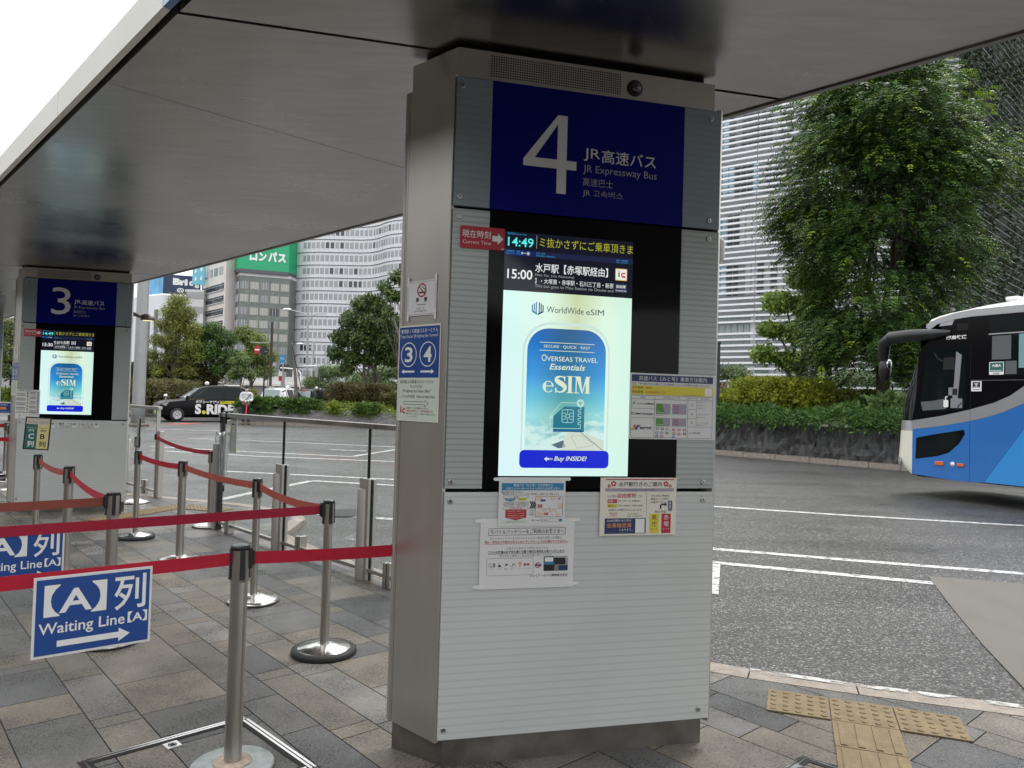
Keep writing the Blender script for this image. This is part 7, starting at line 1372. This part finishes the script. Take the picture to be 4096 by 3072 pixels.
def window_set(parent, quads_, mats, name='window', keep=100):
    """each window one child; past a hundred the rest are one mesh"""
    big = sorted(quads_, key=lambda q: -q[1])[:keep]; ids = {id(q) for q in big}; rest = [q for q in quads_ if id(q) not in ids]
    for q in big:
        P, _, mi = q; b = MB(); b.add(P, [(0, 1, 2, 3)], mi); b.build(name, mats, parent)
    if rest:
        b = MB()
        for P, _, mi in rest: b.add(P, [(0, 1, 2, 3)], mi)
        o = b.build('far_windows', mats, parent); o['kind'] = 'stuff'
def facade_pts(p, q, s, out): d = (Vector(q)-Vector(p)); L = d.length; d.normalize(); n = Vector((d.y, -d.x)); return Vector(p)+d*s+n*out
# white building with curved floors
B5 = thing('office_building', 'tall white office building with rows of small windows and a curved facade', 'building', (-44, 182, 0))
O5 = Vector((-44, 182, 0))
CV = [(-57.5, 190), (-56.2, 186), (-54.6, 183.6), (-52.5, 181.8), (-50, 180.6), (-47, 180.0), (-42, 179.8), (-37, 179.6), (-34.2, 178.6), (-32.2, 176.6), (-30.2, 173.8), (-28.4, 172.0), (-26.2, 171.0), (-22, 170.6), (-14, 170.6), (-6, 171)]
def curve_at(P, s):
    acc = 0
    for a, c in zip(P, P[1:]):
        L = math.dist(a, c)
        if acc+L >= s: t = (s-acc)/L; return Vector(a).lerp(Vector(c), t), (Vector(c)-Vector(a)).normalized()
        acc += L
    return Vector(P[-1]), (Vector(P[-1])-Vector(P[-2])).normalized()
tot = sum(math.dist(a, c) for a, c in zip(CV, CV[1:])); FH = 3.10; Z0 = 2.2
fine = [curve_at(CV, tot*i/70)[0] for i in range(71)]
b = MB(off=-O5); n = len(fine); vs = [(p.x, p.y, -2) for p in fine]+[(p.x, p.y, 70) for p in fine]; b.add(vs, [(i, i+1, n+i+1, n+i) for i in range(n-1)], 0, True); b.add([(-57.5, 190, -2), (-57.5, 220, -2), (-57.5, 220, 70), (-57.5, 190, 70)], [(0, 1, 2, 3)]); b.build('wall', 'wall_white', B5)
b = MB(off=-O5)
for f in range(22):
    z = Z0+f*FH
    for i in range(n-1):
        p, q = fine[i], fine[i+1]; d = (q-p).normalized(); nn = Vector((d.y, -d.x))*.10; b.add([(p.x+nn.x, p.y+nn.y, z-.09), (q.x+nn.x, q.y+nn.y, z-.09), (q.x+nn.x, q.y+nn.y, z+.09), (p.x+nn.x, p.y+nn.y, z+.09)], [(0, 1, 2, 3)], 0); b.add([(p.x+nn.x, p.y+nn.y, z+.09), (q.x+nn.x, q.y+nn.y, z+.09), (q.x, q.y, z+.13), (p.x, p.y, z+.13)], [(0, 1, 2, 3)], 1)
b.build('floor_band', ['dark_line', 'wall_white'], B5)
b = MB(off=-O5)
for s in [1.2+1.18*k for k in range(int(tot/1.18)-1)]:
    p, d = curve_at(CV, s); nn = Vector((d.y, -d.x)); q = p+nn*.02; b.add([(q.x-d.x*.02, q.y-d.y*.02, 0), (q.x+d.x*.02, q.y+d.y*.02, 0), (q.x+d.x*.02, q.y+d.y*.02, 66), (q.x-d.x*.02, q.y-d.y*.02, 66)], [(0, 1, 2, 3)])
b.build('panel_joint', 'joint_pale', B5)
W5 = []; R5 = random.Random(3)
for f in range(1, 15):
    z = Z0+f*FH+.98
    s = 11.4
    while s < 44:
        p, d = curve_at(CV, s); nn = Vector((d.y, -d.x))*.06; h = d*.40; mi = 1 if R5.random() < .82 else 0; vis = (1 if (10 < p.x+58 < 31) else 0)*(1+f*.01) if f > 2 else .1
        q = [(p.x+nn.x-h.x-O5.x, p.y+nn.y-h.y-O5.y, z), (p.x+nn.x+h.x-O5.x, p.y+nn.y+h.y-O5.y, z), (p.x+nn.x+h.x-O5.x, p.y+nn.y+h.y-O5.y, z+1.42), (p.x+nn.x-h.x-O5.x, p.y+nn.y-h.y-O5.y, z+1.42)]
        W5.append((q, vis, mi)); s += 1.18
window_set(B5, W5, ['window_dark', 'window_blind'])
# green granite block with a green billboard
B4 = thing('office_building', 'grey green office block with white mullions under a green billboard', 'building', (-64, 175, 0)); O4 = Vector((-64, 175, 0))
c0, cL, cR = Vector((-64.3, 174.5)), Vector((-68.2, 181)), Vector((-53.6, 178.3))
b = MB(off=-O4); b.prism([tuple(cL), tuple(c0), tuple(cR), (-52, 200), (-70, 200)], -2, 29.3); b.build('wall', 'granite_green', B4)
b = MB(off=-O4); b.prism([tuple(cL), tuple(c0), tuple(cR), (-52, 200), (-70, 200)], 29.3, 30.0); b.build('parapet', 'wall_pale', B4); bb = MB(off=-O4)
for p, q, wdt in ((c0, cR, 1.94), (cL, c0, 1.25)):
    L = (q-p).length; n = int(L/wdt)
    for i in range(n+1):
        a = facade_pts(p, q, i*L/n, .12); d = (q-p).normalized()*.12; bb.bar((a.x, a.y, 0), (a.x, a.y, 29.6), .26, .26)
bb.build('mullion', 'mullion_white', B4)
W4 = []
for p, q, wdt, sc_ in ((c0, cR, 1.94, 1.), (cL, c0, 1.25, .8)):
    L = (q-p).length; n = int(L/wdt)
    for f in range(9):
        z = 26.2-f*3.0
        for i in range(n):
            a = facade_pts(p, q, (i+.08)*L/n, .04)-O4.xy; c = facade_pts(p, q, (i+.92)*L/n, .04)-O4.xy
            for k in range(1): W4.append(([(a.x, a.y, z), (c.x, c.y, z), (c.x, c.y, z+1.75), (a.x, a.y, z+1.75)], sc_-f*.01, R5.choice((0, 0, 1, 1, 2))))
window_set(B4, W4, ['window_tan', 'window_grey', 'window_dark'])
bb = MB(off=-O4)
for p, q, wdt in ((c0, cR, 1.94), (cL, c0, 1.25)):
    L = (q-p).length; n = int(L/wdt)
    for i in range(n):
        for k in (.36, .64):
            a = facade_pts(p, q, (i+k)*L/n, .05)
            for f in range(9): z = 26.2-f*3.0; bb.box(a.x-.03, a.y-.04, z, a.x+.03, a.y, z+1.75)
bb.build('window_bar', 'mullion_white', B4)
BB = thing('billboard', 'green billboard with white lettering on top of the grey green block', 'billboard', (-64, 175, 30.0)); g0, gL, gR = Vector((-64.6, 174.0)), Vector((-68.6, 180.5)), Vector((-53.9, 177.8)); b = MB(off=(64, -175, -30)); b.prism([tuple(gL), tuple(g0), tuple(gR), (-53, 186), (-69, 186)], 30.8, 40); b.build('panel', 'billboard_green', BB)
b = MB(off=(64, -175, -30)); b.prism([tuple(gL*.999), tuple(g0*.999), tuple(gR*.999), (-53, 186), (-69, 186)], 30.0, 30.8); b.build('base_frame', 'dark_line', BB)
d = (gR-g0).normalized(); b = MB(); k0 = 0
for ch, s0, s1, z0_, z1_ in (('ロ', 2.5, 4.2, 2.9, 5.0), ('ン', 4.5, 6.3, 2.9, 5.0), ('パ', 6.6, 8.6, 2.9, 5.3), ('ス', 8.8, 10.7, 2.9, 5.0)): b.text(ch, s0, z0_, s1, z1_, 0, 0, .06)
for i, v in enumerate(b.v): b.v[i] = Vector((g0.x+64+d.x*v.x+d.y*.12, g0.y-175+d.y*v.x-d.x*.12, v.z))
b.build('lettering', 'letter_white', BB)
# beige building with ribbon windows
B3 = thing('office_building', 'cream office building with slanting rows of ribbon windows', 'building', (-72, 178, 0)); O3 = Vector((-72, 178, 0)); p, q = Vector((-78.0, 187)), Vector((-67.5, 174.5)); b = MB(off=-O3); b.prism([tuple(p), tuple(q), (-60, 190), (-72, 200)], -2, 36); b.build('wall', 'wall_cream', B3)
L = (q-p).length; b = MB(off=-O3)
for f in range(9):
    z = 26.0-f*2.95; a = facade_pts(p, q, .4, .05)-O3.xy; c = facade_pts(p, q, L-1.0, .05)-O3.xy; g = MB(); g.add([(a.x, a.y, z), (c.x, c.y, z), (c.x, c.y, z+1.55), (a.x, a.y, z+1.55)], [(0, 1, 2, 3)]); g.build('window', 'window_dark', B3)
    for k in range(18): s = .4+(L-1.4)*k/17; a = facade_pts(p, q, s, .1); b.bar((a.x, a.y, z), (a.x, a.y, z+1.55), .09, .09)
    a = facade_pts(p, q, .2, .15); c = facade_pts(p, q, L-.8, .15); b.bar((a.x, a.y, z-.08), (c.x, c.y, z-.08), .3, .14); b.bar((a.x, a.y, z+1.05), (c.x, c.y, z+1.05), .1, .06)
b.build('window_frame', 'mullion_white', B3)
for k in range(4): s0 = 1.0+k*3.6; a = facade_pts(p, q, s0, .05)-O3.xy; c = facade_pts(p, q, s0+2.5, .05)-O3.xy; g = MB(); g.add([(a.x, a.y, 29.7), (c.x, c.y, 29.7), (c.x, c.y, 31.6), (a.x, a.y, 31.6)], [(0, 1, 2, 3)]); g.build('window', 'window_grey', B3)
B2 = thing('office_building', 'narrow grey building squeezed between the white and cream buildings', 'building', (-80, 184, 0)); b = MB(off=(80, -184, 0)); b.box(-80.2, 183, -2, -76.0, 195, 26.8); b.build('wall', 'wall_pale', B2); 
for z in (5, 9, 13, 17, 21, 24.6): b = MB(off=(80, -184, 0)); b.box(-80.25, 182.9, z, -75.9, 183, z+1.6); b.build('dark_band', 'wall_grey', B2)
BC = thing('billboard', 'pale cyan billboard above the narrow grey building', 'billboard', (-79, 183, 27)); b = MB(); b.box(0.0, 0, 1.0, 3.0, .4, 8.5); b.build('panel', 'billboard_cyan', BC); b = MB()
for x, z in ((.8, 2.0), (.8, 3.9), (.9, 5.6), (2.2, 2.2), (2.2, 4.4)): b.face([(x-.25, z), (x+.1, z-.1), (x+.3, z+.5), (x, z+1.0), (x-.2, z+.6)], -.06)
b.build('drawing', 'letter_white', BC); b = MB(); b.box(.2, .1, -.5, .4, .3, 1.0); b.box(2.4, .1, -.5, 2.6, .3, 1.0); b.build('leg', 'dark_line', BC)
# white building with dark billboard
B1 = thing('office_building', 'white building with a dark navy billboard, behind the lamp column', 'building', (-87, 186, 0)); O1 = Vector((-87, 186, 0)); k0, kL, kR = Vector((-87.0, 185.0)), Vector((-100, 194)), Vector((-78, 188)); b = MB(off=-O1); b.prism([tuple(kL), tuple(k0), tuple(kR), (-80, 205), (-100, 205)], -2, 25.6); b.build('wall', 'wall_white', B1)
for s0, s1, z0_, z1_, (p, q) in ((1.0, 4.5, 4, 22.5, (k0, kR)), (5.2, 8.0, 4, 22.5, (k0, kR)), (8.6, 10.6, 3, 20.5, (kL, k0)), (12.4, 14.2, 3, 22, (kL, k0)), (4.5, 6.5, 3, 20.5, (kL, k0))):
    a = facade_pts(p, q, s0, .05)-O1.xy; c = facade_pts(p, q, s1, .05)-O1.xy; g = MB(); g.add([(a.x, a.y, z0_), (c.x, c.y, z0_), (c.x, c.y, z1_), (a.x, a.y, z1_)], [(0, 1, 2, 3)]); g.build('window', 'window_dark', B1)
BN = thing('billboard', 'dark navy billboard with white letters and a blue picture on its left side', 'billboard', (-87, 185, 25.6)); b = MB(); d = (kR-k0).normalized(); dl = (kL-k0).normalized()
b.add([(0, 0, .25), (d.x*8.6, d.y*8.6, .25), (d.x*8.6, d.y*8.6, 5.1), (0, 0, 5.1), (0, 3, .25), (0, 3, 5.1)], [(0, 1, 2, 3)]); b.build('panel', 'billboard_navy', BN); b = MB(); b.add([(0, 0, .25), (dl.x*10, dl.y*10, .25), (dl.x*10, dl.y*10, 4.6), (0, 0, 5.1)], [(0, 1, 2, 3)]); b.build('picture', 'billboard_picture', BN)
b = MB(); b.text('Bri', 2.2, 2.6, 5.6, 4.3, 0, 0, .07); b.text('d', 5.9, 2.6, 7.0, 4.3, 0, 0, .07); b.text('g', 7.2, 2.1, 8.3, 3.8, 0, 0, .07); b.ring(4.0, 1.35, .35, .55, 0, 0, 20, 1.5); b.line([(3.6, 1.05), (4.0, 1.6), (4.3, 1.05)], .15, 0, 0); b.text('D', 5.1, 1.05, 5.7, 1.65, 0, 0, .07)
for i, v in enumerate(b.v): b.v[i] = Vector((d.x*v.x+d.y*.08, d.y*v.x-d.x*.08, v.z))
b.build('lettering', 'letter_white', BN)
BS = thing('office_building', 'low pale shop building at the street, left of the no entry sign', 'building', (-30, 100, 0)); b = MB(); b.box(-6, 0, -1, 3.5, 10, 4.0); b.build('wall', 'wall_pale', BS); b = MB(); b.box(-5.5, -.1, .6, 3.0, 0, 2.6); b.build('window', 'window_grey', BS); b = MB(); b.box(-6.2, -.6, 2.7, 3.7, 0, 3.0); b.build('awning', 'wall_cream', BS)
BX = thing('office_building', 'striped white and black facade in the gap left of the number 3 pillar', 'building', (-62, 85, 0)); b = MB(); b.box(-14, 0, -1, 9, 12, 13.4); b.build('wall', 'wall_grey', BX); b = MB(); [b.box(-14+i*.9, -.2, 9.0, -13.55+i*.9, 0, 13.2) for i in range(25)]; b.build('fin', 'wall_white', BX)
# curved building with white louvres
LV = [(14.0, 76), (16.5, 72.5), (19.2, 69.9), (22.0, 67.8), (25.5, 65.6), (29.5, 63.4), (34.0, 61.2), (36.3, 60.4)]
BL = thing('office_building', 'curved glass building wrapped in thin white horizontal louvres', 'building', (25, 66, 0)); OL = Vector((25, 66, 0)); tot = sum(math.dist(a, c) for a, c in zip(LV, LV[1:])); fl_ = [curve_at(LV, tot*i/48)[0] for i in range(49)]
mat('louvre_white', (.80, .81, .83), .4, var=.04, vscale=.3); mat('spandrel', (.36, .37, .385), .5, var=.12, vscale=.4); mat('pane_sky', (.50, .64, .74), .06, .35); mat('pane_dark', (.08, .095, .10), .05, spec=.9); mat('pane_green', (.25, .30, .29), .1, spec=.8); mat('pane_pale', (.55, .56, .58), .15, spec=.7)  # pane_sky has the reflected bright sky put into its base colour
b = MB(off=-OL); n = len(fl_); b.add([(p.x, p.y, -1) for p in fl_]+[(p.x, p.y, 46) for p in fl_], [(i, i+1, n+i+1, n+i) for i in range(n-1)], 0, True); b.build('wall', 'spandrel', BL)
WL = []
for f in range(9):
    z = 1.5+f*4.6
    for i in range(n-1):
        p, q = fl_[i], fl_[i+1]; dd = (q-p).normalized(); nn = Vector((dd.y, -dd.x))*.06; r_ = R5.random(); u = i/(n-1)
        mi = (0 if (.16 < u < .30 and f > 1) or (r_ < .10 and f > 3) else 3 if r_ < .22 else 2 if r_ < .42 or f < 2 else 1); lo, hi = (1.2, 4.1) if f > 0 else (.2, 3.9)
        WL.append(([(p.x+nn.x-OL.x+dd.x*.05, p.y+nn.y-OL.y+dd.y*.05, z+lo), (q.x+nn.x-OL.x-dd.x*.05, q.y+nn.y-OL.y-dd.y*.05, z+lo), (q.x+nn.x-OL.x-dd.x*.05, q.y+nn.y-OL.y-dd.y*.05, z+hi), (p.x+nn.x-OL.x+dd.x*.05, p.y+nn.y-OL.y+dd.y*.05, z+hi)], (1 if u < .45 else .2)-(.6 if f > 7 else 0), mi))
window_set(BL, WL, ['pane_sky', 'pane_dark', 'pane_green', 'pane_pale'])
b = MB(off=-OL)
for k in range(80):
    z = 1.35+k*.535
    if k == 14: continue
    for i in range(n-1):
        p, q = fl_[i], fl_[i+1]; dd = (q-p).normalized(); o = Vector((dd.y, -dd.x)); e = .45; t_ = .28
        A = [p+o*e, q+o*e, q+o*(e+t_), p+o*(e+t_)]; b.add([(a.x, a.y, z-.07) for a in A]+[(a.x, a.y, z+.10) for a in A], [(3, 2, 1, 0), (4, 5, 6, 7), (2, 3, 7, 6), (0, 1, 5, 4)], 0)
b.build('louvres', 'louvre_white', BL)
b = MB(off=-OL)
for i in range(0, n, 3): p = fl_[i]; q = fl_[min(i+1, n-1)]; dd = (q-p).normalized() if i < n-1 else dd; o = p+Vector((dd.y, -dd.x))*.35; b.bar((o.x, o.y, 0), (o.x, o.y, 44), .07, .12)
b.build('bracket', 'spandrel', BL)
b = MB(off=-OL)
for i in range(5): x = 19.7+i*.28; b.box(x, 69.0, 4.2, x+.14, 69.06, 4.6)
mat('warm_lamp', (.8, .5, .2), .4, emit=(1, .55, .2), estr=.6); b.build('lit_letters', 'warm_lamp', BL)
# green wall receding on the right
GW = thing('green_wall_building', 'tall building face covered with plants and slanting trellis lines at the right edge', 'building', (29.5, 50.5, 0)); a0 = Vector((31.0, 52.0)); d = Vector((.72, .694)); nw = Vector((d.y, -d.x)); LW = 46
mat('green_wall_back', (.018, .024, .018), .9, var=.3, vscale=.6); b = MB(off=(-29.5, -50.5, 0)); q = a0+d*LW; b.prism([tuple(a0), tuple(q), tuple(q-nw*.3), tuple(a0-nw*.3)], -1, 50); b.build('wall', 'green_wall_back', GW)
b = MB(off=(-29.5, -50.5, 0)); mat('trellis', (.17, .185, .18), .6)
for k in range(74): z = 1+k*.62; p = a0+nw*.32; q = a0+d*LW+nw*.32; b.bar((p.x, p.y, z), (q.x, q.y, z), .05, .05)
b.build('trellis', 'trellis', GW)
n_ = 42000; s = LW*(NR.random(n_)**1.5); z = 1+44*NR.random(n_); kk = np.sin(s*.9+z*.5)+np.sin(z*1.3-s*.4)+NR.normal(0, .9, n_); keep = kk > -.9; s, z = s[keep], z[keep]; n_ = len(s)
P_ = np.stack([a0.x+d.x*s-29.5, a0.y+d.y*s-50.5, z], 1)+np.array([nw.x, nw.y, 0])*(.10+.30*NR.random((n_, 1))); Dn = unit(NR.normal(size=(n_, 3))+np.array([0, 0, -.6])); Nn = unit(np.array([nw.x, nw.y, .4])+NR.normal(0, .5, (n_, 3))); quads('foliage', leaf_quads(P_, Dn, Nn, .30+.25*NR.random(n_), .16+.1*NR.random(n_)), tones(n_, (.02, .034, .018), (.06, .085, .04), .3), 'leaf_soft', GW)
# block behind the near pillar, seen only from a step to the side
BK_ = thing('office_building', 'grey banded office block hidden behind the number 4 pillar', 'building', (2, 112, 0)); b = MB(); b.box(-9, 0, -1, 24, 18, 46); b.build('wall', 'wall_pale', BK_); b = MB()
for f in range(12): g = MB(); g.box(-8.5, -.12, 2.2+f*3.6, 23.5, 0, 4.2+f*3.6); g.build('window', 'window_grey', BK_)
for k in range(23): b.box(-8.6+k*1.45, -.25, 1, -8.4+k*1.45, -.12, 45)
b.build('mullion', 'mullion_white', BK_)
# unseen station front and roof behind the camera, sized to shade the pillars
mat('station_wall', (.30, .29, .275), .6, var=.1, vscale=.5); mat('station_roof', (.20, .20, .20), .6, var=.08, vscale=.4)
ST = thing('station_building', 'long dark station front behind the pavement, outside the photo', 'building', (*(NX*-14), 0), math.atan2(.724, -.690)); b = MB(); b.box(-60, 0, -.4, 60, 8, 8.6); b.build('wall', 'station_wall', ST)
b = MB(); b.box(-60, -7.0, 5.6, 60, 0, 5.9); b.build('roof', 'station_roof', ST); b = MB()
for x in range(-54, 60, 12): b.lathe([(.35, -.4), (.3, 5.65)], (x+3, -6.2, 0), 16)
b.build('column', 'station_roof', ST); b = MB()
for x in range(-56, 56, 4): b.box(x, -.06, .3, x+3.4, 0, 3.4)
b.build('shop_window', 'window_dark', ST)
